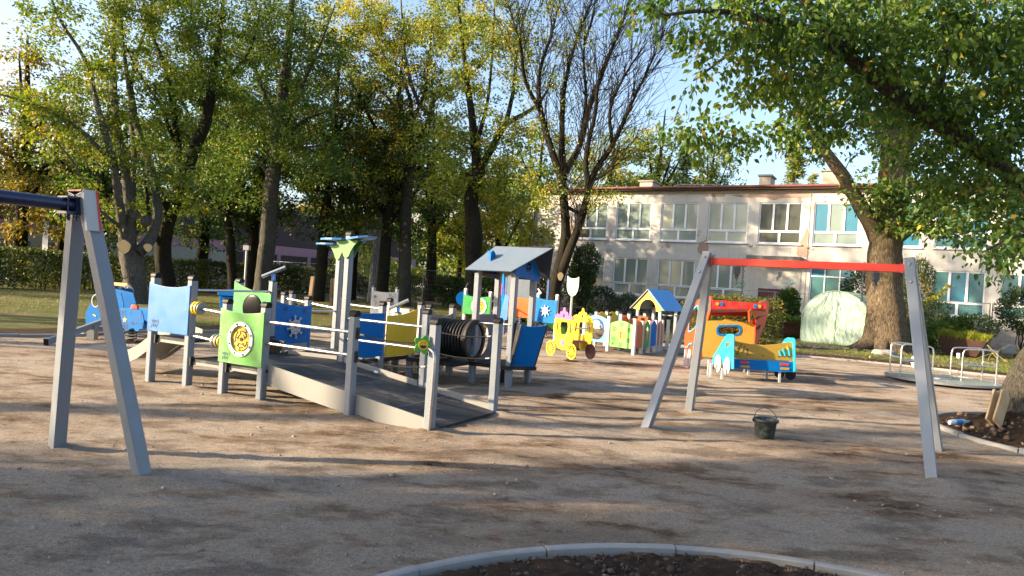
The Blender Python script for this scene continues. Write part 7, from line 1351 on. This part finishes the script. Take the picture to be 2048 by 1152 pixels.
bush('shrub', 'dark green rounded shrub left of the little blue-roofed house', [W(1200, 606, 32.5)], (.92, .8, .78), 5200, 'conifer', .09, tmid=.45)
bush('shrub', 'second dark shrub filling the gap beside the rounded one', [W(1165, 612, 34.0)], (.7, .6, .7), 3000, 'conifer', .09, tmid=.5)
bush('juniper', 'feathery juniper between the dark round shrub and the notice post', [W(1256, 614, 31.5)], (.75, .6, .55), 2600, 'conifer', .13, tmid=.85, up=.4, asp=.25)
bush('juniper', 'low spreading juniper right of the little blue-roofed house', [W(1335, 622, 31)], (.9, .7, .5), 2200, 'conifer', .13, tmid=.9, up=.4, asp=.25)
bush('clipped_hedge', 'sunlit yellowish clipped shrub block behind the red lorry play set', [W(1418, 636, 24.5), W(1458, 638, 24.4), W(1508, 642, 24.3)], (.85, .7, .76), 5200, 'hedge', .075, cat='hedge', tmid=.62, box=True)
bush('shrub', 'leafy green shrub between the clipped block and the brown door', [W(1576, 612, 33)], (.5, .5, .8), 2600, 'green', .13, tmid=.35)
bush('shrub', 'dark ivy-like shrub behind the twin dark trunks', [W(1158, 570, 31), W(1170, 530, 31)], (.6, .5, .9), 2400, 'dark', .13, tmid=.5)
bush('shrub', 'low dark shrub at the foot of the twin dark trunks', [W(1078, 590, 28), W(1050, 600, 29)], (.9, .6, .7), 2200, 'conifer', .12, tmid=.6)
bush('shrub', 'dark bush under the tower roof beside the bent trunk', [W(985, 585, 33), W(905, 583, 38)], (1.0, .7, .75), 2600, 'dark', .13, tmid=.6)
bush('shrub', 'bushy dark shrub behind the garden tunnel and the big trunk', [W(1722, 590, 32)], (.9, .7, 1.2), 2600, 'conifer', .14, tmid=.8)
bush('arborvitae', 'upright yellow-green conifer shrub hidden behind the blue swing leg', [W(1836, 600, 29.0)], (.62, .55, 1.7), 5200, 'hedge', .11, tmid=.45, up=.8, asp=.35)
bush('juniper', 'blue-green juniper with one long arching yellow shoot', [W(1862, 640, 28.2)], (.75, .6, .85), 2800, 'conifer', .13, tmid=.95, up=.4, asp=.25)
sh = [W(1850, 606, 28), W(1878, 592, 28), W(1898, 570, 28)]; t = thing('garden_shoot', 'long arching pale yellow shoot crossing the teal window', 'branch', V((sh[0].x, sh[0].y, 0))); T_ = Tubes(); T_.add(np.array([tuple(p) for p in sh]), [.025, .018, .008], 5); T_.build('stem', barkO, t)
n = 260; f = rng.random(n); P = np.array([np.interp(f, [0, .5, 1], [tuple(p)[i] for p in sh]) for i in range(3)]).T+rng.normal(0, .04, (n, 3)); leaves('foliage', P, rng.normal(size=(n, 3)), .10, LM('yellowgreen'), t, .3+.3*rng.random(n), 0, 0, .4)
bush('shrub', 'low green bushes below the teal window behind the trough planter', [W(1862, 668, 27.2), W(1905, 660, 27.4), W(1950, 656, 27.2)], (.85, .6, .55), 2600, 'green', .09, tmid=.3)
bush('round_bush', 'large round clipped bush at the right edge behind the fence', [W(2050, 622, 26.0)], (.9, .8, .85), 5200, 'hedge', .09, tmid=.25)
# planter contents
n = 2600; P = np.array([tuple(b2a+u*0+V((0, 0, .6)))]) if False else None
uu = (b2b-b2a).normalized(); vv = V((-uu.y, uu.x, 0)); LL_ = (b2b-b2a).length; fx = rng.random(n); fy = rng.random(n)
P = np.array(tuple(b2a))+np.outer(fx*LL_, np.array(tuple(uu)))+np.outer(fy*.75, np.array(tuple(vv))); P[:, 2] = .58+.12*rng.random(n)*(1+.5*np.sin(fx*12)); D = rng.normal(0, .45, (n, 3)); D[:, 2] = 1
pt2 = thing('trough_plants', 'bright yellow-green grassy plants growing in the rusty trough', 'plant', (b2a+b2b)/2); leaves('foliage', P, D, .26, LM('yellowgreen'), pt2, .05+.5*rng.random(n), 2, 0, .10)
n = 900; a = rng.uniform(0, 6.283, n); r_ = np.sqrt(rng.random(n)); P = np.stack([b1.x+r_*np.cos(a), b1.y+.55*r_*np.sin(a), .66+.22*rng.random(n)], 1); D = rng.normal(0, .6, (n, 3)); D[:, 2] += .8
pt3 = thing('bowl_plants', 'low dark plants growing in the rusty bowl planter', 'plant', b1); leaves('foliage', P, D, .14, LM('green'), pt3, .1+.5*rng.random(n), 0, 0, .5)
# dead branches beside the fence
t = thing('cut_branch', 'bare yellow cut branches lying against the fence behind the roundabout', 'branch', GP(1995, 25)); T_ = Tubes()
for L in ([(1940, 722, 24), (1985, 706, 24.2), (2020, 690, 24.4)], [(1985, 706, 24.2), (1996, 720, 23.6), (2004, 742, 22.6)], [(1975, 690, 24.5), (1990, 706, 24.2), (2012, 722, 23.8), (2045, 740, 23)], [(1985, 706, 24.2), (1978, 716, 24), (1976, 726, 23.6)]): A, f = resample(wl(L), .1); T_.add(A, np.interp(f, [0, 1], [.022, .01]), 5)
T_.build('branch', bark_mat('yellow_twig', (0.25, 0.2, 0.06), (0.42, 0.34, 0.12)), t)
# rubble and leaf litter round the big trunk
a = rng.uniform(0, 6.283, 260); r_ = rng.random(260); q = G(1655, 697); scatter('stone_rubble', np.stack([q.x+1.6*r_*np.cos(a), q.y+.5*r_*np.sin(a), .03+.03*rng.random(260)], 1), .04+.10*rng.random(260)**2, stone_mat('rubble', [(0.25, 0.17, 0.10), (0.42, 0.32, 0.22), (0.5, 0.42, 0.33)]))
q = GP(1813, 22); bag('field_stone', 'pale boulder lying on the lawn beside the big trunk', 'stone', V((q.x, q.y+1.0, .10)), .28, concrete, (1.4, 1, .55))
def litter(name, n, box, size, pal, z=.02, tm=.5):
    x = rng.uniform(box[0], box[1], n); y = rng.uniform(box[2], box[3], n); ok = np.abs(x) < y*.8+1; x, y = x[ok], y[ok]; P = np.stack([x, y, z+.015*rng.random(len(x))], 1); D = rng.normal(size=(len(x), 3)); D[:, 2] *= .12; leaves(name, P, D, size, LM(pal), None, tm+.6*(rng.random(len(x))-.5), 0, 3.0, .7, 'stuff')
litter('fallen_leaves', 5200, (9, 24, 19.5, 34), .09, 'dry', .025); litter('fallen_leaves', 5200, (-26, 4, 19, 46), .10, 'dry', .025); litter('fallen_leaves', 260, (-8, 9, 4.5, 18), .055, 'dry', .008, .3)
kx = np.array([p.x for p in kfar]); ky = np.array([p.y for p in kfar])
def grassf(n, x0, x1, dy, hgt, tm):
    x = rng.uniform(x0, x1, n); yk = np.interp(x, kx, ky); y = yk+1.5+rng.random(n)**1.3*dy; pat = np.sin(x*.9+y*.5)*np.sin(y*.45+1)+.4*np.sin(x*2.3)+.3*np.sin(y*1.7); ok = pat > -.35; x, y = x[ok], y[ok]; P = np.stack([x, y, np.full(len(x), .01)], 1); D = rng.normal(0, .45, (len(x), 3)); D[:, 2] = 1
    leaves('grass', P, D, hgt, LM('grass'), None, tm+.6*(rng.random(len(x))-.5), 2, 0, .12, 'stuff')
grassf(34000, -22, 3, 22, .075, .45); grassf(26000, 9, 20, 9, .085, .6)
print('objects', len(bpy.data.objects))
